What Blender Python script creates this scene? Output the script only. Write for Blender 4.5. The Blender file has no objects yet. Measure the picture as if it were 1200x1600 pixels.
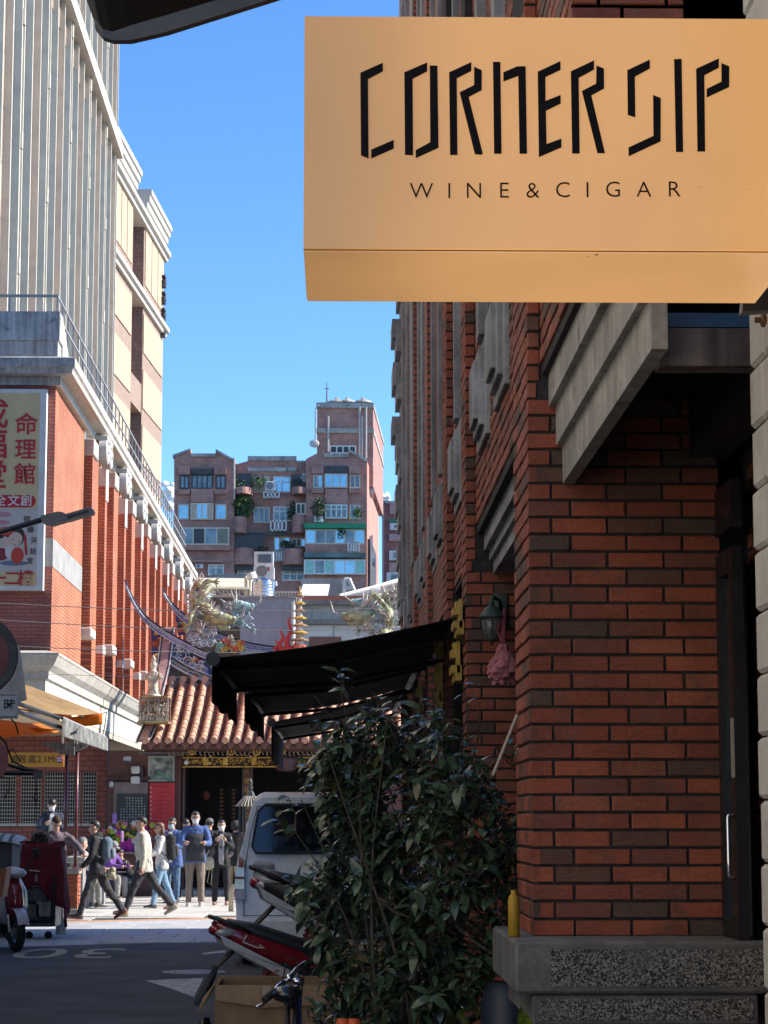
import bpy, bmesh, math, random
from math import sin, cos, tan, pi, radians, atan, atan2, sqrt
from mathutils import Vector, Matrix, noise
S = bpy.context.scene
COL = S.collection
rnd = random.Random(7)
# ------------------------------------------------------------------ camera, sky, sun, exposure
FPX = 3550.0
PSI, PIT = atan(0.01954), atan(0.1366)
CAM = Vector((0, 0, 1.6))
cd = bpy.data.cameras.new('camera'); cam = bpy.data.objects.new('camera', cd); COL.objects.link(cam)
cam.location = CAM; cam.rotation_euler = (pi/2 + PIT, 0, -PSI)
cd.sensor_fit = 'AUTO'; cd.sensor_width = 36; cd.lens = FPX*36/1600
cd.clip_start = 0.1; cd.clip_end = 6000
S.camera = cam
SUN_AZ, SUN_EL = radians(4), radians(36)          # azimuth measured from +X towards +Y
w = bpy.data.worlds.new('World'); S.world = w; w.use_nodes = True
nt = w.node_tree; nt.nodes.clear()
sky = nt.nodes.new('ShaderNodeTexSky'); sky.sky_type = 'NISHITA'; sky.sun_disc = False
sky.sun_elevation = SUN_EL; sky.sun_rotation = pi/2 - SUN_AZ
sky.air_density = 0.6; sky.dust_density = 0.0; sky.ozone_density = 4.5; sky.altitude = 30
hs = nt.nodes.new('ShaderNodeHueSaturation'); hs.inputs['Saturation'].default_value = 1.12
bg = nt.nodes.new('ShaderNodeBackground'); bg.inputs[1].default_value = 0.15
wo = nt.nodes.new('ShaderNodeOutputWorld')
nt.links.new(sky.outputs[0], hs.inputs['Color']); nt.links.new(hs.outputs[0], bg.inputs[0]); nt.links.new(bg.outputs[0], wo.inputs[0])
sl = bpy.data.lights.new('sun', 'SUN'); sl.energy = 4.3; sl.angle = radians(0.5); sl.color = (1.0, 0.93, 0.82)
so = bpy.data.objects.new('sun', sl); COL.objects.link(so)
sd = Vector((cos(SUN_EL)*cos(SUN_AZ), cos(SUN_EL)*sin(SUN_AZ), sin(SUN_EL)))
so.rotation_euler = sd.to_track_quat('Z', 'Y').to_euler(); so.location = (30, 20, 40)
S.view_settings.view_transform = 'Standard'; S.view_settings.look = 'None'
S.view_settings.exposure = 1.12; S.view_settings.gamma = 1.0; S.view_settings.use_curve_mapping = False
S.cycles.max_bounces = 6; S.cycles.diffuse_bounces = 4; S.cycles.transparent_max_bounces = 12

_r = Vector((cos(PSI), -sin(PSI), 0)); _f = Vector((sin(PSI)*cos(PIT), cos(PSI)*cos(PIT), sin(PIT)))
_u = Vector((-sin(PSI)*sin(PIT), -cos(PSI)*sin(PIT), cos(PIT)))
def ray(px, py): return _f + _r*((px-600)/FPX) + _u*((800-py)/FPX)
def P(px, py, d):
    v = ray(px, py); return CAM + v*(d/v.y)
def G(px, py, z=0.0):
    v = ray(px, py); return CAM + v*((z-CAM.z)/v.z)
def PX(px, py, x):
    v = ray(px, py); return CAM + v*(x/v.x)

# ------------------------------------------------------------------ materials
MATS = {}
def pbr(name, col, rough=.6, metal=0., var=.12, vs=3., bump=.0, bs=60., coat=0., spec=.5, wear=None, wearcol=(.1,.1,.1), streak=0., orand=0., emit=None, est=1., trans=0., island=False, alpha=1.):
    """procedural principled material: two noises for tone, optional stains, streaks and bump"""
    if name in MATS: return MATS[name]
    m = bpy.data.materials.new(name); m.use_nodes = True; n = m.node_tree; L = n.links.new
    b = n.nodes['Principled BSDF']
    tc = n.nodes.new('ShaderNodeTexCoord')
    def noi(scale, det=4, sx=1, sy=1, sz=1):
        t = n.nodes.new('ShaderNodeTexNoise'); t.inputs['Scale'].default_value = scale; t.inputs['Detail'].default_value = det
        mp = n.nodes.new('ShaderNodeMapping'); mp.inputs['Scale'].default_value = (sx, sy, sz)
        L(tc.outputs['Object'], mp.inputs[0]); L(mp.outputs[0], t.inputs['Vector']); return t.outputs['Fac']
    def mapr(src, a, b_, c, d):
        r = n.nodes.new('ShaderNodeMapRange'); L(src, r.inputs[0])
        for i, v in enumerate((a, b_, c, d)): r.inputs[i+1].default_value = v
        return r.outputs[0]
    def mul(colsock, facsock):
        x = n.nodes.new('ShaderNodeMix'); x.data_type = 'RGBA'; x.blend_type = 'MULTIPLY'; x.inputs[0].default_value = 1
        L(colsock, x.inputs[6]); L(facsock, x.inputs[7]); return x.outputs[2]
    rgb = n.nodes.new('ShaderNodeRGB'); rgb.outputs[0].default_value = (*col, 1); c = rgb.outputs[0]
    if var: c = mul(c, mapr(noi(vs), .3, .7, 1-var*1.6, 1+var*1.2))
    if var: c = mul(c, mapr(noi(vs*9), .3, .7, 1-var*.7, 1+var*.7))
    if orand:
        oi = n.nodes.new('ShaderNodeObjectInfo'); src = oi.outputs['Random']
        if island:
            g = n.nodes.new('ShaderNodeNewGeometry'); ad = n.nodes.new('ShaderNodeMath'); ad.operation = 'ADD'
            fr = n.nodes.new('ShaderNodeMath'); fr.operation = 'FRACT'
            L(src, ad.inputs[0]); L(g.outputs['Random Per Island'], ad.inputs[1]); L(ad.outputs[0], fr.inputs[0]); src = fr.outputs[0]
        c = mul(c, mapr(src, 0, 1, 1-orand, 1+orand))
    if wear is not None:
        x = n.nodes.new('ShaderNodeMix'); x.data_type = 'RGBA'; L(mapr(noi(vs*2.3, 8), wear, wear+.12, 0, .8), x.inputs[0]); L(c, x.inputs[6]); x.inputs[7].default_value = (*wearcol, 1); c = x.outputs[2]
    if streak: c = mul(c, mapr(noi(5, 5, 3, 3, .12), .35, .7, 1-streak, 1+streak*.3))
    L(c, b.inputs['Base Color'])
    b.inputs['Roughness'].default_value = rough; b.inputs['Metallic'].default_value = metal
    b.inputs['Specular IOR Level'].default_value = spec; b.inputs['Coat Weight'].default_value = coat; b.inputs['Coat Roughness'].default_value = .08
    if rough < .9 and var: L(mapr(noi(vs*4), .3, .7, max(.03, rough-.08), min(1, rough+.12)), b.inputs['Roughness'])
    if bump:
        bp = n.nodes.new('ShaderNodeBump'); bp.inputs['Strength'].default_value = bump; bp.inputs['Distance'].default_value = .01
        L(noi(bs, 6), bp.inputs['Height']); L(bp.outputs[0], b.inputs['Normal'])
    if emit: b.inputs['Emission Color'].default_value = (*emit, 1); b.inputs['Emission Strength'].default_value = est
    if trans: b.inputs['Transmission Weight'].default_value = trans
    if alpha < 1: b.inputs['Alpha'].default_value = alpha
    MATS[name] = m; return m

def brickmat(name, c1, c2, mortar, bw, bh, axis, ms=.008, bump=.5):
    if name in MATS: return MATS[name]
    m = bpy.data.materials.new(name); m.use_nodes = True; n = m.node_tree; L = n.links.new; b = n.nodes['Principled BSDF']
    tc = n.nodes.new('ShaderNodeTexCoord'); sp = n.nodes.new('ShaderNodeSeparateXYZ'); cb = n.nodes.new('ShaderNodeCombineXYZ')
    L(tc.outputs['Object'], sp.inputs[0])
    if axis == 'xy':
        ad = n.nodes.new('ShaderNodeMath'); L(sp.outputs[0], ad.inputs[0]); L(sp.outputs[1], ad.inputs[1]); L(ad.outputs[0], cb.inputs[0])
    else: L(sp.outputs['xyz'.index(axis)], cb.inputs[0])
    L(sp.outputs[2], cb.inputs[1])
    t = n.nodes.new('ShaderNodeTexBrick'); L(cb.outputs[0], t.inputs['Vector'])
    t.inputs['Scale'].default_value = 1; t.inputs['Brick Width'].default_value = bw; t.inputs['Row Height'].default_value = bh
    t.inputs['Mortar Size'].default_value = ms; t.inputs['Color1'].default_value = (*c1, 1); t.inputs['Color2'].default_value = (*c2, 1); t.inputs['Mortar'].default_value = (*mortar, 1)
    no = n.nodes.new('ShaderNodeTexNoise'); no.inputs['Scale'].default_value = .9; no.inputs['Detail'].default_value = 6; L(tc.outputs['Object'], no.inputs['Vector'])
    r = n.nodes.new('ShaderNodeMapRange'); L(no.outputs['Fac'], r.inputs[0])
    for i, v in enumerate((.3, .7, .72, 1.2)): r.inputs[i+1].default_value = v
    x = n.nodes.new('ShaderNodeMix'); x.data_type = 'RGBA'; x.blend_type = 'MULTIPLY'; x.inputs[0].default_value = 1
    L(t.outputs['Color'], x.inputs[6]); L(r.outputs[0], x.inputs[7]); L(x.outputs[2], b.inputs['Base Color'])
    b.inputs['Roughness'].default_value = .75
    bp = n.nodes.new('ShaderNodeBump'); bp.inputs['Strength'].default_value = bump; bp.inputs['Distance'].default_value = -.01
    L(t.outputs['Fac'], bp.inputs['Height']); L(bp.outputs[0], b.inputs['Normal'])
    MATS[name] = m; return m

# ------------------------------------------------------------------ mesh builder
class MB:
    def __init__(s): s.v = []; s.f = []; s.mi = []; s.k = 0
    def add(s, vs, fs, M=None):
        o = len(s.v)
        s.v += [(M @ Vector(q) if M else Vector(q)) for q in vs]
        s.f += [tuple(i+o for i in q) for q in fs]; s.mi += [s.k]*len(fs); return s
    def box(s, x0, x1, y0, y1, z0, z1, M=None):
        return s.add([(x0,y0,z0),(x1,y0,z0),(x1,y1,z0),(x0,y1,z0),(x0,y0,z1),(x1,y0,z1),(x1,y1,z1),(x0,y1,z1)],
                     [(0,3,2,1),(4,5,6,7),(0,1,5,4),(1,2,6,5),(2,3,7,6),(3,0,4,7)], M)
    def cbox(s, c, sx, sy, sz, M=None, bev=0):
        x, y, z = c; b = bev
        if not b: return s.box(x-sx/2, x+sx/2, y-sy/2, y+sy/2, z-sz/2, z+sz/2, M)
        hx, hy, hz = sx/2, sy/2, sz/2; vs = []; idx = {}
        for a in (-1, 1):
            for d in (-1, 1):
                for e in (-1, 1):
                    for ax in range(3):
                        q = [a*hx, d*hy, e*hz]
                        for t, h in enumerate((hx, hy, hz)):
                            if t != ax: q[t] -= (a, d, e)[t]*min(b, h*.9)
                        idx[(a, d, e, ax)] = len(vs); vs.append((x+q[0], y+q[1], z+q[2]))
        fs = []
        for ax in range(3):
            o = [t for t in range(3) if t != ax]
            for sg in (-1, 1):
                ring = []
                for p, q in ((-1,-1),(1,-1),(1,1),(-1,1)):
                    k = [0,0,0]; k[ax] = sg; k[o[0]] = p; k[o[1]] = q; ring.append(idx[(*k, ax)])
                fs.append(tuple(ring))
            for p in (-1, 1):
                for q in (-1, 1):
                    k0 = [0,0,0]; k1 = [0,0,0]; k0[ax] = -1; k1[ax] = 1
                    for k in (k0, k1): k[o[0]] = p; k[o[1]] = q
                    fs.append((idx[(*k0, o[0])], idx[(*k1, o[0])], idx[(*k1, o[1])], idx[(*k0, o[1])]))
        for a in (-1, 1):
            for d in (-1, 1):
                for e in (-1, 1): fs.append((idx[(a,d,e,0)], idx[(a,d,e,1)], idx[(a,d,e,2)]))
        return s.add(vs, fs, M)
    def quad(s, a, b, c, d): return s.add([a, b, c, d], [(0,1,2,3)])
    def prism(s, pts, off, M=None):
        """polygon (3-D points) extruded by the vector off"""
        n = len(pts); off = Vector(off); a = [Vector(p) for p in pts]; b = [p+off for p in a]
        return s.add(a+b, [tuple(range(n))[::-1], tuple(range(n, 2*n))] + [(i, (i+1)%n, (i+1)%n+n, i+n) for i in range(n)], M)
    def rings(s, rs, cap=True, closed=True, M=None):
        n = len(rs[0]); vs = [p for r in rs for p in r]; fs = []
        for j in range(len(rs)-1):
            for i in range(n if closed else n-1):
                fs.append((j*n+i, j*n+(i+1)%n, (j+1)*n+(i+1)%n, (j+1)*n+i))
        if cap and closed: fs.append(tuple(range(n))[::-1]); fs.append(tuple(range((len(rs)-1)*n, len(rs)*n)))
        return s.add(vs, fs, M)
    def tube(s, pts, r, n=8, M=None, cap=True, flat=1.0):
        pts = [Vector(p) for p in pts]; rs = []; up = None
        R = r if isinstance(r, (list, tuple)) else [r]*len(pts)
        for i, p in enumerate(pts):
            t = (pts[min(i+1, len(pts)-1)] - pts[max(i-1, 0)])
            if t.length < 1e-9: t = Vector((0,0,1))
            t.normalize()
            if up is None: up = Vector((0,0,1)) if abs(t.z) < .9 else Vector((0,1,0))
            a = t.cross(up)
            if a.length < 1e-6: a = t.cross(Vector((1,0,0)))
            a.normalize(); b = a.cross(t); up = b
            rs.append([p + a*cos(2*pi*k/n)*R[i] + b*sin(2*pi*k/n)*R[i]*flat for k in range(n)])
        return s.rings(rs, cap, True, M)
    def lathe(s, prof, c=(0,0,0), n=16, M=None, axis='z'):
        rs = []
        for r, h in prof:
            rr = max(r, 1e-4)
            if axis == 'z': rs.append([(c[0]+rr*cos(2*pi*k/n), c[1]+rr*sin(2*pi*k/n), c[2]+h) for k in range(n)])
            elif axis == 'y': rs.append([(c[0]+rr*cos(2*pi*k/n), c[1]+h, c[2]+rr*sin(2*pi*k/n)) for k in range(n)])
            else: rs.append([(c[0]+h, c[1]+rr*cos(2*pi*k/n), c[2]+rr*sin(2*pi*k/n)) for k in range(n)])
        return s.rings(rs, True, True, M)
    def ball(s, c, rx, ry=None, rz=None, n=10, m=7, M=None):
        ry = rx if ry is None else ry; rz = rx if rz is None else rz
        rs = []
        for j in range(m+1):
            a = -pi/2 + pi*j/m; q = max(cos(a), .02)
            rs.append([(c[0]+rx*q*cos(2*pi*k/n), c[1]+ry*q*sin(2*pi*k/n), c[2]+rz*sin(a)) for k in range(n)])
        return s.rings(rs, True, True, M)
    def torus(s, c, R, r, n=20, m=7, axis='y', M=None, a0=0, a1=2*pi):
        pts = []
        full = abs(a1-a0-2*pi) < 1e-6
        cnt = n if full else n+1
        rs = []
        for i in range(cnt):
            a = a0 + (a1-a0)*i/n; ring = []
            for j in range(m):
                b = 2*pi*j/m; q = R + r*cos(b); h = r*sin(b)
                p = {'y': (q*cos(a), h, q*sin(a)), 'z': (q*cos(a), q*sin(a), h), 'x': (h, q*cos(a), q*sin(a))}[axis]
                ring.append((c[0]+p[0], c[1]+p[1], c[2]+p[2]))
            rs.append(ring)
        if full: rs.append(rs[0])
        return s.rings(rs, not full, True, M)
    def grid(s, fn, nu, nv, M=None):
        vs = [fn(i/nu, j/nv) for j in range(nv+1) for i in range(nu+1)]
        return s.add(vs, [(j*(nu+1)+i, j*(nu+1)+i+1, (j+1)*(nu+1)+i+1, (j+1)*(nu+1)+i) for j in range(nv) for i in range(nu)], M)
    def sheet(s, fn, nu, nv, th, M=None):
        """a curved sheet with thickness th (vector)"""
        th = Vector(th); a = [Vector(fn(i/nu, j/nv)) for j in range(nv+1) for i in range(nu+1)]; N = len(a)
        fs = []
        for j in range(nv):
            for i in range(nu):
                q = (j*(nu+1)+i, j*(nu+1)+i+1, (j+1)*(nu+1)+i+1, (j+1)*(nu+1)+i); fs.append(q); fs.append(tuple(k+N for k in q[::-1]))
        edge = [i for i in range(nu+1)] + [j*(nu+1)+nu for j in range(1, nv+1)] + [nv*(nu+1)+i for i in range(nu-1, -1, -1)] + [j*(nu+1) for j in range(nv-1, 0, -1)]
        for i in range(len(edge)):
            p, q = edge[i], edge[(i+1) % len(edge)]; fs.append((p, q, q+N, p+N))
        return s.add(a + [p+th for p in a], fs, M)
    def textpoly(s, body, M, size=1., depth=.002, bold=0., align='CENTER', rep=1., sx=1.):
        c = bpy.data.curves.new('lettering', 'FONT'); c.body = body; c.size = size; c.extrude = depth; c.offset = bold; c.align_x = align; c.align_y = 'CENTER'; c.space_character = rep; c.resolution_u = 3
        o = bpy.data.objects.new('lettering', c); COL.objects.link(o); bpy.context.view_layer.update()
        me = bpy.data.meshes.new_from_object(o.evaluated_get(bpy.context.evaluated_depsgraph_get()))
        vs = [(v.co.x*sx, v.co.y, v.co.z) for v in me.vertices]; fs = [tuple(p.vertices) for p in me.polygons]
        bpy.data.objects.remove(o); bpy.data.curves.remove(c); bpy.data.meshes.remove(me)
        return s.add(vs, fs, M)
    def mesh(s, name, mats, smooth=False, org=None):
        me = bpy.data.meshes.new(name); o = Vector(org) if org is not None else Vector()
        me.from_pydata([tuple(q-o) for q in s.v], [], s.f)
        for m in (mats if isinstance(mats, (list, tuple)) else [mats]): me.materials.append(m)
        if any(s.mi): me.polygons.foreach_set('material_index', s.mi)
        if smooth is True: me.polygons.foreach_set('use_smooth', [True]*len(me.polygons))
        bm = bmesh.new(); bm.from_mesh(me); bmesh.ops.recalc_face_normals(bm, faces=bm.faces); bm.to_mesh(me); bm.free()
        me.update()
        if smooth and smooth is not True: me.shade_auto(smooth) if hasattr(me, 'shade_auto') else None
        return me
    def build(s, name, mats, parent=None, smooth=False, world=True, **kw):
        """world=True: vertices are world coordinates (parents are unrotated)"""
        org = Vector(); q = parent
        while q is not None and world: org += q.location; q = q.parent
        o = bpy.data.objects.new(name, s.mesh(name, mats, smooth, org)); COL.objects.link(o)
        if parent is not None: o.parent = parent
        for k, v in kw.items(): o[k] = v
        return o
def smooth_ang(me, deg=40):
    me.polygons.foreach_set('use_smooth', [True]*len(me.polygons))
    bm = bmesh.new(); bm.from_mesh(me); a = radians(deg)
    for e in bm.edges:
        if len(e.link_faces) == 2 and e.calc_face_angle(0) > a: e.smooth = False
    bm.to_mesh(me); bm.free(); return me
def sa(o, deg=40): smooth_ang(o.data, deg); return o
def thing(name, label, cat, loc=(0,0,0), rz=0., group=None):
    o = bpy.data.objects.new(name, None); o.empty_display_size = .2; COL.objects.link(o); o.location = loc; o.rotation_euler = (0, 0, rz)
    o['label'] = label; o['category'] = cat
    if group: o['group'] = group
    return o
def tag(o, label, cat, group=None):
    o['label'] = label; o['category'] = cat
    if group: o['group'] = group
    return o
def struct(o): o['kind'] = 'structure'; return o
def inst(name, me, parent, loc, rot=(0,0,0), scale=(1,1,1)):
    o = bpy.data.objects.new(name, me); COL.objects.link(o); o.parent = parent; o.location = loc; o.rotation_euler = rot; o.scale = scale; return o
def copy_tree(o, parent=None):
    c = o.copy(); COL.objects.link(c); c.parent = parent
    for ch in list(o.children): copy_tree(ch, c)
    return c
def orient(x, y, o):
    """matrix with local x,y axes in the world and origin o (text lies in x-y)"""
    x = Vector(x).normalized(); y = Vector(y).normalized(); z = x.cross(y)
    return Matrix(((x.x,y.x,z.x,o[0]),(x.y,y.y,z.y,o[1]),(x.z,y.z,z.z,o[2]),(0,0,0,1)))
def facing(o): return orient((1,0,0), (0,0,1), o)      # lettering that faces the camera side (-Y)
def nz(p, sc=1.): return noise.noise(Vector(p)*sc)
# ------------------------------------------------------------------ ground
asphalt = pbr('asphalt', (.070,.074,.082), .85, var=.22, vs=1.3, bump=.5, bs=140, wear=.66, wearcol=(.085,.085,.09))
dirt = pbr('street_ground', (.12,.118,.11), .9, var=.2, vs=.5)
slabm = pbr('granite_slab', (.40,.41,.43), .7, var=.10, vs=2, bump=.15, bs=90, orand=.10)
plazam = pbr('plaza_stone', (.50,.48,.44), .75, var=.10, vs=1.2, orand=.06)
jointm = pbr('slab_joint', (.10,.10,.10), .9)
paint = pbr('road_paint', (.42,.42,.40), .7, var=.2, vs=9, wear=.55, wearcol=(.10,.10,.11))
paintY = pbr('faded_yellow_paint', (.36,.33,.24), .75, var=.2, vs=9, wear=.60, wearcol=(.10,.10,.10))
SK = .55
def edgeY(x): return 30.75 + SK*(x+2.8)          # skewed edge between the asphalt and the paving
m = MB(); m.quad((-3000,-200,-.02),(3000,-200,-.02),(3000,5000,-.02),(-3000,5000,-.02)); struct(m.build('ground', dirt))
m = MB(); m.prism([(-9,-12,-.015),(4,-12,-.015),(4,edgeY(4),-.015),(-9,edgeY(-9),-.015)], (0,0,.015)); struct(m.build('road', asphalt))
m = MB(); m.prism([(-40,edgeY(-9)+.002,-.015),(-9,edgeY(-9)+.002,-.015),(4,edgeY(4)+.002,-.015),(30,edgeY(4)+.002,-.015),(30,62,-.015),(-40,62,-.015)], (0,0,.012))
pav = struct(m.build('pavement', jointm))
sm = {}
def slab_mesh(wd, dp, skew):
    k = (wd, dp, skew)
    if k not in sm:
        b = MB(); g = .006; h = .012
        q = [(g,g),(wd-g,g+skew*(wd)),(wd-g,dp-g+skew*wd),(g,dp-g)]
        b.rings([[(x,y,0) for x,y in q],[(x,y,h-.002) for x,y in q],[(x+(wd/2-x)*.02,y+(dp/2-y)*.02,h) for x,y in q]], True)
        sm[k] = b.mesh('paving_slab', slabm)
    return sm[k]
for r, (o, dp) in enumerate([(0,1.2),(1.2,1.2),(2.4,1.2),(3.6,1.2),(4.8,1.2),(6.0,1.2)]):
    x = -8.6 + (r % 2)*.3
    while x < 3.4:
        inst('paving_slab', slab_mesh(.6, dp, SK), pav, (x, edgeY(x)+o, -.003+rnd.uniform(-.001,.001))); x += .6
m = MB()
x = -8.6
orm = pbr('orange_tactile_paving', (.52,.27,.15), .8, var=.15, vs=5, bump=.3, bs=120)
while x < 3.4:
    m.prism([(x+.004,edgeY(x)+7.21,-.003),(x+.296,edgeY(x+.3)+7.21,-.003),(x+.296,edgeY(x+.3)+7.72,-.003),(x+.004,edgeY(x)+7.72,-.003)], (0,0,.014)); x += .3
m.build('tactile_strip', orm, pav, kind='stuff')
pm = {}
b = MB(); b.rings([[(x,y,h) for x,y in ((s,s),(.9-s,s),(.9-s,.9-s),(s,.9-s))] for s,h in ((.005,0),(.005,.009),(.015,.011))]); plate = b.mesh('plaza_stone', plazam)
for i in range(13):
    for j in range(13):
        X, Y = -8.6+i*.9, 38+j*.9
        if Y > edgeY(X+.9)+7.75 and Y < 51.2: inst('plaza_stone', plate, pav, (X, Y, -.003))
# painted speed number (upside down from here), marks, arrow, drain grate, manhole
c = G(110, 1489); c.z = .004
m = MB(); m.textpoly('30', orient((-1,0,0),(0,-1,0),c), 3.0, .001, .0, sx=.47); tag(m.build('speed_marking', paintY), 'faded pale number 30 painted upside down on the dark road', 'road marking')
m = MB(); m.prism([G(228,1533)+Vector((0,0,.003)), G(268,1531)+Vector((0,0,.003)), G(318,1529)+Vector((0,0,.003)), G(303,1559)+Vector((0,0,.003)), G(266,1545)+Vector((0,0,.003))], (0,0,.003))
tag(m.build('arrow_marking', pbr('worn_white_paint', (.5,.5,.5), .7, var=.2, vs=6, wear=.52, wearcol=(.09,.09,.10))), 'worn white painted triangle on the asphalt beside the red scooter', 'road marking')
m = MB(); m.prism([G(315,1490)+Vector((0,0,.003)),G(352,1485)+Vector((0,0,.003)),G(352,1489)+Vector((0,0,.003)),G(318,1492)+Vector((0,0,.003))],(0,0,.002)); tag(m.build('line_marking', paint), 'short white painted dash on the road left of the van', 'road marking')
iron = pbr('cast_iron', (.13,.13,.14), .5, .6, var=.2, vs=20)
c = G(303, 1519); t = thing('manhole_cover', 'round cast iron manhole cover in the asphalt near the red scooter', 'manhole cover', (c.x, c.y, 0))
m = MB(); m.lathe([(.34,.0),(.34,.006),(.31,.007),(.31,.004),(0,.004)], (c.x,c.y,0), 28); m.build('rim', pbr('pale_iron', (.34,.34,.35), .5, .3), t)
m = MB()
for i in range(-4,5):
    for j in range(-4,5):
        if i*i+j*j < 18: m.cbox((c.x+i*.065, c.y+j*.065, .007), .045, .02 if (i+j)%2 else .045, .005)
m.build('tread_pattern', pbr('pale_iron', (.3,.3,.31), .5, .3), t, kind='stuff')
c = G(288, 1472); t = thing('drain_grate', 'long slotted steel drain grate set along the edge of the paving', 'drain grate', (c.x, c.y, 0))
steelp = pbr('worn_steel', (.42,.42,.44), .45, .7, var=.15)
m = MB(); m.box(c.x-.95,c.x+.95,c.y-.22,c.y-.17,.001,.010).box(c.x-.95,c.x+.95,c.y+.17,c.y+.22,.001,.010).box(c.x-.95,c.x-.9,c.y-.17,c.y+.17,.001,.010).box(c.x+.9,c.x+.95,c.y-.17,c.y+.17,.001,.010); m.build('frame', steelp, t)
b = MB(); b.prism([(-.018,-.165,0),(.018,-.165,0),(.058,.165,0),(.022,.165,0)], (0,0,.008)); gb = b.mesh('slat', steelp)
for i in range(22): inst('slat', gb, t, (-.85+i*.079, 0, .001))
c = G(190, 1471.5); m = MB(); m.prism([(c.x-.30,c.y-.12,.002),(c.x+.30,c.y-.10,.002),(c.x+.34,c.y+.12,.002),(c.x-.24,c.y+.12,.002)], (0,0,.012)); tag(m.build('access_plate', steelp), 'small pale metal access plate at the edge of the paving', 'access plate')

# ------------------------------------------------------------------ right-hand brick building
XA = .806
RB = thing('brick_building', 'dark red brick building with grey stepped concrete trim along the right of the street', 'building', (1.2, 9.6, 0))
mortar = pbr('dark_mortar', (.030,.028,.028), .95, var=.3, vs=20, bump=.3, bs=200)
def brick_material():
    m_ = bpy.data.materials.new('fired_brick'); m_.use_nodes = True; n = m_.node_tree; L = n.links.new; b = n.nodes['Principled BSDF']
    oi = n.nodes.new('ShaderNodeObjectInfo'); g = n.nodes.new('ShaderNodeNewGeometry'); ad = n.nodes.new('ShaderNodeMath'); ad.operation = 'ADD'; fr = n.nodes.new('ShaderNodeMath'); fr.operation = 'FRACT'
    L(oi.outputs['Random'], ad.inputs[0]); L(g.outputs['Random Per Island'], ad.inputs[1]); L(ad.outputs[0], fr.inputs[0])
    r = n.nodes.new('ShaderNodeValToRGB'); r.color_ramp.interpolation = 'CONSTANT'; L(fr.outputs[0], r.inputs[0])
    cols = [(0,(.31,.080,.044)),(.15,(.255,.068,.040)),(.3,(.34,.092,.048)),(.44,(.285,.075,.040)),(.58,(.20,.064,.042)),(.68,(.315,.098,.054)),(.78,(.13,.062,.042)),(.87,(.10,.062,.047)),(.94,(.24,.068,.040))]
    e = r.color_ramp.elements
    while len(e) < len(cols): e.new(.5)
    for i, (p, c) in enumerate(cols): e[i].position = p; e[i].color = (*c, 1)
    tc = n.nodes.new('ShaderNodeTexCoord'); 
    rv = n.nodes.new('ShaderNodeVectorMath'); rv.operation = 'ADD'; cx = n.nodes.new('ShaderNodeCombineXYZ'); mm = n.nodes.new('ShaderNodeMath'); mm.operation = 'MULTIPLY'; mm.inputs[1].default_value = 37
    L(fr.outputs[0], mm.inputs[0]); L(mm.outputs[0], cx.inputs[0]); L(mm.outputs[0], cx.inputs[2]); L(g.outputs['Position'], rv.inputs[0]); L(cx.outputs[0], rv.inputs[1])
    def noi(sc, dt, rough=.5, dist=0):
        t = n.nodes.new('ShaderNodeTexNoise'); t.inputs['Scale'].default_value = sc; t.inputs['Detail'].default_value = dt; t.inputs['Roughness'].default_value = rough; t.inputs['Distortion'].default_value = dist; L(rv.outputs[0], t.inputs['Vector']); return t.outputs['Fac']
    n1 = noi(6, 5, .6, .4); x = n.nodes.new('ShaderNodeMix'); x.data_type = 'RGBA'; mr = n.nodes.new('ShaderNodeMapRange'); L(n1, mr.inputs[0])
    for i, v in enumerate((.5,.72,0,.75)): mr.inputs[i+1].default_value = v
    L(mr.outputs[0], x.inputs[0]); L(r.outputs[0], x.inputs[6]); x.inputs[7].default_value = (.13,.075,.052,1)
    n2 = noi(60, 6, .65); mr2 = n.nodes.new('ShaderNodeMapRange'); L(n2, mr2.inputs[0])
    for i, v in enumerate((.3,.7,.78,1.18)): mr2.inputs[i+1].default_value = v
    y = n.nodes.new('ShaderNodeMix'); y.data_type = 'RGBA'; y.blend_type = 'MULTIPLY'; y.inputs[0].default_value = 1; L(x.outputs[2], y.inputs[6]); L(mr2.outputs[0], y.inputs[7])
    L(y.outputs[2], b.inputs['Base Color']); b.inputs['Roughness'].default_value = .68; b.inputs['Specular IOR Level'].default_value = .35
    # grime in broad patches over the whole wall and pale mortar scuffs
    gp = n.nodes.new('ShaderNodeTexNoise'); gp.inputs['Scale'].default_value = 1.7; gp.inputs['Detail'].default_value = 6; gp.inputs['Roughness'].default_value = .65; L(g.outputs['Position'], gp.inputs['Vector'])
    gr = n.nodes.new('ShaderNodeMapRange'); L(gp.outputs['Fac'], gr.inputs[0])
    for i, v in enumerate((.32,.62,.62,1.08)): gr.inputs[i+1].default_value = v
    gm = n.nodes.new('ShaderNodeMix'); gm.data_type = 'RGBA'; gm.blend_type = 'MULTIPLY'; gm.inputs[0].default_value = 1; L(y.outputs[2], gm.inputs[6]); L(gr.outputs[0], gm.inputs[7])
    sc_ = n.nodes.new('ShaderNodeTexNoise'); sc_.inputs['Scale'].default_value = 34; sc_.inputs['Detail'].default_value = 8; sc_.inputs['Roughness'].default_value = .8; L(g.outputs['Position'], sc_.inputs['Vector'])
    sr = n.nodes.new('ShaderNodeMapRange'); L(sc_.outputs['Fac'], sr.inputs[0])
    for i, v in enumerate((.66,.74,0,.55)): sr.inputs[i+1].default_value = v
    sx_ = n.nodes.new('ShaderNodeMix'); sx_.data_type = 'RGBA'; L(sr.outputs[0], sx_.inputs[0]); L(gm.outputs[2], sx_.inputs[6]); sx_.inputs[7].default_value = (.26,.17,.13,1); L(sx_.outputs[2], b.inputs['Base Color'])
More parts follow.
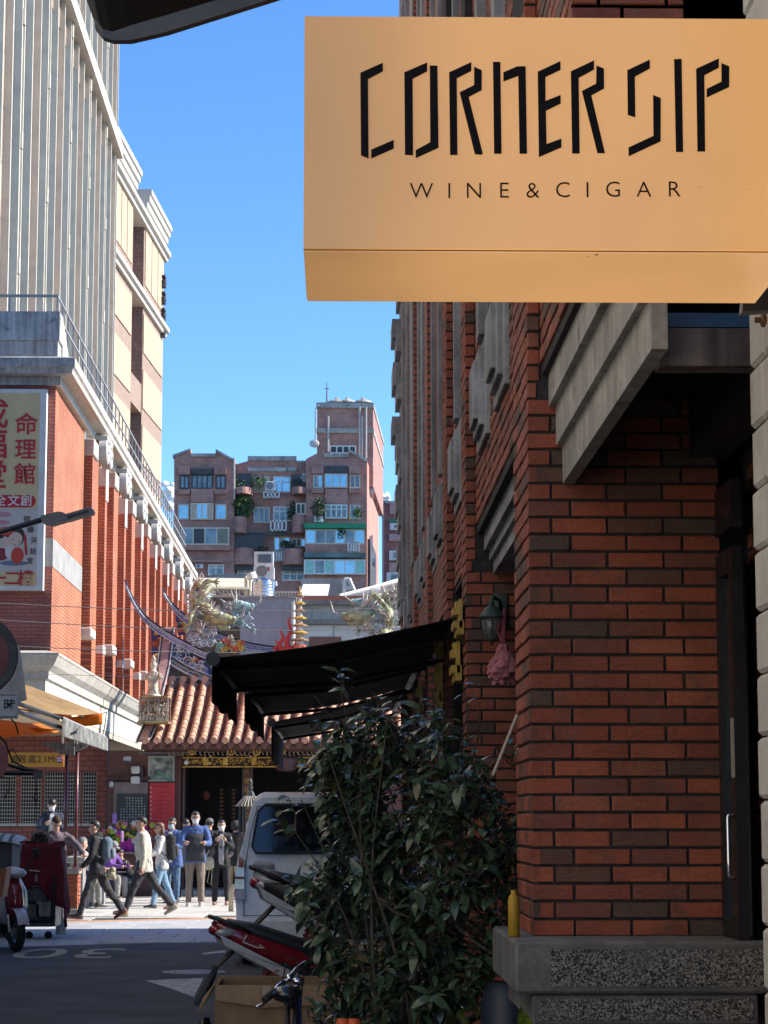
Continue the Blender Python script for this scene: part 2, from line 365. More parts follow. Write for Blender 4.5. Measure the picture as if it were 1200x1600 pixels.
    # cleft face: stretched, distorted noise
    mp = n.nodes.new('ShaderNodeMapping'); mp.inputs['Scale'].default_value = (9,9,26); L(rv.outputs[0], mp.inputs[0])
    t = n.nodes.new('ShaderNodeTexNoise'); t.inputs['Scale'].default_value = 1; t.inputs['Detail'].default_value = 3; t.inputs['Distortion'].default_value = 1.6; L(mp.outputs[0], t.inputs['Vector'])
    bp = n.nodes.new('ShaderNodeBump'); bp.inputs['Strength'].default_value = .55; bp.inputs['Distance'].default_value = .012; L(t.outputs['Fac'], bp.inputs['Height'])
    bp2 = n.nodes.new('ShaderNodeBump'); bp2.inputs['Strength'].default_value = .3; bp2.inputs['Distance'].default_value = .003; L(n2, bp2.inputs['Height']); L(bp.outputs[0], bp2.inputs['Normal'])
    L(bp2.outputs[0], b.inputs['Normal']); return m_
brickM = brick_material()
BR = []                                              # (centre, axis, length, height, facing, depth of row)
RH = .0735
def bricks(axis, fixed, a0, a1, z0, z1, sgn=-1, ph=0, vis=1.):
    """running bond on a vertical face: axis 'x' faces -Y at Y=fixed, axis 'y' faces -X at X=fixed"""
    k0 = int(math.floor((z0-1.133)/RH+.001))
    k = k0
    while True:
        z = 1.133 + k*RH
        if z + .05 > z1: break
        if z >= z0-.002:
            st = a0 + (0.102 if (k+ph) % 2 else .184) - .239
            while st < a1-.012:
                b0, b1 = max(a0, st), min(a1, st+.227)
                if b1-b0 > .02: BR.append((axis, fixed, (b0+b1)/2, z+.0307, b1-b0, .0614, vis))
                st += .239
        k += 1
bricks('x', 9.6, XA, 1.62, 1.127, 3.45)
bricks('x', 9.6, XA, .858, 3.45, 5.3)
bricks('x', 9.6, .83, 1.60, .56, .80)
bricks('y', XA, 9.6, 10.4, 1.127, 5.2, ph=1, vis=.3)
bricks('y', 1.735, 8.6, 9.56, .3, 3.1, vis=.3)
bricks('x', 14.4, XA, 1.7, .3, 3.2)
bricks('x', 14.4, XA, .866, 3.2, 6.9)
bricks('y', XA, 14.4, 14.9, .3, 6.9, ph=1, vis=.25)
bricks('y', .868, 10.4, 14.4, 3.43, 7.0, vis=.3)
bricks('y', .86, 7.68, 9.6, 3.51, 5.3, vis=.3)
bricks('x', 7.63, XA, 1.2, 4.2, 4.7)
bricks('y', .857, 14.9, 17.0, 3.3, 7.5, vis=.2)
bricks('x', 17.0, XA, .856, .3, 7.5); bricks('y', XA, 17.0, 17.7, .3, 7.6, ph=1, vis=.2)
def cam_px(q):
    d = Vector(q)-CAM; z = d.dot(_f)
    return 600+FPX*d.dot(_r)/z, 800-FPX*d.dot(_u)/z, z
def bpos(b): return (b[2], b[1], b[3]) if b[0] == 'x' else (b[1], b[2], b[3])
def score(b):
    x, y, z = cam_px(bpos(b))
    if not (-10 < x < 1210 and -5 < y < 1605): return 0
    if 480 < x < 1165 and 24 < y < 466: return 0     # behind the signboard
    return b[4]*b[5]*b[6]*1e4/(z*z)
BR.sort(key=score, reverse=True)
um = []
for v in range(8):
    b = MB(); q = random.Random(v)
    j = lambda a: a + q.uniform(-.022, .022)*(1 if abs(a) > .3 else 0)
    f = [(-.5,0,-.5),(.5,0,-.5),(.5,0,.5),(-.5,0,.5)]
    b.rings([[(x,1,z) for x,y,z in f],[(x,.10,z) for x,y,z in f],[(j(x*.975),0,j(z*.93)) for x,y,z in f]], True); um.append(b.mesh('brick', brickM))
for i, b in enumerate(BR[:300]):
    p = bpos(b); off = rnd.uniform(-.003, .002)
    if b[0] == 'x': inst('brick', um[i % 8], RB, (p[0]-1.2, p[1]-9.6+off, p[2]), (0,0,0), (b[4], .035, b[5]))
    else: inst('brick', um[i % 8], RB, (p[0]-1.2+off, p[1]-9.6, p[2]), (0,0,-pi/2), (b[4], .035, b[5]))
m = MB()
for b in BR[300:]:
    p = bpos(b); s = rnd.uniform(-.003,.002); h = b[4]/2; v = b[5]/2; t = .035; e = .004
    a = [(-h,-v),(h,-v),(h,v),(-h,v)]; c = [(-h+e,-v+e),(h-e,-v+e),(h-e,v-e),(-h+e,v-e)]
    if b[0] == 'x': m.rings([[(p[0]+x,p[1]+t,p[2]+z) for x,z in a],[(p[0]+x,p[1]+.005+s,p[2]+z) for x,z in a],[(p[0]+x,p[1]+s,p[2]+z) for x,z in c]])
    else: m.rings([[(p[0]+t,p[1]+x,p[2]+z) for x,z in a],[(p[0]+.005+s,p[1]+x,p[2]+z) for x,z in a],[(p[0]+s,p[1]+x,p[2]+z) for x,z in c]])
m.build('brickwork', brickM, RB, kind='stuff')
# walls behind the bricks (mortar), far walls with brick texture
TOP = 12.9; g = .010
m = MB()
m.box(XA+g,1.62-.002,9.6+g,10.4-g,0,3.45).box(XA+g,1.0,9.6+g,10.4-g,3.45,TOP).box(.83,1.6,9.6+g+.01,10.3,0,.8)
m.box(XA+g,1.7,14.4+g,14.9,0,3.2).box(XA+g,1.7,14.4+g,14.9,3.2,TOP)
m.box(.868+g,1.7,10.4-g,14.4+g,3.425,TOP).box(.86+g,1.7,7.64,9.6+g,3.51,TOP)
m.box(XA+g,1.7,7.63+g,7.64,4.2,TOP).box(.857+g,1.7,14.9,17.0+g,3.3,TOP)
m.box(XA+g,1.7,17.0+g,17.7,0,TOP).box(1.735+g,2.0,6.9,9.7,0,3.45)
m.box(1.9,2.0,10.4,17,0,3.3)
m.build('wall', mortar, RB)
bt = brickmat('distant_brick', (.36,.10,.055), (.27,.078,.048), (.05,.045,.042), .239, .0735, 'xy', .012)
m = MB()
for a, b_ in ((17.7,20.7),(21.4,24.5),(25.2,29.3)): m.box(.85,1.7,a,b_,3.3,TOP)
for a, b_ in ((20.7,21.4),(24.5,25.2),(29.3,30.0)): m.box(XA,1.7,a,b_,0,TOP)
m.box(1.9,2.0,17,30,0,3.3); m.box(1.08,6,30,35.2,0,TOP); m.box(2.0,6,6.9,30,0,TOP)  # hidden blocks: far one added to shade the paving, rear one cut for sunlight
m.build('wall_and_shade_block', bt, RB)
conc = pbr('grey_concrete', (.30,.31,.32), .8, var=.22, vs=2.5, bump=.35, bs=70, streak=.3)
conc2 = pbr('stained_concrete', (.36,.35,.32), .8, var=.2, vs=4, bump=.25, bs=60, streak=.25, wear=.6, wearcol=(.16,.14,.12))
# stepped lintels
for x, z0, z1 in ((.92,3.32,3.43),(.953,3.255,3.33),(.978,3.17,3.26)):
    m = MB(); m.box(x,1.7,10.4,14.4,z0,z1); m.build('lintel', conc, RB)
for x, z0, z1, t in ((.895,3.37,3.515,.09),(.925,3.20,3.378,.08),(.952,3.035,3.21,.05)):
    m = MB(); m.box(x,x+t,6.8,9.597,z0,z1); m.build('lintel', conc2, RB)
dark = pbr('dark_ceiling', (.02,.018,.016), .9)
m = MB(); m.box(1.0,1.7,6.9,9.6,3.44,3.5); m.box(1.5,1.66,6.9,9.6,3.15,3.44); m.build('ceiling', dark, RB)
m = MB(); m.box(1.004,1.5,6.98,7.1,3.02,3.14); m.build('fascia', pbr('striated_panel', (.17,.14,.12), .6, var=.1, streak=.75, vs=8), RB)
m = MB(); m.box(1.004,1.5,6.985,7.1,3.145,3.19); m.build('fascia', pbr('blue_panel', (.03,.13,.27), .5, var=.2), RB)
# window units: stepped plaques and tall fins
def unit(y, w=1.0, s=1.0):
    for i, (pr, hw, za, zb) in enumerate(((.085*s,.22*w,3.95,4.30),(.058*s,.31*w,3.90,4.36),(.028*s,.40*w,3.83,4.42))):
        m = MB(); m.cbox((.868-pr/2+.03, y, (za+zb)/2), pr+.06, hw*2, zb-za, bev=.005); m.build('sill_block', conc, RB)
    m = MB(); m.box(.868-.058*s,.9,y-.30*w,y-.12*w,4.44,TOP).box(.868-.035*s,.9,y-.12*w,y+.30*w,4.50,TOP); m.build('window_fin', conc, RB)
    m = MB(); m.box(.868-.015,.9,y+.30*w,y+.5*w,4.6,TOP); m.build('window_strip', pbr('dark_glass', (.02,.025,.03), .15), RB)
for y in (11.85,13.35,16.15,18.75,20.15,22.1,23.7,26.1,27.8): unit(y, 1.0)
for za, zb, pr, ya in ((6.6,6.85,.13,29.2),(7.25,7.55,.12,29.1),(7.9,8.15,.13,29.2),(5.6,5.95,.08,29.2),(4.9,5.2,.06,29.2),(6.2,6.5,.07,29),(4.4,4.7,.05,28.9),(8.6,9.0,.1,29.2)):
    m = MB(); m.box(XA-pr,.9,ya,30.02,za,zb).box(XA-pr*.6,.9,ya-.1,30.04,za-.2,za+.001-.003); m.build('corbel', conc, RB)
for y0_, y1_, z0_ in ((21.5,21.9,3.4),(24.6,25.1,3.2),(29.3,29.9,3.3),(28.6,28.9,3.4)):
    m = MB(); m.box(.79,.86,y0_,y1_,4.4,TOP); m.build('window_fin', conc, RB)
# plinth with washed pebble panels
def pebble():
    m_ = bpy.data.materials.new('washed_pebble'); m_.use_nodes = True; n = m_.node_tree; L = n.links.new; b = n.nodes['Principled BSDF']; tc = n.nodes.new('ShaderNodeTexCoord')
    v = n.nodes.new('ShaderNodeTexVoronoi'); v.inputs['Scale'].default_value = 170; L(tc.outputs['Object'], v.inputs['Vector'])
    sp = n.nodes.new('ShaderNodeSeparateColor'); L(v.outputs['Color'], sp.inputs[0]); r = n.nodes.new('ShaderNodeValToRGB'); L(sp.outputs[0], r.inputs[0])
    e = r.color_ramp.elements; e[0].color = (.02,.02,.02,1); e[1].color = (.32,.32,.30,1); e[0].position = .3; e[1].position = .95
    no = n.nodes.new('ShaderNodeTexNoise'); no.inputs['Scale'].default_value = 4; no.inputs['Detail'].default_value = 5; L(tc.outputs['Object'], no.inputs['Vector'])
    mr = n.nodes.new('ShaderNodeMapRange'); L(no.outputs[0], mr.inputs[0]); mr.inputs[1].default_value = .5; mr.inputs[2].default_value = .68; mr.inputs[3].default_value = 0; mr.inputs[4].default_value = .7
    x = n.nodes.new('ShaderNodeMix'); x.data_type = 'RGBA'; L(mr.outputs[0], x.inputs[0]); L(r.outputs[0], x.inputs[6]); x.inputs[7].default_value = (.10,.10,.10,1); L(x.outputs[2], b.inputs['Base Color'])
    bp = n.nodes.new('ShaderNodeBump'); bp.inputs['Strength'].default_value = .8; bp.inputs['Distance'].default_value = .004; L(v.outputs['Distance'], bp.inputs['Height']); L(bp.outputs[0], b.inputs['Normal']); b.inputs['Roughness'].default_value = .8; return m_
peb = pebble(); cem = pbr('plinth_cement', (.14,.14,.138), .85, var=.25, vs=5, bump=.4, bs=70, wear=.6, wearcol=(.10,.10,.10))
m = MB(); m.cbox((1.2125,9.83,1.029),1.025,1.34,.205,bev=.012); pl = m.build('plinth', cem, RB)
m = MB(); m.box(.84,1.70,9.152,9.17,.955,1.10); m.build('pebble_panel', peb, pl)
m = MB(); m.cbox((1.22,9.85,.862),.90,1.32,.119,bev=.008); pl = m.build('plinth', cem, RB)
m = MB(); m.box(.79,1.65,9.182,9.20,.822,.905); m.build('pebble_panel', peb, pl)
# glass door in the porch
blackm = pbr('black_metal', (.02,.02,.021), .35, .3, var=.1)
chrome = pbr('chrome', (.75,.75,.76), .12, 1., var=.0)
m = MB(); m.box(1.598,1.645,9.20,9.27,1.136,2.72).box(1.598,1.645,9.52,9.585,1.136,2.72).box(1.598,1.645,9.27,9.52,2.62,2.72).box(1.598,1.645,9.27,9.52,1.136,1.2).box(1.6,1.645,9.2,9.585,2.80,3.0); dr = m.build('door', blackm, RB)
m = MB(); m.box(1.617,1.623,9.27,9.52,1.2,2.62); m.build('pane', pbr('door_glass', (.015,.02,.02), .05), dr)
m = MB(); m.tube([(1.598,9.24,1.63),(1.575,9.24,1.63),(1.57,9.24,1.62),(1.57,9.24,1.39),(1.575,9.24,1.38),(1.598,9.24,1.38)], .008, 8); m.build('handle', chrome, dr, True)
m = MB(); m.box(1.592,1.598,9.21,9.26,1.78,2.02); m.build('sticker', pbr('grey_sticker', (.28,.27,.24), .5), dr)

# ------------------------------------------------------------------ white block wall of the next building
WX = 1.232
WB = thing('white_block_wall', 'white painted wall of rough bevelled blocks at the right edge', 'wall', (WX, 6.0, 0))
whitep = pbr('old_white_paint', (.46,.445,.41), .7, var=.10, vs=4, bump=.35, bs=25, wear=.66, wearcol=(.22,.19,.16))
m = MB(); m.box(WX+.022,1.9,3.0,6.68,0,5.2); m.build('core', pbr('dirty_joint', (.33,.31,.28), .9), WB)
bm_ = MB(); bm_.cbox((0,0,0),.05,1,.172,bev=.011)
for k in range(29):
    z = .02 + k*.183
    for a, b_ in (((6.5,6.7),(6.05,6.5),(5.6,6.05),(5.15,5.6)) if k % 2 else ((6.47,6.69),(6.0,6.47),(5.5,6.0),(5.1,5.5))):
        m = MB(); m.cbox((WX+.03+rnd.uniform(-.002,.003),(a+b_)/2,z+.09),.06,b_-a-.006,.176,bev=.011); m.build('block', whitep, WB)
# ------------------------------------------------------------------ left corner building of red brick
XL = P(79,1000,42).x                       # plane of its long street front (faces +X)
YN, YF = 42.0, 78.7
LB = thing('corner_building', 'sunlit red brick corner building with pale cornice and scroll capitals', 'building', (XL, YN, 0))
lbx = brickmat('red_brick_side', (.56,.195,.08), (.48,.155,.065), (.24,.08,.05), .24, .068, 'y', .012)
lby = brickmat('red_brick_shaded_front', (.42,.13,.095), (.33,.10,.08), (.16,.085,.075), .24, .068, 'x', .009)  # darker copy of the side brick, the front's shade put into its colour
cream = pbr('cream_stone', (.50,.465,.40), .75, var=.10, vs=1.5, streak=.15)
creamd = pbr('weathered_stone_shaded', (.40,.40,.39), .8, var=.2, vs=2, streak=.35, wear=.62, wearcol=(.14,.14,.14))  # greyer copy of the cream stone: front-face shade in the colour, plus stains
whites = pbr('white_stone', (.55,.53,.48), .7, var=.06)
ZS = P(82,590,YN).z                        # soffit
ZC = ZS + .30
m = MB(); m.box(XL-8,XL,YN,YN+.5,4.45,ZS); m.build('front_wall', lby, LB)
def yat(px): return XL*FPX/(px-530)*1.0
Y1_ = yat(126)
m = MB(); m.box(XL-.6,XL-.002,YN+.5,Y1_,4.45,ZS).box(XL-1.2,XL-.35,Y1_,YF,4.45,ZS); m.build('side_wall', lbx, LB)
gband = pbr('grey_render', (.31,.305,.29), .85, var=.12, vs=3)
m = MB(); m.box(XL-8,XL+.012,YN-.012,Y1_-.1,6.30,6.83); m.build('stone_band', gband, LB)
m = MB(); m.box(XL-.02,XL+.004,YN+.02,YN+.5,4.45,6.29).box(XL-.02,XL+.004,YN+.02,YN+.5,6.84,ZS-.01); m.build('quoin', lbx, LB)
bays = [47.07+4.55*i for i in range(7)]
glassd = pbr('dark_window', (.02,.024,.028), .12)
redm = brickmat('column_brick', (.53,.18,.08), (.46,.145,.062), (.24,.08,.055), .24, .068, 'xy', .012)
recs = brickmat('recess_brick_shade', (.26,.08,.06), (.2,.065,.05), (.12,.06,.05), .24, .068, 'xy', .007)  # darkened brick copy, the shade of the recess is in its colour
def cap_scroll(y, z, parent):
    for dy, xo in ((-.34,.02),(.34,.02)):
        m = MB(); c = (XL+.24+xo, y+dy, z)
        m.lathe([(.27,-.10),(.29,-.08),(.29,.08),(.27,.10),(.22,.10),(.20,.07),(.15,.07),(.13,.10),(.08,.10),(.06,.13),(0,.13)], c, 18, axis='x'); sa(m.build('scroll', whites, parent))
    m = MB(); m.cbox((XL+.22,y,z+.26),.30,1.1,.12,bev=.02).cbox((XL+.2,y,z+.05),.22,.55,.3,bev=.04); m.build('capital', whites, parent)
for i, y in enumerate(bays):
    y2 = min(y+4.55, YF)
    # broad pilaster with white cap and foot block
    m = MB(); m.box(XL-.3,XL+.16,y,y+.75,5.6,ZS-.65); m.build('pilaster', redm, LB)
    m = MB(); m.cbox((XL+.0,y+.38,ZS-.48),.40,.82,.36,bev=.02); m.build('pilaster_cap', cream, LB)
    m = MB(); m.cbox((XL+.0,y+.38,5.50),.40,.84,.20,bev=.02); m.build('pilaster_foot', whites, LB)
    # recess and tall narrow window
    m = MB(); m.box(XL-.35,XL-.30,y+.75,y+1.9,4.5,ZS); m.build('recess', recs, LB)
    m = MB(); m.box(XL-.3,XL-.28,y+1.0,y+1.75,5.4,ZS-.8); wn = m.build('window', glassd, LB)
    m = MB(); m.box(XL-.29,XL-.25,y+1.35,y+1.40,5.4,ZS-.8).box(XL-.29,XL-.25,y+1.0,y+1.75,7.3,7.36); m.build('window_frame', blackm, wn)
    # wall between, engaged column with scroll capital
    m = MB(); m.box(XL-.35,XL-.004,y+1.9,y+2.75,4.5,ZS); m.build('wall_panel', lbx, LB)
    m = MB(); m.cbox((XL-.05,y+2.95,(4.6+ZS-.9)/2),.4,.42,ZS-.9-4.6); m.build('column', redm, LB)
    m = MB(); m.cbox((XL+.0,y+2.95,ZS-.85),.36,.40,.75,bev=.02); m.build('column_neck', whites, LB)
    m = MB(); m.cbox((XL+.0,y+2.95,5.35),.34,.44,.2,bev=.02); m.build('column_foot', whites, LB)
    cap_scroll(y+1.6, ZS-.36, LB)
    if y+3.2 < y2:
        m = MB(); m.box(XL-.35,XL-.004,y+3.17,y2,4.5,ZS); m.build('wall_panel', lbx, LB)
# cornice: stepped profile along the street and round the front
prof = [(0,ZS-.16),(.10,ZS-.16),(.10,ZS),(.34,ZS+.02),(.36,ZS+.10),(.40,ZS+.14),(.40,ZC),(.30,ZC+.04),(.0,ZC+.05)]
m = MB(); m.rings([[(XL+x,YN-x,z) for x,z in prof],[(XL+x,YF,z) for x,z in prof]], True, True)
m.build('cornice', cream, LB)
m = MB(); m.rings([[(XL-8,YN-x,z) for x,z in prof],[(XL+x-.001,YN-x,z) for x,z in prof]], True, True); m.build('cornice', creamd, LB)
ZP = P(86,488,YN+.1).z
m = MB(); m.box(XL-8,XL+.02,YN+.05,YN+.6,ZC+.05,ZC+.42).box(XL-8,XL+.05,YN+.02,YN+.6,ZC+.42,ZP); m.build('parapet', creamd, LB)
m = MB(); m.prism([(XL+.045,YN+.6,ZC+.05),(XL+.045,YN+2.2,ZC+.05),(XL+.045,YN+.6,ZP)], (-.3,0,0)); m.box(XL-.3,XL+.0,YN+.6,YF,ZC+.05,ZC+.16); m.build('parapet', cream, LB)
rail = pbr('grey_railing', (.33,.33,.33), .5, .3, var=.1)
m = MB(); zr = P(83,459,YN).z
for k in range(2): m.box(XL-.025,XL+.005,YN+.1,YF-.4,zr-.035-k*.36,zr-k*.36)
m.box(XL-8,XL+.01,YN+.06,YN+.1,zr-.05,zr)
m.build('railing', rail, LB)
bp_ = MB(); bp_.box(-.014,.014,-.014,.014,0,1); pm_ = bp_.mesh('rail_post', rail)
for k in range(42):
    y = YN+.1+k*.87
    z0 = ZP if k == 0 else ZC+.12
    inst('rail_post', pm_, LB, (-.01, y-YN, z0), (0,0,0), (1,1,zr-z0))
for k in range(6): inst('rail_post', pm_, LB, (-1.4*k-.9, .08, ZP), (0,0,0), (1,1,zr-ZP))
# projecting shop canopy: cove moulding, fascia panels, soffit
FZ0, FZ1 = 3.86, 4.36
XC = P(75,1060,YN).x
yfa = 62.5; npan = 7
m = MB(); prof = [(0,4.20),(.05,4.20),(.06,4.34),(.10,4.38),(.16,4.44),(.24,4.60),(.26,4.62),(.26,4.66),(0,4.72)]
m.rings([[(XC+x,YN-.3-x,z) for x,z in prof],[(XC+x,YF,z) for x,z in prof]]).rings([[(XL-8,YN-.3-x,z) for x,z in prof],[(XC+x-.001,YN-.3-x,z) for x,z in prof]]); m.build('canopy_moulding', cream, LB)
yy = YN-.3
seg = [YN-.3, 46.2, 51.5, 57.2, 63.5, 70.5, 78.5]
for a, b_ in zip(seg, seg[1:]):
    m = MB(); m.cbox((XC-.20,(a+b_)/2,3.98),.40,b_-a-.03,.62,bev=.01); m.build('canopy_panel', pbr('pale_yellow_panel', (.64,.60,.48), .6, var=.06, streak=.12), LB)
m = MB(); m.box(XL-8,XC-.42,YN-.3,YN+.1,3.66,4.29); m.build('canopy_panel', gband, LB)
m = MB(); m.box(XL-8,XC-.01,YN-.28,YF,3.55,3.665); m.build('soffit', pbr('beige_soffit', (.55,.45,.33), .8, var=.06), LB)
m = MB(); m.box(XL-8,XC-.4,YN+.2,YF,3.665,4.45); m.build('canopy_core', gband, LB)
# ground floor wall with barred windows behind the arcade
YW = 52.3; XW = P(167,1200,YW).x
wbr = brickmat('arcade_brick', (.36,.12,.085), (.29,.095,.07), (.13,.07,.06), .25, .115, 'x', .012)
m = MB(); zsill = P(60,1288,YW).z; zhead = P(60,1207,YW).z
m.box(XL-8,XW,YW+.12,YW+.5,0,3.55).box(XL-8,XW,YW,YW+.12,zhead,3.55).box(XL-8,XW,YW,YW+.12,0,zsill)
wx = [(-20,24),(33,64),(70,101),(106,125),(130,150)]
ed = [P(a,1250,YW).x for q in wx for a in q]
prev = None
xs = [XL-8] + ed + [XW]
for i in range(0, len(xs), 2):
    if xs[i+1]-xs[i] > .01: m.box(xs[i],xs[i+1],YW,YW+.12,zsill,zhead)
m.build('arcade_wall', wbr, LB)
galv = pbr('galvanised_bar', (.40,.38,.34), .5, .5, var=.1)
for a, b_ in wx:
    x0, x1 = P(a,1250,YW).x, P(b_,1250,YW).x
    m = MB(); m.box(x0,x1,YW+.08,YW+.1,zsill,zhead); wn = m.build('window', glassd, LB)
    m = MB(); m.box(x0-.05,x1+.05,YW-.06,YW+.05,zsill-.04,zsill+.02); m.build('sill', whites, wn)
    m = MB(); n = 13
    for k in range(n): m.box(x0,x1,YW-.045,YW-.03,zsill+.05+k*(zhead-zsill-.06)/n,zsill+.07+k*(zhead-zsill-.06)/n)
    nv = max(2, int((x1-x0)/.055))
    for k in range(nv+1): m.box(x0+k*(x1-x0)/nv-.006,x0+k*(x1-x0)/nv+.006,YW-.03,YW-.018,zsill,zhead)
    m.build('grille', galv, wn, kind='stuff')
fl = pbr('arcade_floor', (.32,.29,.26), .8)
m = MB(); m.box(XL-8,XW-.05,YN+3.5,YW,0,.30); m.build('arcade_floor', fl, LB)


# billboard on the front wall
YB = YN-.22
b0, b1 = P(-150,608,YB), P(71,924,YB)
bz0, bz1 = P(68,922,YB).z, P(70,608,YB).z
bx0, bx1 = b0.x, P(70,760,YB).x
BB = thing('billboard', 'tall cream billboard with red Chinese characters and a cartoon couple', 'billboard', ((bx0+bx1)/2, YB, bz0))
m = MB(); m.box(bx0,bx1,YB,YN-.01,bz0,bz1); m.build('frame', pbr('white_frame', (.62,.62,.60), .5, var=.08), BB)
def bbx(px, py): return P(px, py, YB-.012)
m = MB(); t0 = P(63,614,YB-.004); t1 = P(60,912,YB-.004)
m.box(bx0+.1,t0.x,YB-.004,YB+.01,P(60,794,YB).z,t0.z).box(bx0+.1,t0.x,YB-.004,YB+.01,bz0+.08,P(60,894,YB).z); m.build('panel', pbr('cream_print', (.60,.47,.24), .5, var=.05), BB)
m = MB(); m.box(bx0+.1,t0.x,YB-.0045,YB+.01,P(60,893,YB).z+.002,P(60,794,YB).z-.002); m.build('panel', pbr('pale_print', (.50,.46,.41), .5, var=.04), BB)
redi = pbr('red_print', (.45,.012,.03), .5, var=0); inkb = pbr('ink_print', (.02,.02,.025), .5, var=0)
m = MB(); s = 42/FPX
for ch, x, y, sz in (('命',41,665,37),('理',40,704,35),('館',39,743,36)): m = MB(); m.textpoly(ch, facing(bbx(x,y)), sz*s, .004, .004); m.build('character', redi, BB)
for ch, x, y, sz in (('成',-11,650,50),('福',-12,697,50),('堂',-12,745,48)): m = MB(); m.textpoly(ch, facing(bbx(x,y)), sz*s, .004, .006); m.build('character', redi, BB)
for ch, x, y, sz in (('樓',40,905,26),('二',19,905,26),('一',-3,905,26)): m = MB(); m.textpoly(ch, facing(bbx(x,y)), sz*s, .004, .004); m.build('character', redi, BB)
m = MB(); q = bbx(0,783); hw = P(56,783,YB).x
pts = [(bx0+.3,YB-.008,q.z-.11)] + [(hw-.115+.115*cos(a),YB-.008,q.z+.115*sin(a)) for a in [-pi/2+pi*k/8 for k in range(9)]] + [(bx0+.3,YB-.008,q.z+.11)]
m.prism(pts, (0,.004,0)); m.build('pill', redi, BB)
m = MB()
for ch, x in (('創',41),('文',21),('全',0)): m = MB(); m.textpoly(ch, facing(bbx(x,783)), 19*s, .004, .003); m.build('character', pbr('white_print', (.65,.6,.55), .5, var=0), BB)
m = MB()
for ch, x, y in (('祥',42,812),('緣',48,828),('天',53,845),('註',52,862),('定',47,877)): m = MB(); m.textpoly(ch, facing(bbx(x,y)), 11*s, .004, .0); m.build('character', inkb, BB)
def disc(px, py, rx, ry, off, n=20, a0=0, a1=2*pi):
    c = P(px,py,YB-off); return [(c.x+rx*s*cos(a0+(a1-a0)*k/n), c.y, c.z+ry*s*sin(a0+(a1-a0)*k/n)) for k in range(n)]
art = [((.22,.02,.03),[disc(6,833,13,9,.006),disc(1,866,13,10,.006)]),((.02,.018,.02),[disc(26,838,13,15,.006),disc(4,838,9,3,.008)]),((.62,.45,.36),[disc(24,842,11,11,.008),disc(8,846,6,8,.010)]),((.5,.05,.03),[disc(27,868,10,13,.009),disc(9,830,12,7,.011)]),((.6,.56,.52),[disc(15,862,7,11,.007)]),((.03,.03,.03),[disc(20,843,1.2,.7,.012,8),disc(30,846,1.2,1.2,.012,8),disc(24,851,1.6,.6,.012,8)]),((.12,.16,.22),[disc(22,880,22,4,.0055)]),((.5,.22,.24),[disc(4,804,14,4,.006),disc(0,816,15,4,.006)])]
for i, (c, ps) in enumerate(art):
    m = MB()
    for p in ps: m.prism(p, (0,.003,0))
    m.build('picture', pbr('print_colour_%d' % i, c, .5, var=0), BB, kind='stuff')
m = MB(); m.prism([bbx(37,832),bbx(41,838),bbx(43,868),bbx(39,866),bbx(38,850)], (0,.003,0)); m.build('picture', redi, BB)

# unseen shop row added outside the frame at the left to bounce warm sunlight
NB = thing('unseen_bounce_row', 'unseen cream plastered shop row added at the left to bounce warm sunlight into the street', 'building', (-6.3,15,0))
m = MB(); m.box(-14,-6.3,-14,34,0,17); m.build('wall', pbr('cream_plaster', (.60,.53,.43), .8, var=.08), NB)
for k in range(5):
    for j in range(3):
        m = MB(); m.box(-6.32,-6.28,-11+k*9,-8+k*9,5+j*4,7+j*4); m.build('window', glassd, NB)
# ------------------------------------------------------------------ tower with vertical fins
XT = -7.0
TW = thing('office_tower', 'tall tower of grey and brown stone panels between white vertical fins', 'tower', (XT, 46, 0))
def yx(px, X=XT): return -X*FPX/(530-px)
y0t, y1t = 44.0, yx(163.5)
gsm = pbr('grey_panel', (.20,.215,.225), .6, var=.12, vs=1.5, orand=.16, bump=.1)
bsm = pbr('brown_panel', (.33,.245,.175), .65, var=.12, vs=1.5, orand=.12, bump=.1)
finm = pbr('cream_fin', (.58,.53,.43), .6, var=.06)
m = MB(); m.box(XT-10,XT-.06,y0t,y1t,9,36); m.build('core', pbr('tower_joint', (.07,.07,.07), .9), TW)
m = MB(); m.box(XT-10,XT-.002,y1t-.04,y1t,9,36); m.build('end_wall', gsm, TW)
pmesh = {}
def panel(mat, wd, h):
    k = (mat.name, round(wd,2), round(h,2))
    if k not in pmesh:
        b = MB(); b.cbox((0,wd/2,h/2),.07,wd-.02,h-.025,bev=.008); pmesh[k] = b.mesh('stone_panel', mat)
    return pmesh[k]
finb = MB(); finb.box(-.1,.14,-.045,.045,9,36); fin_me = finb.mesh('fin', finm)
cyc = 4.28; pc = 49.55 - cyc; npn = 0
while pc - 2 < y1t:
    for mt, off, wd, ph in ((gsm,-1.90,1.18,.35),(bsm,-.62,1.22,0.),(gsm,.70,1.18,.62)):
        a = pc+off
        if a+wd < y0t or a > y1t-.2: continue
        wd_ = min(wd, y1t-.05-a)
        z = 9.2 + ph*1.19 + (.1 if mt is gsm else 0)
        while z < 27.6:
            inst('stone_panel', panel(mt, wd_, 1.19), TW, (-.06, a-46, z)); z += 1.19; npn += 1
        for fy in (a-.05, ):
            inst('fin', fin_me, TW, (0, fy-46, 0))
    for fy in (1.93, 2.28):
        if pc+fy < y1t: inst('fin', fin_me, TW, (-.04 if fy > 2 else 0, pc+fy-46, 0))
    if pc+2.1 < y1t:
        m = MB()
        for k in range(7): m.box(XT-.02,XT+.18,pc+1.95,pc+2.12,10.4+k*2.75,10.75+k*2.75)
        m.build('clip', finm, TW, kind='stuff')
    pc += cyc
inst('fin', fin_me, TW, (0, y1t-46-.03, 0))
zl = P(180,272,yx(178)).z
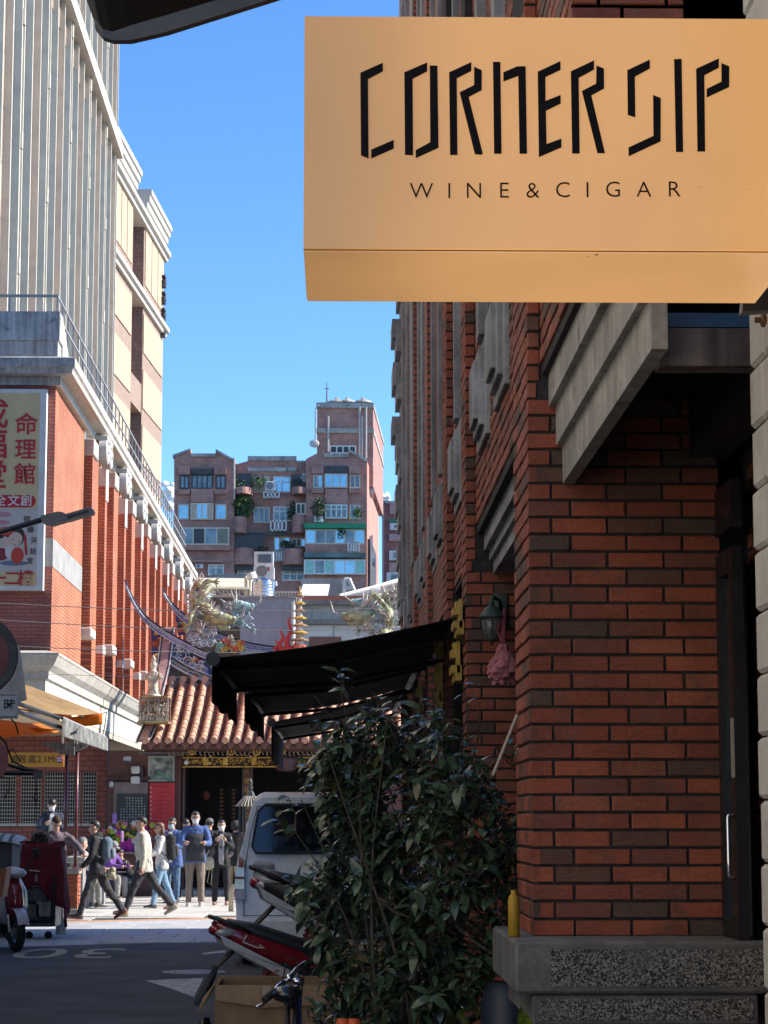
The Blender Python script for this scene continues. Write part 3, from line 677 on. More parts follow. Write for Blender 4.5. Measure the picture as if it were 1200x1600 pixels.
m = MB(); m.box(XT-.05,XT+.30,y0t,y1t+.1,zl-.30,zl+.12).box(XT-.05,XT+.2,y0t,y1t+.1,zl+.12,zl+.32); m.build('ledge', pbr('white_ledge', (.56,.525,.46), .7, var=.05), TW)
m = MB(); m.box(XT-.03,XT+.02,y0t,y1t-.1,zl-1.0,zl-.302); m.build('shadow_band', pbr('brown_panel_shadow', (.27,.2,.15), .7), TW)  # darker strip below the ledge, its cast shadow put into the colour

# ------------------------------------------------------------------ beige building beyond (turned a little)
BA = atan(230/FPX); bo = Vector((-364*71/FPX, 71.0, 0))
BE = thing('beige_building', 'cream and tan tiled building with stacked cornices behind the finned tower', 'building', bo, -BA)
creamw = pbr('cream_tile', (.46,.355,.24), .75, var=.06, vs=1, bump=.3, bs=30)
tanw = pbr('tan_tile', (.31,.215,.165), .8, var=.1, vs=3, bump=.4, bs=18)
brnw = brickmat('brown_tile_shaded', (.25,.17,.14), (.20,.135,.11), (.15,.10,.09), .12, .16, 'x', .012)  # brown bay-end tile, darkened in colour for the shade of the recess
# local: y along the facade, x outwards (+X), z up
m = MB(); m.box(-8,-.55,-2,11.35,0,22.6); m.build('recess_wall', tanw, BE, world=False)
for a, b_ in ((-2,4.0),(6.45,11.35)):
    m = MB(); m.box(-.8,0,a,b_,0,22.6); m.build('bay', tanw, BE, world=False)
    if a > 0: 
        m = MB(); m.box(-.79,-.01,a-.02,a,0,22.6); m.build('bay_side', brnw, BE, world=False)
    for z0, z1 in ((20.2,22.4),):
        n = 3
        for k in range(n):
            w_ = (b_-max(a,0)-.4)/n; y = max(a,0)+.2+k*w_
            m = MB(); m.box(-.1,.03,y+.06,y+w_-.06,z0,z1); m.build('panel', creamw, BE, world=False)
    for k in range(8):
        z1 = 19.1-k*1.95
        m = MB(); m.box(-.1,.035,max(a,0)+.05,b_-.25,z1-1.35,z1); m.build('panel', creamw, BE, world=False)
for k in range(3):
    m = MB(); m.box(-.57,-.02,4.0,6.45,7.6+k*4.0,8.6+k*4.0); m.build('spandrel', tanw, BE, world=False)
wl = pbr('white_ledge', (.74,.72,.68), .7)
for z, pr in ((19.35,.22),(22.2,.24)):
    m = MB(); m.rings([[(x,-1,q) for x,q in ((-.5,z),(pr*.5,z),(pr*.6,z+.12),(pr,z+.16),(pr,z+.32),(pr*.7,z+.40),(-.5,z+.42))],[(x,11.5,q) for x,q in ((-.5,z),(pr*.5,z),(pr*.6,z+.12),(pr,z+.16),(pr,z+.32),(pr*.7,z+.40),(-.5,z+.42))]]); m.build('ledge', wl, BE, world=False)
cpro = [(-1.5,22.62),(.05,22.62),(.06,22.85),(.12,22.9),(.13,23.08),(.20,23.12),(.21,23.3),(.27,23.34),(.27,23.52),(-1.5,23.55)]
for a, b_ in ((-1,4.15),(6.3,11.5)):
    m = MB(); m.rings([[(x,a,z) for x,z in cpro],[(x,b_,z) for x,z in cpro]]); m.build('cornice', wl, BE, world=False)
for k in range(4):
    m = MB(); z = 21.1-k*.62
    for (y0,y1,z0,z1) in ((-.22,.22,.36,.42),(-.25,.25,.16,.22),(-.2,.2,.0,.05),(-.03,.03,.0,.46),(-.22,-.17,.0,.2),(.16,.21,.02,.3)): m.box(.03,.14,10.85+y0,10.85+y1,z+z0,z+z1)
    m.build('sign_letter', pbr('sign_green', (.10,.16,.07) if k else (.06,.05,.06), .6), BE, world=False, kind='stuff')
m = MB(); m.box(-.1,.25,11.3,11.5,12.2,12.5).box(-.1,.25,11.3,11.5,11.5,11.8); m.build('bracket', wl, BE, world=False)
# ------------------------------------------------------------------ far apartment block
D = 220.0
aw = brickmat('apartment_tile', (.45,.225,.18), (.37,.185,.15), (.27,.17,.145), .5, .22, 'xy', .03)
aw2 = pbr('apartment_tile_side', (.46,.22,.17), .8, var=.12, vs=.4)
blueg = pbr('sky_glass', (.30,.45,.50), .12, .85, var=.10, vs=.4); greyg = pbr('dull_glass', (.16,.19,.20), .15, .4, var=.3, vs=.6)
darkg = pbr('dark_room', (.025,.025,.028), .3); creamf = pbr('cream_frame', (.50,.45,.36), .6); whitef = pbr('white_frame_far', (.62,.62,.60), .6)
stone = pbr('roof_coping', (.34,.33,.30), .85, var=.25, vs=.6, wear=.56, wearcol=(.10,.10,.10)); curtain = pbr('curtain', (.45,.38,.27), .8)
apO = P(420, 930, D)
AP = thing('apartment_building', 'weathered brown brick apartment block with cluttered balconies far behind the temple', 'building', (apO.x, D, 0))
def ab(m, x0, x1, y0, y1, f=0., bk=1.):
    """box given by its outline on the front plane of the block; f metres in front of it, bk behind it"""
    a = P(x0,y1,D); b = P(x1,y0,D); return m.box(a.x, b.x, D-f, D+bk, a.z, b.z)
def outline(m, pts, f, bk): return m.prism([P(x,y,D)-Vector((0,f,0)) for x, y in pts], (0,f+bk,0))
m = MB(); outline(m, [(272,1200),(272,713),(298,703),(298,712),(337,712),(337,703),(366,720),(366,1200)], 0, 9); m.build('west_wing', aw, AP)
m = MB(); outline(m, [(366,1200),(366,722),(387,716),(387,710),(462,710),(462,718),(480,718),(480,1200)], -1.6, 10); m.build('middle_wing', aw, AP)
m = MB(); outline(m, [(478,1200),(478,717),(506,703),(506,712),(545,712),(545,703),(573,721),(573,1200)], 0, 9); m.build('east_wing', aw, AP)
q = P(573,719,D); RA = .0648
def wedge(x0, x1, y0, y1, f, dep):
    a = P(x0,y1,D-f); b = P(x1,y0,D-f); return [(a.x,D-f,a.z),(b.x,D-f,a.z),(b.x+RA*dep,D-f+dep,a.z),(a.x+RA*dep,D-f+dep,a.z)], (0,0,b.z-a.z)
m = MB(); m.prism([(q.x-3,D+1,5),(q.x+.03,D+.06,5),(q.x+.03+RA*24,D+24,5),(q.x-3,D+24,5)], (0,0,q.z-5)); m.build('side_wall', aw2, AP)
m = MB(); a_, b_ = wedge(495,583,632,760,-4,22); m.prism(a_, b_); m.build('stair_tower', aw, AP)
for yy_ in ((629,637),(669,676)):
    m = MB(); a_, b_ = wedge(494,584,yy_[0],yy_[1],-3.7,22.5); m.prism(a_, b_); m.build('tower_band', stone, AP)
for pts in ([(270,715),(298,704),(298,701),(270,711)],[(298,714),(337,714),(337,709),(298,709)],[(337,706),(368,722),(368,719),(337,702)],[(386,716),(463,716),(463,709),(386,709)],[(386,733),(463,733),(463,727),(386,727)],[(462,719),(479,720),(506,706),(506,702),(479,716),(462,716)],[(506,715),(545,715),(545,709),(506,709)],[(545,706),(574,723),(574,719),(545,702)]):
    m = MB(); outline(m, pts, .25 if not 386 <= pts[0][0] <= 462 else -1.4, 2.5); m.build('coping', stone, AP)
def win(x0,x1,y0,y1,fm,gl,n=2,rows=1,f=.08, panes=None):
    a = P(x0,y1,D); b = P(x1,y0,D); t = .13
    m = MB(); m.box(a.x,b.x,D-f-.05,D-f+.1,a.z,a.z+t).box(a.x,b.x,D-f-.05,D-f+.1,b.z-t,b.z)
    for k in range(n+1):
        x = a.x+(b.x-a.x-t)*k/n; m.box(x,x+t,D-f-.052,D-f+.1,a.z+t,b.z-t)
    for k in range(1,rows):
        z = a.z+(b.z-a.z)*(k+.25)/rows; m.box(a.x+t,b.x-t,D-f-.045,D-f+.05,z,z+t*.8)
    w_ = m.build('window', fm, AP)
    for k in range(n):
        g_ = panes[k] if panes else gl
        m = MB(); m.box(a.x+t+(b.x-a.x-t)*k/n,a.x+(b.x-a.x-t)*(k+1)/n,D-f-.03+.02*(k%2),D-f+.02,a.z+t,b.z-t); m.build('pane', g_, w_)
    return w_
win(281,296,743,764,darkg,greyg,2); win(299,333,742,764,darkg,greyg,4); win(337,353,743,764,darkg,greyg,2)
win(278,296,788,812,creamf,blueg,1); win(298,334,787,813,creamf,blueg,4,f=.5,panes=[curtain,blueg,blueg,curtain]); win(336,354,788,812,creamf,blueg,1)
win(283,359,826,853,creamf,greyg,4,f=.9,panes=[greyg,darkg,greyg,pbr('olive_glass',(.17,.16,.11),.3)])
win(325,350,882,899,whitef,greyg,2,2)
win(395,421,741,766,creamf,curtain,2,f=-1.5,panes=[curtain,curtain]); win(426,454,741,766,whitef,blueg,2,2,f=-1.5)
win(395,421,789,814,creamf,greyg,3,f=-1.5); win(426,456,788,811,whitef,greyg,3,2,f=-1.5)
win(427,453,836,858,creamf,blueg,3,f=-1.5,panes=[blueg,greyg,blueg]); win(369,408,843,857,whitef,curtain,3,f=-1.5,panes=[greyg,curtain,curtain]); win(369,396,888,905,whitef,greyg,2,2,f=-1.5)
win(462,478,786,804,creamf,darkg,2,f=.02); win(440,476,889,905,whitef,greyg,3,2,f=-1.5); win(455,478,838,852,creamf,blueg,3,f=-1.4,panes=[darkg,darkg,blueg])
win(489,505,742,763,creamf,blueg,2,panes=[greyg,blueg]); win(507,543,741,763,creamf,blueg,3,f=.4); win(546,563,742,763,creamf,greyg,2)
win(508,543,789,811,whitef,greyg,4,2,f=.4); win(546,563,789,811,creamf,greyg,2)
win(477,570,829,852,creamf,blueg,6,f=.9,panes=[blueg,greyg,greyg,blueg,greyg,blueg])
win(475,571,876,899,whitef,blueg,6,f=.9,panes=[pbr('green_glass',(.22,.36,.30),.2,.6),greyg,MATS['green_glass'],blueg,blueg,MATS['green_glass']])
win(515,557,686,699,whitef,darkg,4,f=-3.9)
def slabs(name, mat, rects, f, bk=.5):
    for r in rects:
        m = MB(); ab(m, *r, f, bk); m.build(name, mat, AP)
slabs('dark_panel', pbr('mildew_panel', (.06,.06,.06), .8, var=.4, vs=.8), [(299,333,733,742),(508,543,729,740)], .42)
slabs('brick_frame', aw, [(279,297,730,742),(335,354,730,742),(279,297,766,773),(335,354,766,773),(487,506,729,741),(545,563,729,741),(487,506,764,771),(545,563,764,771),(299,334,765,786),(508,543,765,788)], .5)
slabs('ledge', aw, [(283,360,853,861),(283,349,877,880),(477,571,852,866)], .9)
slabs('canopy', pbr('green_canopy', (.01,.22,.10), .5), [(475,572,821,828)], 1.5); slabs('canopy', pbr('teal_canopy', (.09,.16,.155), .7, var=.25, vs=.5), [(475,571,866,873)], 1.3)
slabs('canopy', pbr('dark_canopy', (.06,.075,.07), .7), [(384,446,831,834),(430,466,829,832)], -.6)
slabs('void_shade', darkg, [(367,392,738,763),(455,477,740,762),(366,412,833,858),(364,398,882,889),(440,477,882,890)], -1.55)  # solid dark slabs stand in for the shade inside the balcony openings
for x0,x1,y0,y1 in ((365,394,762,772),(363,386,808,833),(363,399,857,882),(455,480,762,772),(455,480,805,833),(440,480,858,882)):
    a = P(x0,y1,D); b = P(x1,y0,D); m = MB()
    n = 10; cx = (a.x+b.x)/2; rx = (b.x-a.x)/2
    ring = [(cx+rx*cos(pi+pi*k/n), D+1.2+2.0*sin(pi+pi*k/n)) for k in range(n+1)] 
    m.prism([(x,y,a.z) for x,y in ring], (0,0,b.z-a.z)); m.build('balcony', aw, AP)
def acunit(x0,x1,y0,y1,f,rack=False):
    a = P(x0,y1,D); b = P(x1,y0,D)
    t = thing('air_conditioner', '', 'air conditioner', ((a.x+b.x)/2, D-f, a.z))
    m = MB()
    if rack:
        for k in range(5): m.box(a.x+(b.x-a.x)*k/4-.06,a.x+(b.x-a.x)*k/4+.06,D-f-.5,D-f-.4,a.z,b.z)
        m.box(a.x,b.x,D-f-.5,D-f-.4,a.z,a.z+.12).box(a.x,b.x,D-f-.5,D-f-.4,b.z-.12,b.z).box(a.x,b.x,D-f-.4,D-f+.3,a.z,a.z+.08); m.build('rack', whitef, t)
        m = MB(); m.cbox(((a.x+b.x)/2,D-f,(a.z+b.z)/2),(b.x-a.x)*.62,.5,(b.z-a.z)*.75); m.build('casing', pbr('grey_casing', (.42,.42,.41), .6), t)
    else:
        m = MB(); m.cbox(((a.x+b.x)/2,D-f,(a.z+b.z)/2),b.x-a.x,.6,b.z-a.z,bev=.04); m.build('casing', pbr('white_casing', (.58,.58,.56), .6), t)
        m = MB(); m.lathe([(.38*(b.z-a.z),0),(.38*(b.z-a.z),-.05),(.1,-.03),(0,-.06)], (a.x+(b.x-a.x)*.4,D-f-.31,(a.z+b.z)/2), 12, axis='y'); m.build('fan', pbr('fan_grey', (.2,.2,.2), .6), t)
    return t
for q, lb in (((414,432,751,766,-.6),'white air conditioner in front of the top curtain window'),((412,436,767,777,-.8,True),'white caged rack below the top balcony air conditioner'),((423,447,813,829,-.6,True),'caged air conditioner below the mid level paned window'),((428,444,861,876,-.6,True),'caged air conditioner beside the left blue window'),((491,505,808,817,.4),'white air conditioner under the hanging plant'),((544,561,850,866,1.4,True),'caged air conditioner below the green canopy windows'),((306,318,882,889,.4),'small window air conditioner low on the left wing'),((366,374,740,752,-.9),'white air conditioner on the top left balcony'),((472,478,739,752,-.6),'narrow white air conditioner in the top dark balcony')):
    tag(acunit(*q), lb, 'air conditioner', 'air conditioners on the apartment block')
pipe = pbr('pale_pipe', (.45,.43,.40), .6)
for x, y0, y1 in ((513,650,706),(562,636,712),(566,650,714),(572,636,716)):
    m = MB(); a = P(x,y0,D+3.5); b = P(x,y1,D+3.5); m.tube([a,b], .09, 6); m.build('drain_pipe', pipe, AP)
m = MB(); a = P(366,715,D-.3); b = P(366,780,D-.3); m.tube([a,b], .09, 6); m.build('drain_pipe', pipe, AP)
m = MB(); a = P(511,598,D+5); b = P(511,633,D+5); m.tube([a,b],[.05,.12],6).tube([a+Vector((-.25,0,-.6)),a+Vector((.25,0,-.6))],.05,5); m.build('antenna', pbr('antenna_grey', (.25,.25,.26), .5, .5), AP)
m = MB(); m.tube([P(493,640,D+3),P(493,700,D+3)], .08, 6).tube([P(493,640,D+3),P(496,633,D+3),P(500,634,D+3)], .06, 5); m.ball(P(491,693,D+3),.5,.2,.4); m.build('roof_pipe', pipe, AP)
for x in (519,536,560): 
    m = MB(); c = P(x+7,630,D+5); m.lathe([(1.0,0),(.9,.15),(.3,.4),(.1,.6)], c, 12); m.build('roof_vent', stone, AP)
# side wall clutter
for x0,x1,y0,y1 in ((578,582,842,866),(579,586,878,884),(578,584,768,776)):
    m = MB(); a = P(x0,y1,D+8); b = P(x1,y0,D+8); m.box(a.x,b.x,D+5,D+9,a.z,b.z); m.build('side_cage', pbr('grey_casing2', (.45,.47,.5), .6), AP)
m = MB(); a = P(573,935,D+3); b = P(583,846,D+3); m.prism([(a.x,D+1,a.z),(b.x-.3,D+1,a.z),(b.x+.5,D+14,a.z),(a.x,D+14,a.z)],(0,0,b.z-a.z)); m.build('dark_annex', pbr('dark_annex', (.06,.06,.07), .8, var=.3, vs=.5), AP)
def leafball(name, label, cat, c, rx, rz, n, s, mat, seed, group=None, ry=None):
    q = random.Random(seed); t = thing(name, label, cat, (c[0],c[1],c[2]-rz), group=group); m = MB()
    for _ in range(n):
        while True:
            v = Vector((q.uniform(-1,1),q.uniform(-1,1),q.uniform(-1,1)))
            if v.length < 1 and nz((v.x*2+seed,v.y*2,v.z*2)) > -.28+.0*v.length: break
        p = Vector(c)+Vector((v.x*rx,v.y*(ry or rx),v.z*rz)); a = Vector((q.gauss(0,1),q.gauss(0,1),q.gauss(0,1))).normalized(); b = a.orthogonal().normalized(); d_ = a.cross(b); l = s*q.uniform(.6,1.3)
        m.add([p-b*l, p+d_*l*.45, p+b*l, p-d_*l*.45], [(0,1,2,3)])
    m.build('foliage', mat, t, kind='stuff')
    m = MB(); m.tube([(c[0],c[1],c[2]-rz-.2),(c[0]+rx*.1,c[1],c[2]),(c[0],c[1],c[2]+rz*.5)], [rx*.08,rx*.05,rx*.02], 5); m.build('stem', pbr('plant_stem', (.12,.09,.06), .9), t)
    return t
lf = pbr('far_leaf', (.055,.115,.035), .6, var=.5, vs=1.2, orand=0); lfd = pbr('dark_leaf', (.035,.075,.035), .6, var=.5, vs=1.2)
for i, (x,y,w_,h,n,lb,mt) in enumerate(((379,792,1.25,1.15,900,'round bushy green shrub overflowing the middle left balcony',lf),(373,756,.8,.45,150,'small pale plant on the top left balcony',lf),(404,752,.9,.7,160,'spiky palm plant by the top curtain window',lf),(497,793,.8,.95,260,'trailing plant on the wall of the right wing',lfd),(458,800,.7,1.2,260,'climbing plant beside the narrow cream window',lfd),(533,833,.55,.65,160,'small round tree in front of the green canopy windows',lf),(559,800,.5,.5,120,'pale bush at the right end of the paned window row',lf),(448,851,.8,.4,150,'low plants on the balcony left of the green canopy',lfd),(466,755,.8,.45,160,'plants in the dark top right balcony',lfd),(408,858,.8,.3,120,'low plants on the lower left balcony',lfd))):
    c = P(x,y,D-.8 if x > 478 else D+.6); leafball('balcony_plant', lb, 'plant', c, w_, h, n, .16, mt, i, 'plants on the apartment balconies')

# pink building further right
D2 = 255.0
t = thing('pink_building', 'pink tiled apartment block glimpsed at the right beyond the brown one', 'building', (P(620,900,D2).x, D2, 0))
m = MB(); a = P(600,1200,D2); b = P(660,784,D2); m.box(a.x,b.x,D2,D2+12,0,b.z); m.build('wall', pbr('pink_tile', (.30,.13,.125), .8, var=.1, vs=.3), t)
m = MB(); a = P(599,787,D2); b = P(660,783,D2); m.box(a.x,b.x,D2-.3,D2+12,a.z,b.z); m.build('coping', stone, t)
pk = pbr('pale_pink_tile', (.46,.30,.28), .8)
for x0,x1,y0,y1,mt,nm in ((609,640,788,804,pk,'panel'),(608,640,835,846,pk,'balcony'),(608,640,880,895,pk,'balcony'),(606,640,812,817,pbr('green_canopy2',(.06,.2,.12),.6),'canopy'),(609,640,818,829,whitef,'window'),(608,640,861,876,whitef,'window'),(604,640,895,912,whitef,'window')):
    m = MB(); a = P(x0,y1,D2); b = P(x1,y0,D2); m.box(a.x,b.x,D2-.5,D2+.1,a.z,b.z); o = m.build(nm, mt, t)
    if nm == 'window':
        m = MB(); m.box(a.x+.5,a.x+1.2,D2-.53,D2-.4,a.z+.25,b.z-.25).box(a.x+1.4,b.x-.3,D2-.53,D2-.4,a.z+.25,b.z-.25); m.build('pane', greyg, o)
m = MB(); a = P(623,726,D2+5); b = P(623,784,D2+5); m.tube([a,b], .06, 5).tube([P(623,740,D2+5),P(628,740,D2+5)],.05,5).tube([P(623,752,D2+5),P(628,752,D2+5)],.05,5); m.build('antenna', pbr('antenna_grey', (.3,.3,.3), .5), t)

# ------------------------------------------------------------------ low roofs between the temple and the apartments
def pbx(m, x0, x1, y0, y1, d, th): a = P(x0,y1,d); b = P(x1,y0,d); return m.box(a.x,b.x,d,d+th,a.z,b.z)
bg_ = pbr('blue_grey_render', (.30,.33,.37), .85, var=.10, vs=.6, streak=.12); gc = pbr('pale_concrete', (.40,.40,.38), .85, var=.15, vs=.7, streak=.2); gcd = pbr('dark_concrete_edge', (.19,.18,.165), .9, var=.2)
t = thing('rooftop_block', 'plain blue grey rendered block behind the temple ridge', 'building', (P(420,1000,76).x,76,0))
m = MB(); a = P(375,1000,76); b = P(460,934,76); m.box(a.x,b.x,76,84,0,b.z); m.build('wall', bg_, t); m = MB(); m.box(a.x-.06,b.x+.06,75.94,84,b.z,b.z+.07); m.build('coping', gc, t)
m = MB(); m.tube([P(458,940,75.8),P(458,1020,75.8)], .05, 6); m.build('pipe', whitef, t)
t = thing('concrete_building', 'long pale concrete building with dark edge bands behind the right dragon', 'building', (P(550,1000,79).x,79,0))
m = MB(); a = P(455,1000,79); b = P(700,944,79); m.box(a.x,b.x,79,86,0,b.z); m.build('wall', gc, t)
for y0, y1, pr in ((939,946,.35),(969,976,.25)):
    m = MB(); a = P(452,y1,79); b = P(700,y0,79); m.box(a.x,b.x,79-pr,79.5,a.z,b.z); m.build('band', gcd, t)
for x in (460,523,586,650):
    m = MB(); a = P(x,1000,79); b = P(x+62,977,79); m.box(a.x,b.x-.05,78.97,79.1,a.z,b.z-.01); m.build('panel', pbr('light_panel', (.55,.53,.48), .8, var=.08), t)
for x in (483,570):
    m = MB(); a = P(x,1015,79); b = P(x+50,995,79); m.box(a.x,b.x,78.94,79.1,a.z,b.z); m.build('window', pbr('rust_window', (.16,.07,.05), .6), t)
m = MB(); pbx(m,468,580,931,940,80,.4); m.build('parapet', brickmat('parapet_brick', (.4,.12,.08), (.34,.1,.07), (.3,.14,.1), .24, .07, 'x'), t)
t = thing('rooftop_hut', 'grey concrete roof hut with a pale open frame on its right', 'building', (P(510,920,88).x,88,0))
m = MB(); a = P(470,1000,88); b = P(546,904,88); m.box(a.x,b.x,88,93,0,b.z); m.build('wall', gc, t)
m = MB()
for p0, p1 in (((538,932),(538,906)),((538,906),(545,904)),((545,904),(553,922)),((553,922),(553,932)),((538,920),(552,918))): m.tube([P(*p0,87.5),P(*p1,87.5)], .08, 5)
m.build('frame', whitef, t)
t = thing('metal_sheet', 'tilted white metal roof sheet in front of the roof hut', 'roof sheet', P(490,938,84))
m = MB(); m.prism([P(468,932,84),P(512,931,84),P(515,915,85.5),P(474,915,85.5)], (0,.05,.06)); m.build('sheet', pbr('white_sheet', (.72,.72,.70), .6, var=.06), t); m = MB(); pbx(m,489,493,932,941,84.2,.2); pbx(m,475,511,938,941,84.2,.1); m.build('stand', whitef, t)
t = thing('pitched_roof', 'low grey pitched roof rising to the right behind the right dragon', 'roof', P(590,925,83))
m = MB(); m.prism([P(531,932,83),P(600,930,83),P(680,930,83),P(680,890,86),P(640,902,86),P(628,906,86),P(580,920,84)], (0,1.5,0)); m.build('roof', pbr('grey_roof', (.12,.12,.125), .8, var=.12), t); m = MB(); m.tube([P(531,931,82.9),P(580,919,83.9),P(628,905,85.9)], .08, 6); m.build('edge', whitef, t)
m = MB(); a=P(577,938,82.5); 
for p0,p1 in (((578,940),(578,922)),((578,922),(602,922)),((582,928),(602,928))): m.tube([P(*p0,82.5),P(*p1,82.5)], .09, 5)
m.build('frame', whitef, t)
t = thing('steel_canopy', 'cream corrugated canopy roof on thin steel trusses left of the water tank', 'canopy', P(340,930,82))
m = MB(); m.prism([P(283,918,82),P(388,920,82),P(396,906,87),P(283,905,87)], (0,0,.06)); m.build('roof', pbr('cream_corrugated', (.62,.55,.40), .6, var=.05), t)
m = MB()
for k in range(9): x = 286+k*12.6; m.tube([P(x,919,81.9),P(x+4,906,86.9)], .03, 4); m.tube([P(x,919,82),P(x+12.6,931,82)], .025, 4); m.tube([P(x+12.6,931,82),P(x+12.6,919,82)], .025, 4)
m.tube([P(283,919,81.9),P(390,920,81.9)], .05, 5).tube([P(283,931,82),P(396,932,82)], .04, 5)
for x in (384,391): m.tube([P(x,900,82),P(x,935,82)], .06, 5)
m.build('truss', pbr('cream_steel', (.55,.50,.40), .5), t)
m = MB(); pbx(m,330,390,897,906,90,1); m.build('upper_beam', gc, t)
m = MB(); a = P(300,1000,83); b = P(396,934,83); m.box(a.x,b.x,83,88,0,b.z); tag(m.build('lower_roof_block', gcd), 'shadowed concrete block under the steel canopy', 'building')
stst = pbr('stainless_steel', (.62,.63,.65), .22, .95, var=.08, vs=2)
c = P(412,934,77.5); s = 77.5/FPX
t = thing('water_tank', 'shiny ribbed stainless steel water tank on the blue grey block', 'water tank', c)
m = MB(); prof = [(16*s,0)]
for k in range(5): prof += [(17*s,(1+k*4.6)*s),(17*s,(3.4+k*4.6)*s),(16*s,(4.2+k*4.6)*s)]
prof += [(17*s,24*s),(12*s,29*s),(5*s,31.5*s),(4*s,33*s),(0,33*s)]
m.lathe(prof, c, 24); m.build('tank', stst, t, True)
m = MB(); m.tube([c+Vector((.25,-.2,27*s)),c+Vector((.42,-.2,24*s)),c+Vector((.44,-.2,18*s))], .05, 6); m.build('pipe', stst, t)
m = MB(); m.tube([P(395,905,77.3),P(392,895,77.3)], .16, 8); m.build('duct', whitef, t)
t = thing('cooling_unit', 'large white outdoor cooling unit with fan standing behind the water tank', 'air conditioner', P(412,905,80))
m = MB(); pbx(m,396,428,885,915,80,.8); m.build('casing', whitef, t)
c = P(409,892,79.98); m = MB(); m.lathe([(8.5*.0225,0),(8.5*.0225,-.03),(7*.0225,-.01),(1.5*.0225,-.04),(0,-.04)], c, 18, axis='y'); m.build('fan', pbr('fan_grey', (.25,.25,.25), .6), t)
m = MB(); pbx(m,397,427,862,885,80.2,.6); m.build('upper_casing', whitef, t); m = MB(); pbx(m,403,424,866,879,80.15,.1); m.build('grille', pbr('grille_blue', (.09,.12,.15), .5), t)
m = MB(); pbx(m,418,421,886,892,79.97,.02); m.build('label_mark', redi, t)
t = thing('roof_railing', 'short white barred railing on the roof right of the water tank', 'railing', P(450,935,79))
m = MB(); pbx(m,430,472,924,926,79,.06); pbx(m,430,472,933,935,79,.06)
m.build('rail', creamf, t)
for k in range(9): 
    m = MB(); pbx(m,430+k*5,432+k*5,924,935,79.01,.04); m.build('bar', creamf, t)
# ------------------------------------------------------------------ temple gate
TA = radians(4.5); TO = P(245,1160,51.0)
U = Vector((cos(TA),-sin(TA),0)); V = Vector((sin(TA),cos(TA),0))
TM = thing('temple', 'ornate temple gate with orange tube tile roof and swallowtail ridges', 'temple', (TO.x,TO.y,0), -TA)
def TL(px, py, b):
    """point of the temple's own frame (a along the eave, b back, z up) seen at a pixel on the plane b"""
    r = ray(px,py); n = V; o = Vector((TO.x,TO.y,0)); t = ((o-CAM).dot(n)+b)/r.dot(n); w_ = CAM+r*t-o
    return Vector((w_.dot(U), b, w_.z))
def tb(m, name, mat, par=None, sm=False, **k): return m.build(name, mat, par or TM, sm, False, **k)
ze = TO.z - .05
tile = pbr('orange_roof_tile', (.54,.305,.205), .7, var=.22, vs=5, orand=.22, bump=.2, bs=60, wear=.63, wearcol=(.22,.10,.07)); tiled = pbr('tile_valley_shade', (.28,.11,.075), .8, var=.3, vs=4, orand=.2, wear=.6, wearcol=(.09,.07,.06)); lime = pbr('lime_mortar', (.50,.46,.40), .85, var=.2, vs=6)  # valley tiles coloured darker for the shade the tubes cast
def roofp(t): # slope curve: t 0 eave .. 1 ridge
    return 2.1*t, ze + 1.05*t + .42*t*t
NT = 13
def tubetile(L_):
    b = MB(); n = 8; R0, R1 = .076, .066
    b.rings([[(R0*cos(pi*k/n), 0, R0*sin(pi*k/n)) for k in range(n+1)],[(R1*cos(pi*k/n), L_, R1*sin(pi*k/n)) for k in range(n+1)]], False, False)
    b.add([(R0*cos(pi*k/n), 0, R0*sin(pi*k/n)) for k in range(n+1)]+[(.8*R0*cos(pi*k/n), .0, .8*R0*sin(pi*k/n)) for k in range(n+1)], [(k,k+1,n+2+k,n+1+k) for k in range(n)])
    return b.mesh('roof_tile', tile, True)
tt = tubetile(.235)
rows = [(-.255+.2557*k) for k in range(27)]
cnt = 0; pan = MB(); lm = MB()
for ri, a in enumerate(rows):
    for k in range(NT):
        y0, z0 = roofp(k/NT); y1, z1 = roofp((k+1)/NT)
        if cnt < 299: inst('roof_tile', tt, TM, (a+rnd.uniform(-.004,.004), y0, z0+.075+rnd.uniform(-.004,.004)), (atan2(z1-z0,y1-y0)-.02, 0, rnd.uniform(-.03,.03))); cnt += 1
        else:
            R0 = .076; pan.rings([[(a+R0*cos(pi*j/5), y0, z0+.08+R0*sin(pi*j/5)) for j in range(6)],[(a+.87*R0*cos(pi*j/5), y1, z1+.08+.87*R0*sin(pi*j/5)) for j in range(6)]], False, False)
    for k in range(NT*2):
        y0, z0 = roofp(k/NT/2); y1, z1 = roofp((k+1)/NT/2)
        pan.add([(a+.07,y0,z0+.055),(a+.128,y0,z0+.02),(a+.186,y0,z0+.055),(a+.07,y1,z1+.025),(a+.128,y1,z1-.01),(a+.186,y1,z1+.025),(a+.07,y0,z0+.01),(a+.128,y0,z0-.02),(a+.186,y0,z0+.01)], [(0,1,4,3),(1,2,5,4),(0,6,7,1),(1,7,8,2)])
        lm.box(a+.066,a+.095,y0+.012,y1-.012,z0+.02,z0+.075)
tb(pan, 'pan_tiles', tiled, kind='stuff'); tb(lm, 'tile_mortar', lime, kind='stuff')
m = MB(); m.sheet(lambda u, v: (rows[0]-.1+(rows[-1]-rows[0]+.3)*u, roofp(v)[0], roofp(v)[1]-.03), 2, 8, (0,0,-.09)); tb(m, 'roof_deck', pbr('roof_underside', (.10,.05,.035), .8))
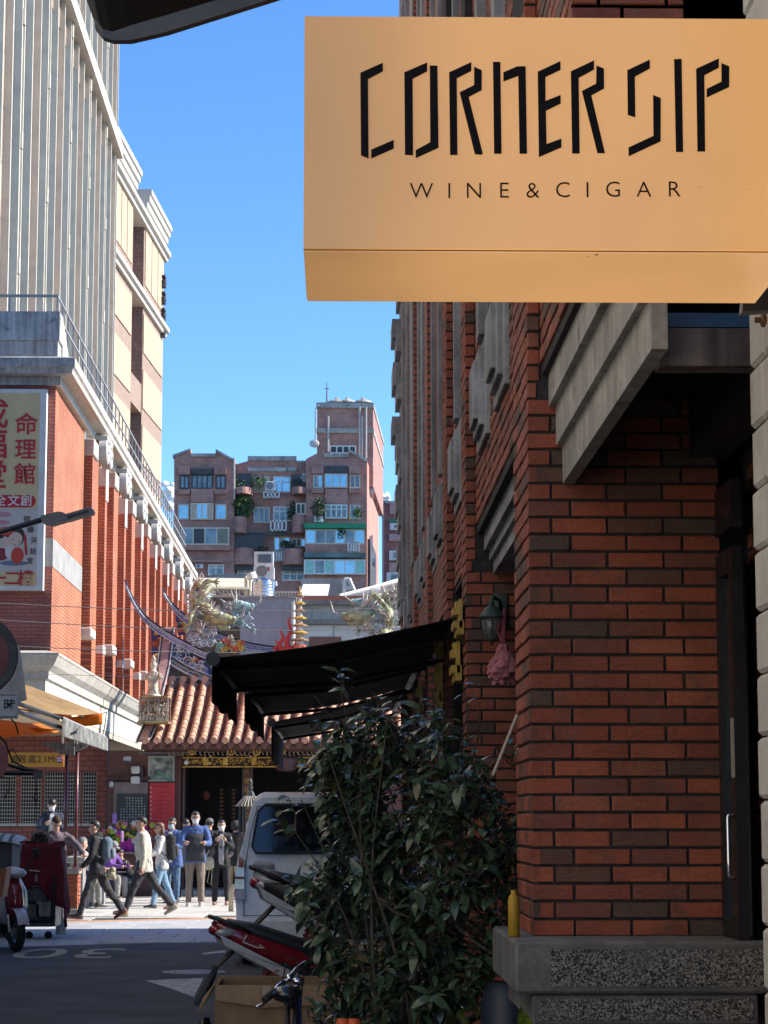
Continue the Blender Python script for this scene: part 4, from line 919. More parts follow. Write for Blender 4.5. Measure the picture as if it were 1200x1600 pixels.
# drip tiles and round end caps at the eave
db = MB(); db.prism([(-.105,0,.05),(.105,0,.05),(.07,0,-.03),(0,0,-.11),(-.07,0,-.03)], (0,.02,0)); dme = db.mesh('drip_tile', pbr('drip_brown', (.15,.065,.045), .8, var=.3, orand=.2))
ec = MB(); ec.lathe([(.078,0),(.078,-.02),(.055,-.02),(.05,-.012),(0,-.012)], (0,0,0), 12, axis='y'); eme = ec.mesh('end_tile', tile)
for a in rows:
    inst('end_tile', eme, TM, (a,-.005,ze+.085)); inst('drip_tile', dme, TM, (a+.128,-.03,ze-.01))
# ridge-top row of short tiles
for i, a in enumerate(rows[:24]):
    y1, z1 = roofp(1.0); inst('end_tile', eme, TM, (a+.02, y1-.05, z1+.12))
# eave carvings, fascia
wood = pbr('dark_red_wood', (.075,.025,.02), .55, var=.3, vs=4); gold = pbr('gold_carving', (.50,.29,.06), .45, .35, var=.3, vs=9); brownw = pbr('brown_plaster', (.135,.062,.055), .75, var=.15, vs=1.5)
a0 = TL(285,1190,.35).x; zt_ = TL(300,1184,.35).z; zb_ = TL(300,1198,.35).z
m = MB(); m.box(-.3,6.6,.12,.22,ze-.16,ze-.05); tb(m, 'eave_board', wood)
m = MB(); m.box(-.4,.78,.30,.42,ze-.20,ze-.13); m.tube([(-.45,.26,ze-.16),(.75,.26,ze-.16)],.035,8); tb(m, 'gutter', pbr('grey_gutter',(.13,.13,.14),.5))
q = random.Random(5); m = MB()
for k in range(60):
    x = .3+k*.1; m.torus((x,.16,ze-.19+.015*sin(k*1.3)), .05, .016, 10, 5, 'y', a0=.3+q.random(), a1=4.2+q.random())
tb(m, 'scroll_carving', pbr('faded_carving', (.33,.22,.15), .7, var=.4, vs=8), kind='stuff')
for px in (361, 401, 300, 440):
    c = TL(px,1174,.1); m = MB(); m.torus((c.x,.11,c.z),.075,.02,14,6,'y'); m.ball((c.x,.12,c.z),.035,.03,.04,8,5); tb(m, 'gold_roundel', gold)
m = MB(); m.box(a0,6.5,.42,.50,zb_,zt_); fb = tb(m, 'fascia', pbr('fascia_black', (.03,.018,.012), .6))
m = MB(); m.box(a0,6.5,.36,.42,zt_-.012,zt_+.015).box(a0,6.5,.36,.42,zb_-.015,zb_+.012); tb(m, 'gold_border', gold, fb)
m = MB()
for k in range(120):
    x = a0+.06+k*.047; z = (zt_+zb_)/2+q.uniform(-.055,.055)
    if q.random() < .6: m.torus((x,.395,z),q.uniform(.025,.05),.013,9,5,'y',a0=q.uniform(0,6),a1=q.uniform(7,10))
    else: m.ball((x,.40,z),q.uniform(.02,.045),.03,q.uniform(.02,.05),7,5)
for px in (321,397,352): 
    c = TL(px,1190,.36); m.cbox((c.x,.395,c.z),.12,.05,.17,bev=.01)
tb(m, 'gold_relief', gold, fb, kind='stuff')
c = TL(447,1192,.3); m = MB(); m.lathe([(.0,.14),(.26,.13),(.28,.04),(.22,-.08),(.24,-.12),(.18,-.18),(.0,-.2)], (c.x,.3,c.z), 16); tb(m, 'lantern_base', pbr('lantern_brown',(.09,.035,.03),.5), None, True)
# left wing wall with stele, poster, picture
bw = .9
al, ar = TL(168,1250,bw).x, TL(283,1250,bw).x
m = MB(); m.box(al,ar,bw,bw+.4,0,ze-.1); tb(m, 'wing_wall', brownw)
def tq(m, x0, x1, y0, y1, b, th=.03):
    p = TL(x0,y1,b); r_ = TL(x1,y0,b); return m.box(p.x,r_.x,b,b+th,p.z,r_.z)
m = MB(); tq(m,176,231,1222,1330,bw-.05,.06); tb(m, 'stone_surround', pbr('grey_pink_stone', (.24,.19,.18), .8, var=.15))
m = MB(); tq(m,181,230,1240,1322,bw-.08,.05); st = tb(m, 'stele', pbr('dark_slate', (.035,.045,.042), .5, var=.2))
m = MB(); zh = '天地玄黃宇宙洪荒日月盈昃辰宿列張寒來暑往秋收冬藏'
q = random.Random(3)
for cx in range(9):
    for cy in range(14):
        p = TL(226-cx*4.6,1247+cy*4.3,bw-.082)
        if cx in (7,8) and cy < 4 or (cx == 0 and cy < 3): continue
        s_ = .022*q.uniform(.7,1.2)
        m.box(p.x-s_,p.x+s_,bw-.0835,bw-.081,p.z-.004,p.z+.006); m.box(p.x-.005,p.x+.006,bw-.0835,bw-.081,p.z-s_,p.z+s_)
tb(m, 'inscription', pbr('stele_white', (.42,.44,.42), .7, var=.3, vs=20), st, kind='stuff')
m = MB(); tq(m,232,273,1223,1345,bw-.07,.05); po = tb(m, 'poster', pbr('red_poster', (.50,.035,.045), .6, var=.06))
m = MB()
for k in range(8):
    p = TL(248+k*0+0,1250,bw); 
for k in range(7): 
    p = TL(239+k*4.2,1228,bw-.073); m.box(p.x-.018,p.x+.018,bw-.0735,bw-.0705,p.z-.014,p.z+.012)
for k in range(13):
    p = TL(253,1238+k*6.5,bw-.073); hw_ = q.uniform(.12,.24); m.box(p.x-hw_,p.x+hw_,bw-.0735,bw-.0705,p.z-.005,p.z+.006)
m.box(TL(253,1240,bw).x-.004,TL(253,1240,bw).x+.004,bw-.0737,bw-.0705,TL(253,1330,bw).z,TL(253,1236,bw).z)
tb(m, 'poster_print', pbr('poster_ink', (.25,.012,.018), .6), po, kind='stuff')
for k in range(11):
    p = TL(236,1231+k*6.8,bw-.073); m = MB(); m.box(p.x-.016,p.x+.016,bw-.074,bw-.0705,p.z-.016,p.z+.014); tb(m, 'poster_stud', pbr('poster_pale', (.45,.38,.36), .6), po)
m = MB(); tq(m,231,273,1181,1221,bw-.08,.06); fr = tb(m, 'picture_frame', pbr('silver_frame', (.34,.36,.35), .5, .3))
m = MB(); tq(m,234,270,1184,1217,bw-.084,.01); tb(m, 'picture', pbr('ink_landscape', (.28,.31,.28), .5, var=.5, vs=6, wear=.55, wearcol=(.08,.20,.17)), fr)
m = MB()
for px, py, rx, rz in ((259,1211,.16,.13),(247,1206,.15,.2),(240,1211,.1,.12),(265,1214,.1,.08)):
    c = TL(px,py,bw-.086); m.prism([(c.x+rx*cos(pi*k/7)*(1+.3*sin(k*5)),bw-.088,c.z-.1+rz*sin(pi*k/7)*(1+.2*cos(k*7))) for k in range(8)],(0,.003,0))
tb(m, 'painted_hills', pbr('faded_green', (.13,.22,.19), .6, var=.4, vs=8), fr, kind='stuff')
m = MB(); tq(m,168,234,1213,1219,bw-.12,.13); tb(m, 'wall_moulding', wood)
# gate: deep dark hall, jambs, couplet column, door leaves
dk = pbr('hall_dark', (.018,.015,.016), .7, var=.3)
zg = zb_
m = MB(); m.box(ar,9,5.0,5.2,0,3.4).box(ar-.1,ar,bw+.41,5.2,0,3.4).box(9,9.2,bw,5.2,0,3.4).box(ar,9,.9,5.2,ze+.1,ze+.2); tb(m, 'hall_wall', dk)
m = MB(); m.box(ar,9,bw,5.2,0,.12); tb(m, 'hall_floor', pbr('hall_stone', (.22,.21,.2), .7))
m = MB(); m.box(-.9,9,-.15,bw-.01,0,.10); tb(m, 'step', pbr('granite_step', (.42,.41,.39), .8))
for x0,x1 in ((277,282),(284,289)):
    m = MB(); tq(m,x0,x1,1200,1388,bw-.03,.12); tb(m, 'door_jamb', pbr('jamb_brown', (.10,.055,.05), .6))
m = MB(); tq(m,289,380,1200,1390,bw+1.2,.06); dl = tb(m, 'door_leaf', pbr('door_black', (.009,.008,.009), .7, var=.3, spec=.2))
m = MB()
for px in (346,365):
    for k in range(11):
        c = TL(px,1234+k*6.2,bw+1.19); m.box(c.x-.05,c.x+.05,bw+1.18,bw+1.2,c.z-.012,c.z+.014); m.box(c.x-.012,c.x+.012,bw+1.18,bw+1.2,c.z-.035,c.z+.035)
tb(m, 'gold_text', pbr('dull_gold', (.15,.075,.03), .6), dl, kind='stuff')
m = MB(); c = TL(322,1243,bw+1.19); m.ball((c.x,bw+1.19,c.z),.09,.03,.1,10,6); tb(m, 'painted_figure', pbr('dull_red', (.15,.04,.03), .7), dl)
m = MB(); tq(m,378,394,1197,1390,bw-.05,.2); cp = tb(m, 'couplet_column', pbr('column_brown', (.085,.035,.028), .55, var=.2))
m = MB(); tq(m,377.5,379.5,1197,1390,bw-.06,.02); tq(m,392.5,394.5,1197,1390,bw-.06,.02); tb(m, 'column_edge', pbr('jamb_grey', (.22,.19,.17), .6), cp)
fr_ = U.cross(Vector((0,0,1)))
Mt = lambda c: orient((1,0,0),(0,0,1),c)
for i, ch in enumerate('海澄啟宇德隆恩'):
    c = TL(385.5,1207+i*13.5,bw-.056); m = MB(); m.textpoly(ch, Mt(c), .125, .003, .001); tb(m, 'gold_character', gold, cp)
m = MB(); tq(m,560,700,1197,1390,bw,.3); tb(m, 'wing_wall', brownw)

# ridges: band curves given by their outline, swept as thick strips
blue = pbr('cobalt_glaze', (.035,.06,.30), .35, var=.3, vs=5); bluew = pbr('white_glaze', (.55,.56,.60), .4, var=.15, vs=8); blk = pbr('ridge_black', (.03,.03,.04), .5); pinkt = pbr('pink_ridge_tile', (.40,.24,.22), .6, var=.15, vs=4); slate = pbr('ridge_slate', (.13,.14,.17), .6, var=.2)
def curve(pts, b, n=26):
    q_ = [TL(x,y,b) for x,y in pts]; out = []
    for i in range(len(q_)-1):
        p0, p1, p2, p3 = q_[max(i-1,0)], q_[i], q_[i+1], q_[min(i+2,len(q_)-1)]
        for k in range(6):
            t = k/6; out.append(.5*((2*p1)+(p2-p0)*t+(2*p0-5*p1+4*p2-p3)*t*t+(3*p1-p0-3*p2+p3)*t*t*t))
    out.append(q_[-1]); return out
def ribbon(m, cv, h0, h1, th, off=0., taper=None):
    """strip along the curve between heights h0,h1 measured square to it, th deep"""
    rs = []
    N = len(cv)
    for i, p in enumerate(cv):
        t = (cv[min(i+1,N-1)]-cv[max(i-1,0)]).normalized(); n_ = Vector((-t.z,0,t.x)); n_ = n_ if n_.z > 0 else -n_
        s_ = 1 if taper is None else min(1, .12+taper*i/N)
        a, b = p+n_*h0*s_, p+n_*h1*s_; w2 = th/2*max(.25,s_); o = Vector((0,off,0))
        rs.append([a+Vector((0,-w2,0))+o, b+Vector((0,-w2,0))+o, b+Vector((0,w2,0))+o, a+Vector((0,w2,0))+o])
    return m.rings(rs, True, True)
def swallow(pts, b, name):
    cv = curve(pts, b)
    m = MB(); ribbon(m, cv, -.10, .02, .22, 0, 3.); r0 = tb(m, name, blue)
    m = MB(); ribbon(m, cv, .021, .05, .26, 0, 3.); tb(m, 'ridge_edge', blk, r0)
    m = MB(); ribbon(m, cv, -.018, .005, .235, 0, 3.); ribbon(m, cv, -.125, -.10, .25, 0, 3.); tb(m, 'ridge_line', bluew, r0, kind='stuff')
    m = MB()
    for i in range(3, len(cv)-1):
        for k in range(2):
            p = cv[i].lerp(cv[i+1], k/2); m.torus((p.x,b-.112,p.z-.06), .022, .008, 8, 4, 'y')
    tb(m, 'ridge_pattern', bluew, r0, kind='stuff')
    return cv
rp = [(195,905),(203,925),(214,946),(232,968),(258,987),(290,1005),(330,1024),(380,1036),(440,1040),(520,1040),(600,1030),(660,1005),(700,960)]
cvA = swallow(rp, 2.35, 'swallowtail_ridge')
rp2 = [(254,918),(262,934),(275,950),(296,968),(325,984),(360,998),(400,1009),(450,1014),(520,1012),(590,995)]
cvB = swallow(rp2, 3.7, 'swallowtail_ridge')
# relief field below the ridge, lower border
lowp = [(262,1036),(290,1053),(320,1066),(350,1076),(400,1084),(470,1086),(560,1084),(660,1068)]
cvL = curve(lowp, 2.35)
m = MB(); ribbon(m, cvL, .0, .05, .30); ribbon(m, cvL, .18, .205, .30); tb(m, 'ridge_line', bluew, kind='stuff'); m = MB(); ribbon(m, cvL, .05, .18, .27); lb_ = tb(m, 'lower_border', blk)
q = random.Random(9); m = MB()
for i in range(2,len(cvL)-1):
    for k in range(3):
        p = cvL[i].lerp(cvL[i+1],k/3); m.torus((p.x,2.35-.14,p.z+.115+q.uniform(-.02,.02)),.026,.008,8,4,'y',a0=q.uniform(0,6),a1=q.uniform(9,11))
tb(m, 'border_scroll', pbr('scroll_cream', (.42,.42,.36), .6), lb_, kind='stuff')
up = [c+Vector((0,0,-.1)) for c in cvA if TL(262,1000,2.35).x <= c.x <= cvL[-1].x]
lo = [c+Vector((0,0,.2)) for c in cvL]
m = MB(); m.prism([Vector((c.x,2.30,c.z)) for c in up]+[Vector((c.x,2.30,c.z)) for c in lo[::-1]], (0,.14,0)); tb(m, 'ridge_field', pbr('relief_navy', (.025,.05,.13), .5, var=.5, vs=3))
m = MB(); m.prism([Vector((c.x,2.42,c.z+.02)) for c in cvL]+[(cvL[-1].x,2.42,ze+1.2),(cvL[0].x,2.42,ze+1.2)], (0,.15,0)); tb(m, 'ridge_base', slate)
def wave(m, c, r, b, turns=1.6):
    pts = []; n = int(10*turns)
    for k in range(n+1):
        a = 2*pi*turns*k/n; rr = r*(1-.75*k/n); pts.append((c.x+rr*cos(a), b, c.z+rr*sin(a)))
    m.tube(pts, [.018*(1-.5*k/n) for k in range(n+1)], 5)
wv = MB(); wl_ = MB(); rd = MB(); yl = MB(); gn = MB()
for px, py, r in ((272,1020,.13),(285,1022,.16),(281,1006,.1),(293,1034,.13),(300,1040,.1),(276,1034,.11),(310,1044,.1),(268,1005,.08)): wave(wl_, TL(px,py,2.27), r, 2.27, 1.7); wave(wv, TL(px+2,py+3,2.28), r*.8, 2.28)
for px in range(292,470,5):
    for k in range(2):
        yy = 1036+(px-292)*.10+q.uniform(-10,12); c = TL(px+q.uniform(-3,3),yy,2.26); t_ = q.choice([wl_,rd,yl,gn,wl_,wv])
        if q.random() < .5: wave(t_, c, q.uniform(.05,.09), 2.26, 1.3)
        else: t_.ball((c.x,2.27,c.z), q.uniform(.03,.06), .04, q.uniform(.03,.05), 7, 5)
redf = pbr('relief_red', (.48,.12,.07), .5, var=.3, vs=9); yelf = pbr('relief_yellow', (.55,.36,.07), .5, var=.3, vs=9); grnf = pbr('relief_teal', (.16,.34,.30), .5, var=.3, vs=9); wavem = pbr('relief_blue', (.10,.20,.42), .4, var=.2)
# left gable panel and vertical ridge
m = MB(); m.prism([TL(236,978,2.6),TL(258,990,2.6),TL(256,1045,2.6),TL(243,1085,2.6),TL(238,1040,2.6)], (0,.12,0)); tb(m, 'gable_panel', blue)
m = MB(); m.prism([TL(274,958,3.9),TL(297,975,3.9),TL(290,992,3.9),TL(278,992,3.9)], (0,.1,0)); tb(m, 'gable_panel', blue)
for px, py, t_, r in ((244,990,yl,.05),(249,1000,rd,.06),(244,1006,rd,.09),(250,1012,yl,.06),(243,1027,yl,.09),(248,1030,rd,.06),(246,983,gn,.04),(252,1006,gn,.05),(283,968,rd,.05),(287,976,yl,.06),(283,984,rd,.07),(290,986,yl,.05),(279,975,gn,.05),(252,1036,gn,.06)):
    b = 2.55 if px < 262 else 3.85; c = TL(px,py,b); t_.ball(c, r, .05, r, 8, 6); t_.ball(c+Vector((r*.9,-.01,r*.5)), r*.5, .04, r*.5, 6, 5)
m = MB(); vr = curve([(262,986),(259,1010),(255,1040),(249,1066),(243,1090),(236,1130),(222,1162)], 2.0)
# the descending ridge comes forward down the slope
for i, p in enumerate(vr):
    t = i/(len(vr)-1); yb = 2.45*(1-t)**.9; q_ = TL(0,0,yb)
pts_ = [(262,986,2.45),(259,1010,2.2),(255,1040,1.9),(249,1066,1.5),(243,1092,1.0),(236,1130,.5),(222,1160,.05)]
dense = []
for (x0,y0,b0_),(x1,y1,b1_) in zip(pts_,pts_[1:]):
    for k in range(4): t = k/4; dense.append(TL(x0+(x1-x0)*t,y0+(y1-y0)*t,b0_+(b1_-b0_)*t))
dense.append(TL(222,1160,.05))
def strip(m, x0, x1, dz, th):
    rs = [[p+Vector((x0,0,dz)),p+Vector((x1,0,dz)),p+Vector((x1,.12,dz+th)),p+Vector((x0,.12,dz+th))] for p in dense]; return m.rings(rs)
m = MB(); strip(m,-.09,.09,0,.10); tb(m, 'descending_ridge', pinkt)
m = MB(); strip(m,-.125,-.092,-.01,.12); strip(m,.092,.125,-.01,.12); tb(m, 'ridge_edge', blk, kind='stuff'); m = MB(); strip(m,.128,.158,-.02,.11); strip(m,-.158,-.128,-.02,.11); tb(m, 'ridge_line', bluew, kind='stuff')
m = MB()
for i in range(2, len(dense)-1, 3): p = dense[i]; m.box(p.x-.09,p.x+.09,p.y-.012,p.y+.05,p.z-.012,p.z+.012)
tb(m, 'tile_joint', lime, kind='stuff')
tb(wl_, 'relief_wave', bluew, kind='stuff'); tb(wv, 'relief_wave', wavem, kind='stuff'); tb(rd, 'relief_flower', redf, kind='stuff'); tb(yl, 'relief_flower', yelf, kind='stuff'); tb(gn, 'relief_leaf', grnf, kind='stuff')
# figure stage at the foot of the descending ridge
pale = pbr('weathered_figure', (.46,.42,.33), .6, var=.35, vs=8, wear=.56, wearcol=(.14,.09,.07)); ochre = pbr('stage_ochre', (.33,.20,.11), .7, var=.35, vs=7)
o_ = TL(240,1130,.35); wr = TL(241,1085,.35)
def W(p): 
    v = Vector((TO.x,TO.y,0))+U*p.x+V*p.y; v.z = p.z; return v
c = W(TL(240,1131,.2)); t = thing('figure_stage', 'carved stage crowded with tiny temple figures at the left roof end', 'roof ornament', c, -TA)
s = .0144
m = MB(); m.cbox((0,.1,.02),50*s,.42,.05,bev=.01).cbox((0,.12,.60),44*s,.36,.04).box(-24*s,24*s,.2,.26,.04,.60); m.build('stage', ochre, t, False, False)
m = MB(); m.cbox((0,-.11,.045),48*s,.03,.03); m.build('mossy_edge', pbr('moss_edge', (.30,.32,.16), .8, var=.3), t, False, False)
q = random.Random(21)
for k in range(18):
    x = -20*s+(k%9)*5*s+q.uniform(-.02,.02); zz_ = .06 if k < 9 else .28; yy = (-.02 if k < 9 else .08)
    m = MB(); h = q.uniform(.16,.22); m.lathe([(.04,0),(.045,.03),(.035,h*.4),(.05,h*.65),(.02,h*.72),(.03,h*.82),(.03,h*.92),(.01,h)], (x,yy,zz_), 8); m.tube([(x-.04,yy,zz_+h*.6),(x-.07,yy-.03,zz_+h*(.4+.4*q.random())),(x-.04,yy-.06,zz_+h*.7)], .014, 5); m.tube([(x+.04,yy,zz_+h*.6),(x+.06,yy-.04,zz_+h*(.4+.4*q.random()))], .014, 5); m.build('figurine', pale, t, True, False)
m = MB()
for k in range(7): m.torus((-18*s+k*6*s,-.02,.50),.06,.018,12,5,'y',a0=0,a1=pi)
for x in (-22*s,-8*s,8*s,22*s): m.tube([(x,-.04,.04),(x,-.04,.58)],.018,6)
m.build('arch_carving', pbr('pink_grey_carving', (.30,.22,.20), .7, var=.3), t, False, False, kind='stuff')
c = W(TL(239,1088,.45)); t = thing('guardian_statue', 'pale glazed standing deity statue above the carved figure stage', 'statue', c, -TA)
m = MB(); m.lathe([(.13,0),(.14,.06),(.12,.10),(.10,.3),(.12,.42),(.13,.50),(.07,.56),(.055,.6),(.075,.66),(.075,.72),(.05,.76),(.07,.8),(.03,.9),(.0,.92)], (0,0,.02), 14)
m.tube([(.11,0,.50),(.2,-.06,.42),(.14,-.14,.40)],[.05,.045,.03],7).tube([(-.11,0,.50),(-.16,-.08,.40),(-.05,-.15,.42)],[.05,.045,.03],7); m.build('body', pale, t, True, False)
m = MB(); m.lathe([(.0,-.10),(.17,-.08),(.20,0),(.16,.05),(0,.06)], (0,0,0), 14); m.tube([(-.2,0,0),(-.22,-.02,.12)],.02,5).tube([(.2,0,0),(.24,-.02,.2)],.02,5); m.build('base', pale, t, True, False)
m = MB(); m.tube([(.17,-.1,.1),(.13,-.08,.72)],.012,5); m.build('staff', ochre, t, False, False)
# ridge dragons
cloudm = pbr('cloud_scroll', (.50,.55,.60), .5, var=.3, vs=8)
def dragon(label, pts, b, rad, mat, head_to, seed, legs, spikes=1.0, twist=0):
    cv = curve([(x,y) for x,y in pts], b); base = W(cv[0]); t = thing('dragon_sculpture', label, 'sculpture', base, -TA); o = cv[0].copy(); o.z = 0
    cv = [p-Vector((cv[0].x,cv[0].y,0))-Vector((0,0,base.z)) for p in cv] if False else [Vector((p.x-o.x,p.y-o.y,p.z-base.z)) for p in cv]
    n = len(cv); q = random.Random(seed)
    cv = [p+Vector((0,.16*sin(i*.55+seed),0)) for i, p in enumerate(cv)]
    R = [rad*(.28+.72*min(1,(1.9*i/n))*(1 if i < n*.75 else 1-.5*(i-n*.75)/(n*.25))) for i in range(n)]
    m = MB(); m.tube(cv, R, 10); m.build('body', mat, t, True, False)
    m = MB(); m.tube([p+Vector((0,-R[i]*.75,-R[i]*.15)) for i, p in enumerate(cv)], [r*.42 for r in R], 6); m.build('belly', pbr('dragon_belly', (.50,.44,.28), .5, var=.2), t, True, False)
    m = MB()
    for i in range(1, n-2):
        for j in range(3):
            v = Vector((q.uniform(-1,1),q.uniform(-.9,-.1),q.uniform(-1,1))).normalized(); p = cv[i]+v*R[i]*.8; m.tube([p,p+v*rad*.7+Vector((0,0,rad*.2)),p+v*rad*1.3+Vector((q.uniform(-.5,.5)*rad,0,rad*.5))],[rad*.16,rad*.11,rad*.02],4)
        tn = (cv[i+1]-cv[i-1]).normalized(); up_ = Vector((-tn.z,0,tn.x)); 
        for sd in (1,):
            p = cv[i]+up_*R[i]*.9; e = p+up_*rad*1.1*spikes-tn*rad*.6; m.add([p-tn*rad*.45,p+tn*rad*.35,p+Vector((0,.03,0)),e],[(0,1,3),(1,2,3),(2,0,3)])
            p = cv[i]-up_*R[i]*.5+Vector((0,-R[i]*.8,0))
    m.build('fins', pbr('dragon_fin', (.58,.52,.48), .5, var=.3, vs=6), t, False, False, kind='stuff')
    rb = rad; rad = rad*1.35
    h = cv[-1]; d_ = Vector((head_to[0],-.25,head_to[1])).normalized(); sidev = Vector((-d_.z,0,d_.x)) if d_.x else Vector((1,0,0))
    if sidev.z < 0: sidev = -sidev
    m = MB(); m.tube([h-d_*rad*1.5,h,h+d_*rad*1.2,h+d_*rad*2.4,h+d_*rad*3.1],[rad*.7,rad*1.25,rad*1.0,rad*.72,rad*.45],9); m.tube([h-sidev*rad*.6,h+d_*rad*1.3-sidev*rad*1.15,h+d_*rad*2.5-sidev*rad*1.2],[rad*.6,rad*.5,rad*.25],7)
    m.ball(h+d_*rad*3.0+sidev*rad*.2,rad*.45); hd = m.build('head', mat, t, True, False)
    m = MB(); m.ball(h+d_*rad*.9+sidev*rad*.75+Vector((0,-rad*.6,0)),rad*.33); m.build('eye', bluew, hd, True, False)
    m = MB(); m.tube([h+d_*rad*1.2-sidev*rad*.55,h+d_*rad*3.0-sidev*rad*.5],[rad*.4,rad*.15],6); m.build('mouth', redf, hd, True, False)
    m = MB()
    for sy in (-.5,.5): m.tube([h+sidev*rad+Vector((0,sy*rad,0)),h-d_*rad*1.2+sidev*rad*1.9+Vector((0,sy*rad*1.5,0)),h-d_*rad*2.6+sidev*rad*2.2+Vector((0,sy*rad*2,0))],[rad*.26,rad*.2,rad*.04],6)
    m.build('horn', pbr('dragon_horn', (.50,.42,.30), .5), hd, True, False, kind='stuff')
    m = MB()
    for k in range(16):
        a = q.uniform(1.6,4.9); v = d_*cos(a)+sidev*sin(a)+Vector((0,q.uniform(-.5,.3),0)); m.tube([h+v*rad*.8,h+v*rad*q.uniform(1.8,2.6),h+v*rad*q.uniform(2.6,3.6)+sidev*rad*.4],[rad*.22,rad*.15,rad*.02],4)
    for sy in (-.4,.4): m.tube([h+d_*rad*3+Vector((0,sy*rad,0)),h+d_*rad*4.4+sidev*rad*.9+Vector((0,sy*rad*2,0)),h+d_*rad*4.6+sidev*rad*2.6+Vector((0,sy*rad*2,0))],[rad*.1,rad*.07,rad*.02],4)
    m.build('mane', pbr('dragon_mane', (.50,.47,.45), .6, var=.25, vs=8), hd, False, False, kind='stuff')
    rad = rb*1.1
    for i, (lx, lz) in legs:
        p = cv[int(i*(n-1))]; e = p+Vector((lx,-.15,lz)); kq = p.lerp(e,.5)+Vector((0,-.05,.06))
        m = MB(); m.tube([p,kq,e],[rad*.6,rad*.42,rad*.3],7)
        for k in range(4): a = -1.0+.65*k; dv = Vector((cos(a)*(1 if lx > 0 else -1),-.2,sin(a)-.2)).normalized(); m.tube([e,e+dv*rad*.8,e+dv*rad*1.3+Vector((0,0,-rad*.35))],[rad*.2,rad*.14,rad*.03],5)
        m.build('leg', mat, t, True, False)
    m = MB(); b0 = min(cv, key=lambda p: p.z)
    for k in range(14): wave(m, Vector((b0.x+q.uniform(-.5,.6),0,b0.z+q.uniform(-.08,.22))), q.uniform(.06,.12), -.12+q.uniform(-.05,.05), 1.6)
    m.build('cloud_scrolls', cloudm, t, True, False, kind='stuff')
    return t
dgn = pbr('dragon_olive', (.36,.36,.20), .4, var=.35, vs=9, bump=.4, bs=30); dtl = pbr('dragon_teal', (.30,.46,.45), .4, var=.35, vs=9, bump=.4, bs=30)
dragon('olive green coiled dragon rearing on the left swallowtail ridge', [(312,1010),(317,990),(310,975),(302,962),(305,945),(318,930),(322,918),(312,913),(304,924),(310,940),(322,948),(332,958),(336,966)], 2.35, .115, dgn, (1,-.12), 1, [(.25,(-.05,-.3)),(.55,(.3,.05)),(.8,(.2,-.25))], 1.5)
dragon('pale teal dragon with open jaws on the rear ridge behind the green one', [(300,940),(308,922),(318,917),(325,926),(320,940),(326,952),(340,962),(352,968),(360,975),(366,965),(362,955),(364,948),(370,948)], 3.7, .10, dtl, (1,-.05), 4, [(.5,(-.05,-.35)),(.72,(.45,-.2)),(.85,(.2,-.3))], 1.4)
dragon('olive green dragon arching its tail above the right end of the ridge', [(628,940),(622,928),(612,924),(603,930),(604,945),(609,962),(606,980),(598,995),(585,990),(578,975),(574,965),(569,960)], 3.0, .12, dgn, (-1,-.15), 7, [(.45,(-.35,.45)),(.75,(-.3,.05)),(.65,(-.3,-.3))], 1.6)
dragon('teal dragon half hidden behind the right olive dragon', [(640,985),(636,960),(628,948),(620,957),(612,968),(600,962),(592,952),(584,945),(576,944)], 3.9, .10, dtl, (-1,.1), 11, [(.4,(.2,-.3)),(.7,(-.3,-.3))], 1.5)
# ridge flowers, flame, pagoda
q = random.Random(2); c = W(TL(360,1012,2.2)); t = thing('ceramic_flowers', 'bunch of coloured ceramic flowers on the ridge right of the dragons', 'roof ornament', c, -TA)
for k in range(26):
    m = MB(); x = q.uniform(-.32,.32); z = q.uniform(-.08,.22)*(1-abs(x)*1.2); r = q.uniform(.04,.075); p = (x,q.uniform(-.06,.06),z)
    m.ball(p,r*.5,r*.5,r*.5,6,5)
    for j in range(5): a = 2*pi*j/5; m.ball((p[0]+r*.8*cos(a),p[1]-.01,p[2]+r*.8*sin(a)),r*.5,r*.25,r*.5,6,4)
    m.build('flower', [redf,yelf,pale,yelf,redf,grnf][k%6], t, True, False)
c = W(TL(450,1020,2.35)); t = thing('flame_ornament', 'red curling flame ornament on the temple ridge', 'roof ornament', c, -TA)
s = 53.3/FPX
for fx, h in ((-17,22),(-10,40),(2,58),(17,44)):
    m = MB(); m.tube([(fx*s,0,0),((fx-4)*s,0,h*.3*s),((fx+3)*s,0,h*.6*s),((fx-2)*s,0,h*.85*s),((fx+2)*s,0,h*s)],[5*s,4.2*s,3*s,1.8*s,.3*s],7,flat=.8); m.build('flame', pbr('flame_red', (.52,.035,.03), .4, var=.2), t, True, False)
m = MB(); m.ball((0,0,.08),.26,.08,.09); m.build('base', pbr('flame_red', (.5,.03,.03), .4), t, True, False)
c = W(TL(468,1025,2.35)); t = thing('ridge_pagoda', 'miniature seven tier pagoda standing on the temple ridge', 'roof ornament', c, -TA)
z = .25; m = MB(); m.lathe([(.16,0),(.16,.24),(.13,.26)], (0,0,0), 8); m.build('base', redf, t, False, False)
for k in range(7):
    w_ = .15-.013*k; m = MB(); m.lathe([(w_*.62,0),(w_*.62,.10)], (0,0,z), 8); m.build('tier', [bluew,pale][k%2], t, False, False)
    m = MB(); m.lathe([(w_*1.45,.10),(w_*1.5,.125),(w_*.8,.16),(w_*.5,.175)], (0,0,z), 6); 
    for j in range(6): a = 2*pi*j/6; m.tube([(w_*1.3*cos(a),w_*1.3*sin(a),z+.115),(w_*1.65*cos(a),w_*1.65*sin(a),z+.16)],[.012,.004],4)
    m.build('eave', [ochre,yelf][k%2], t, False, False); z += .172
m = MB(); m.lathe([(.03,0),(.04,.05),(.015,.09),(.02,.13),(0,.2)], (0,0,z), 8); m.build('finial', yelf, t, True, False)
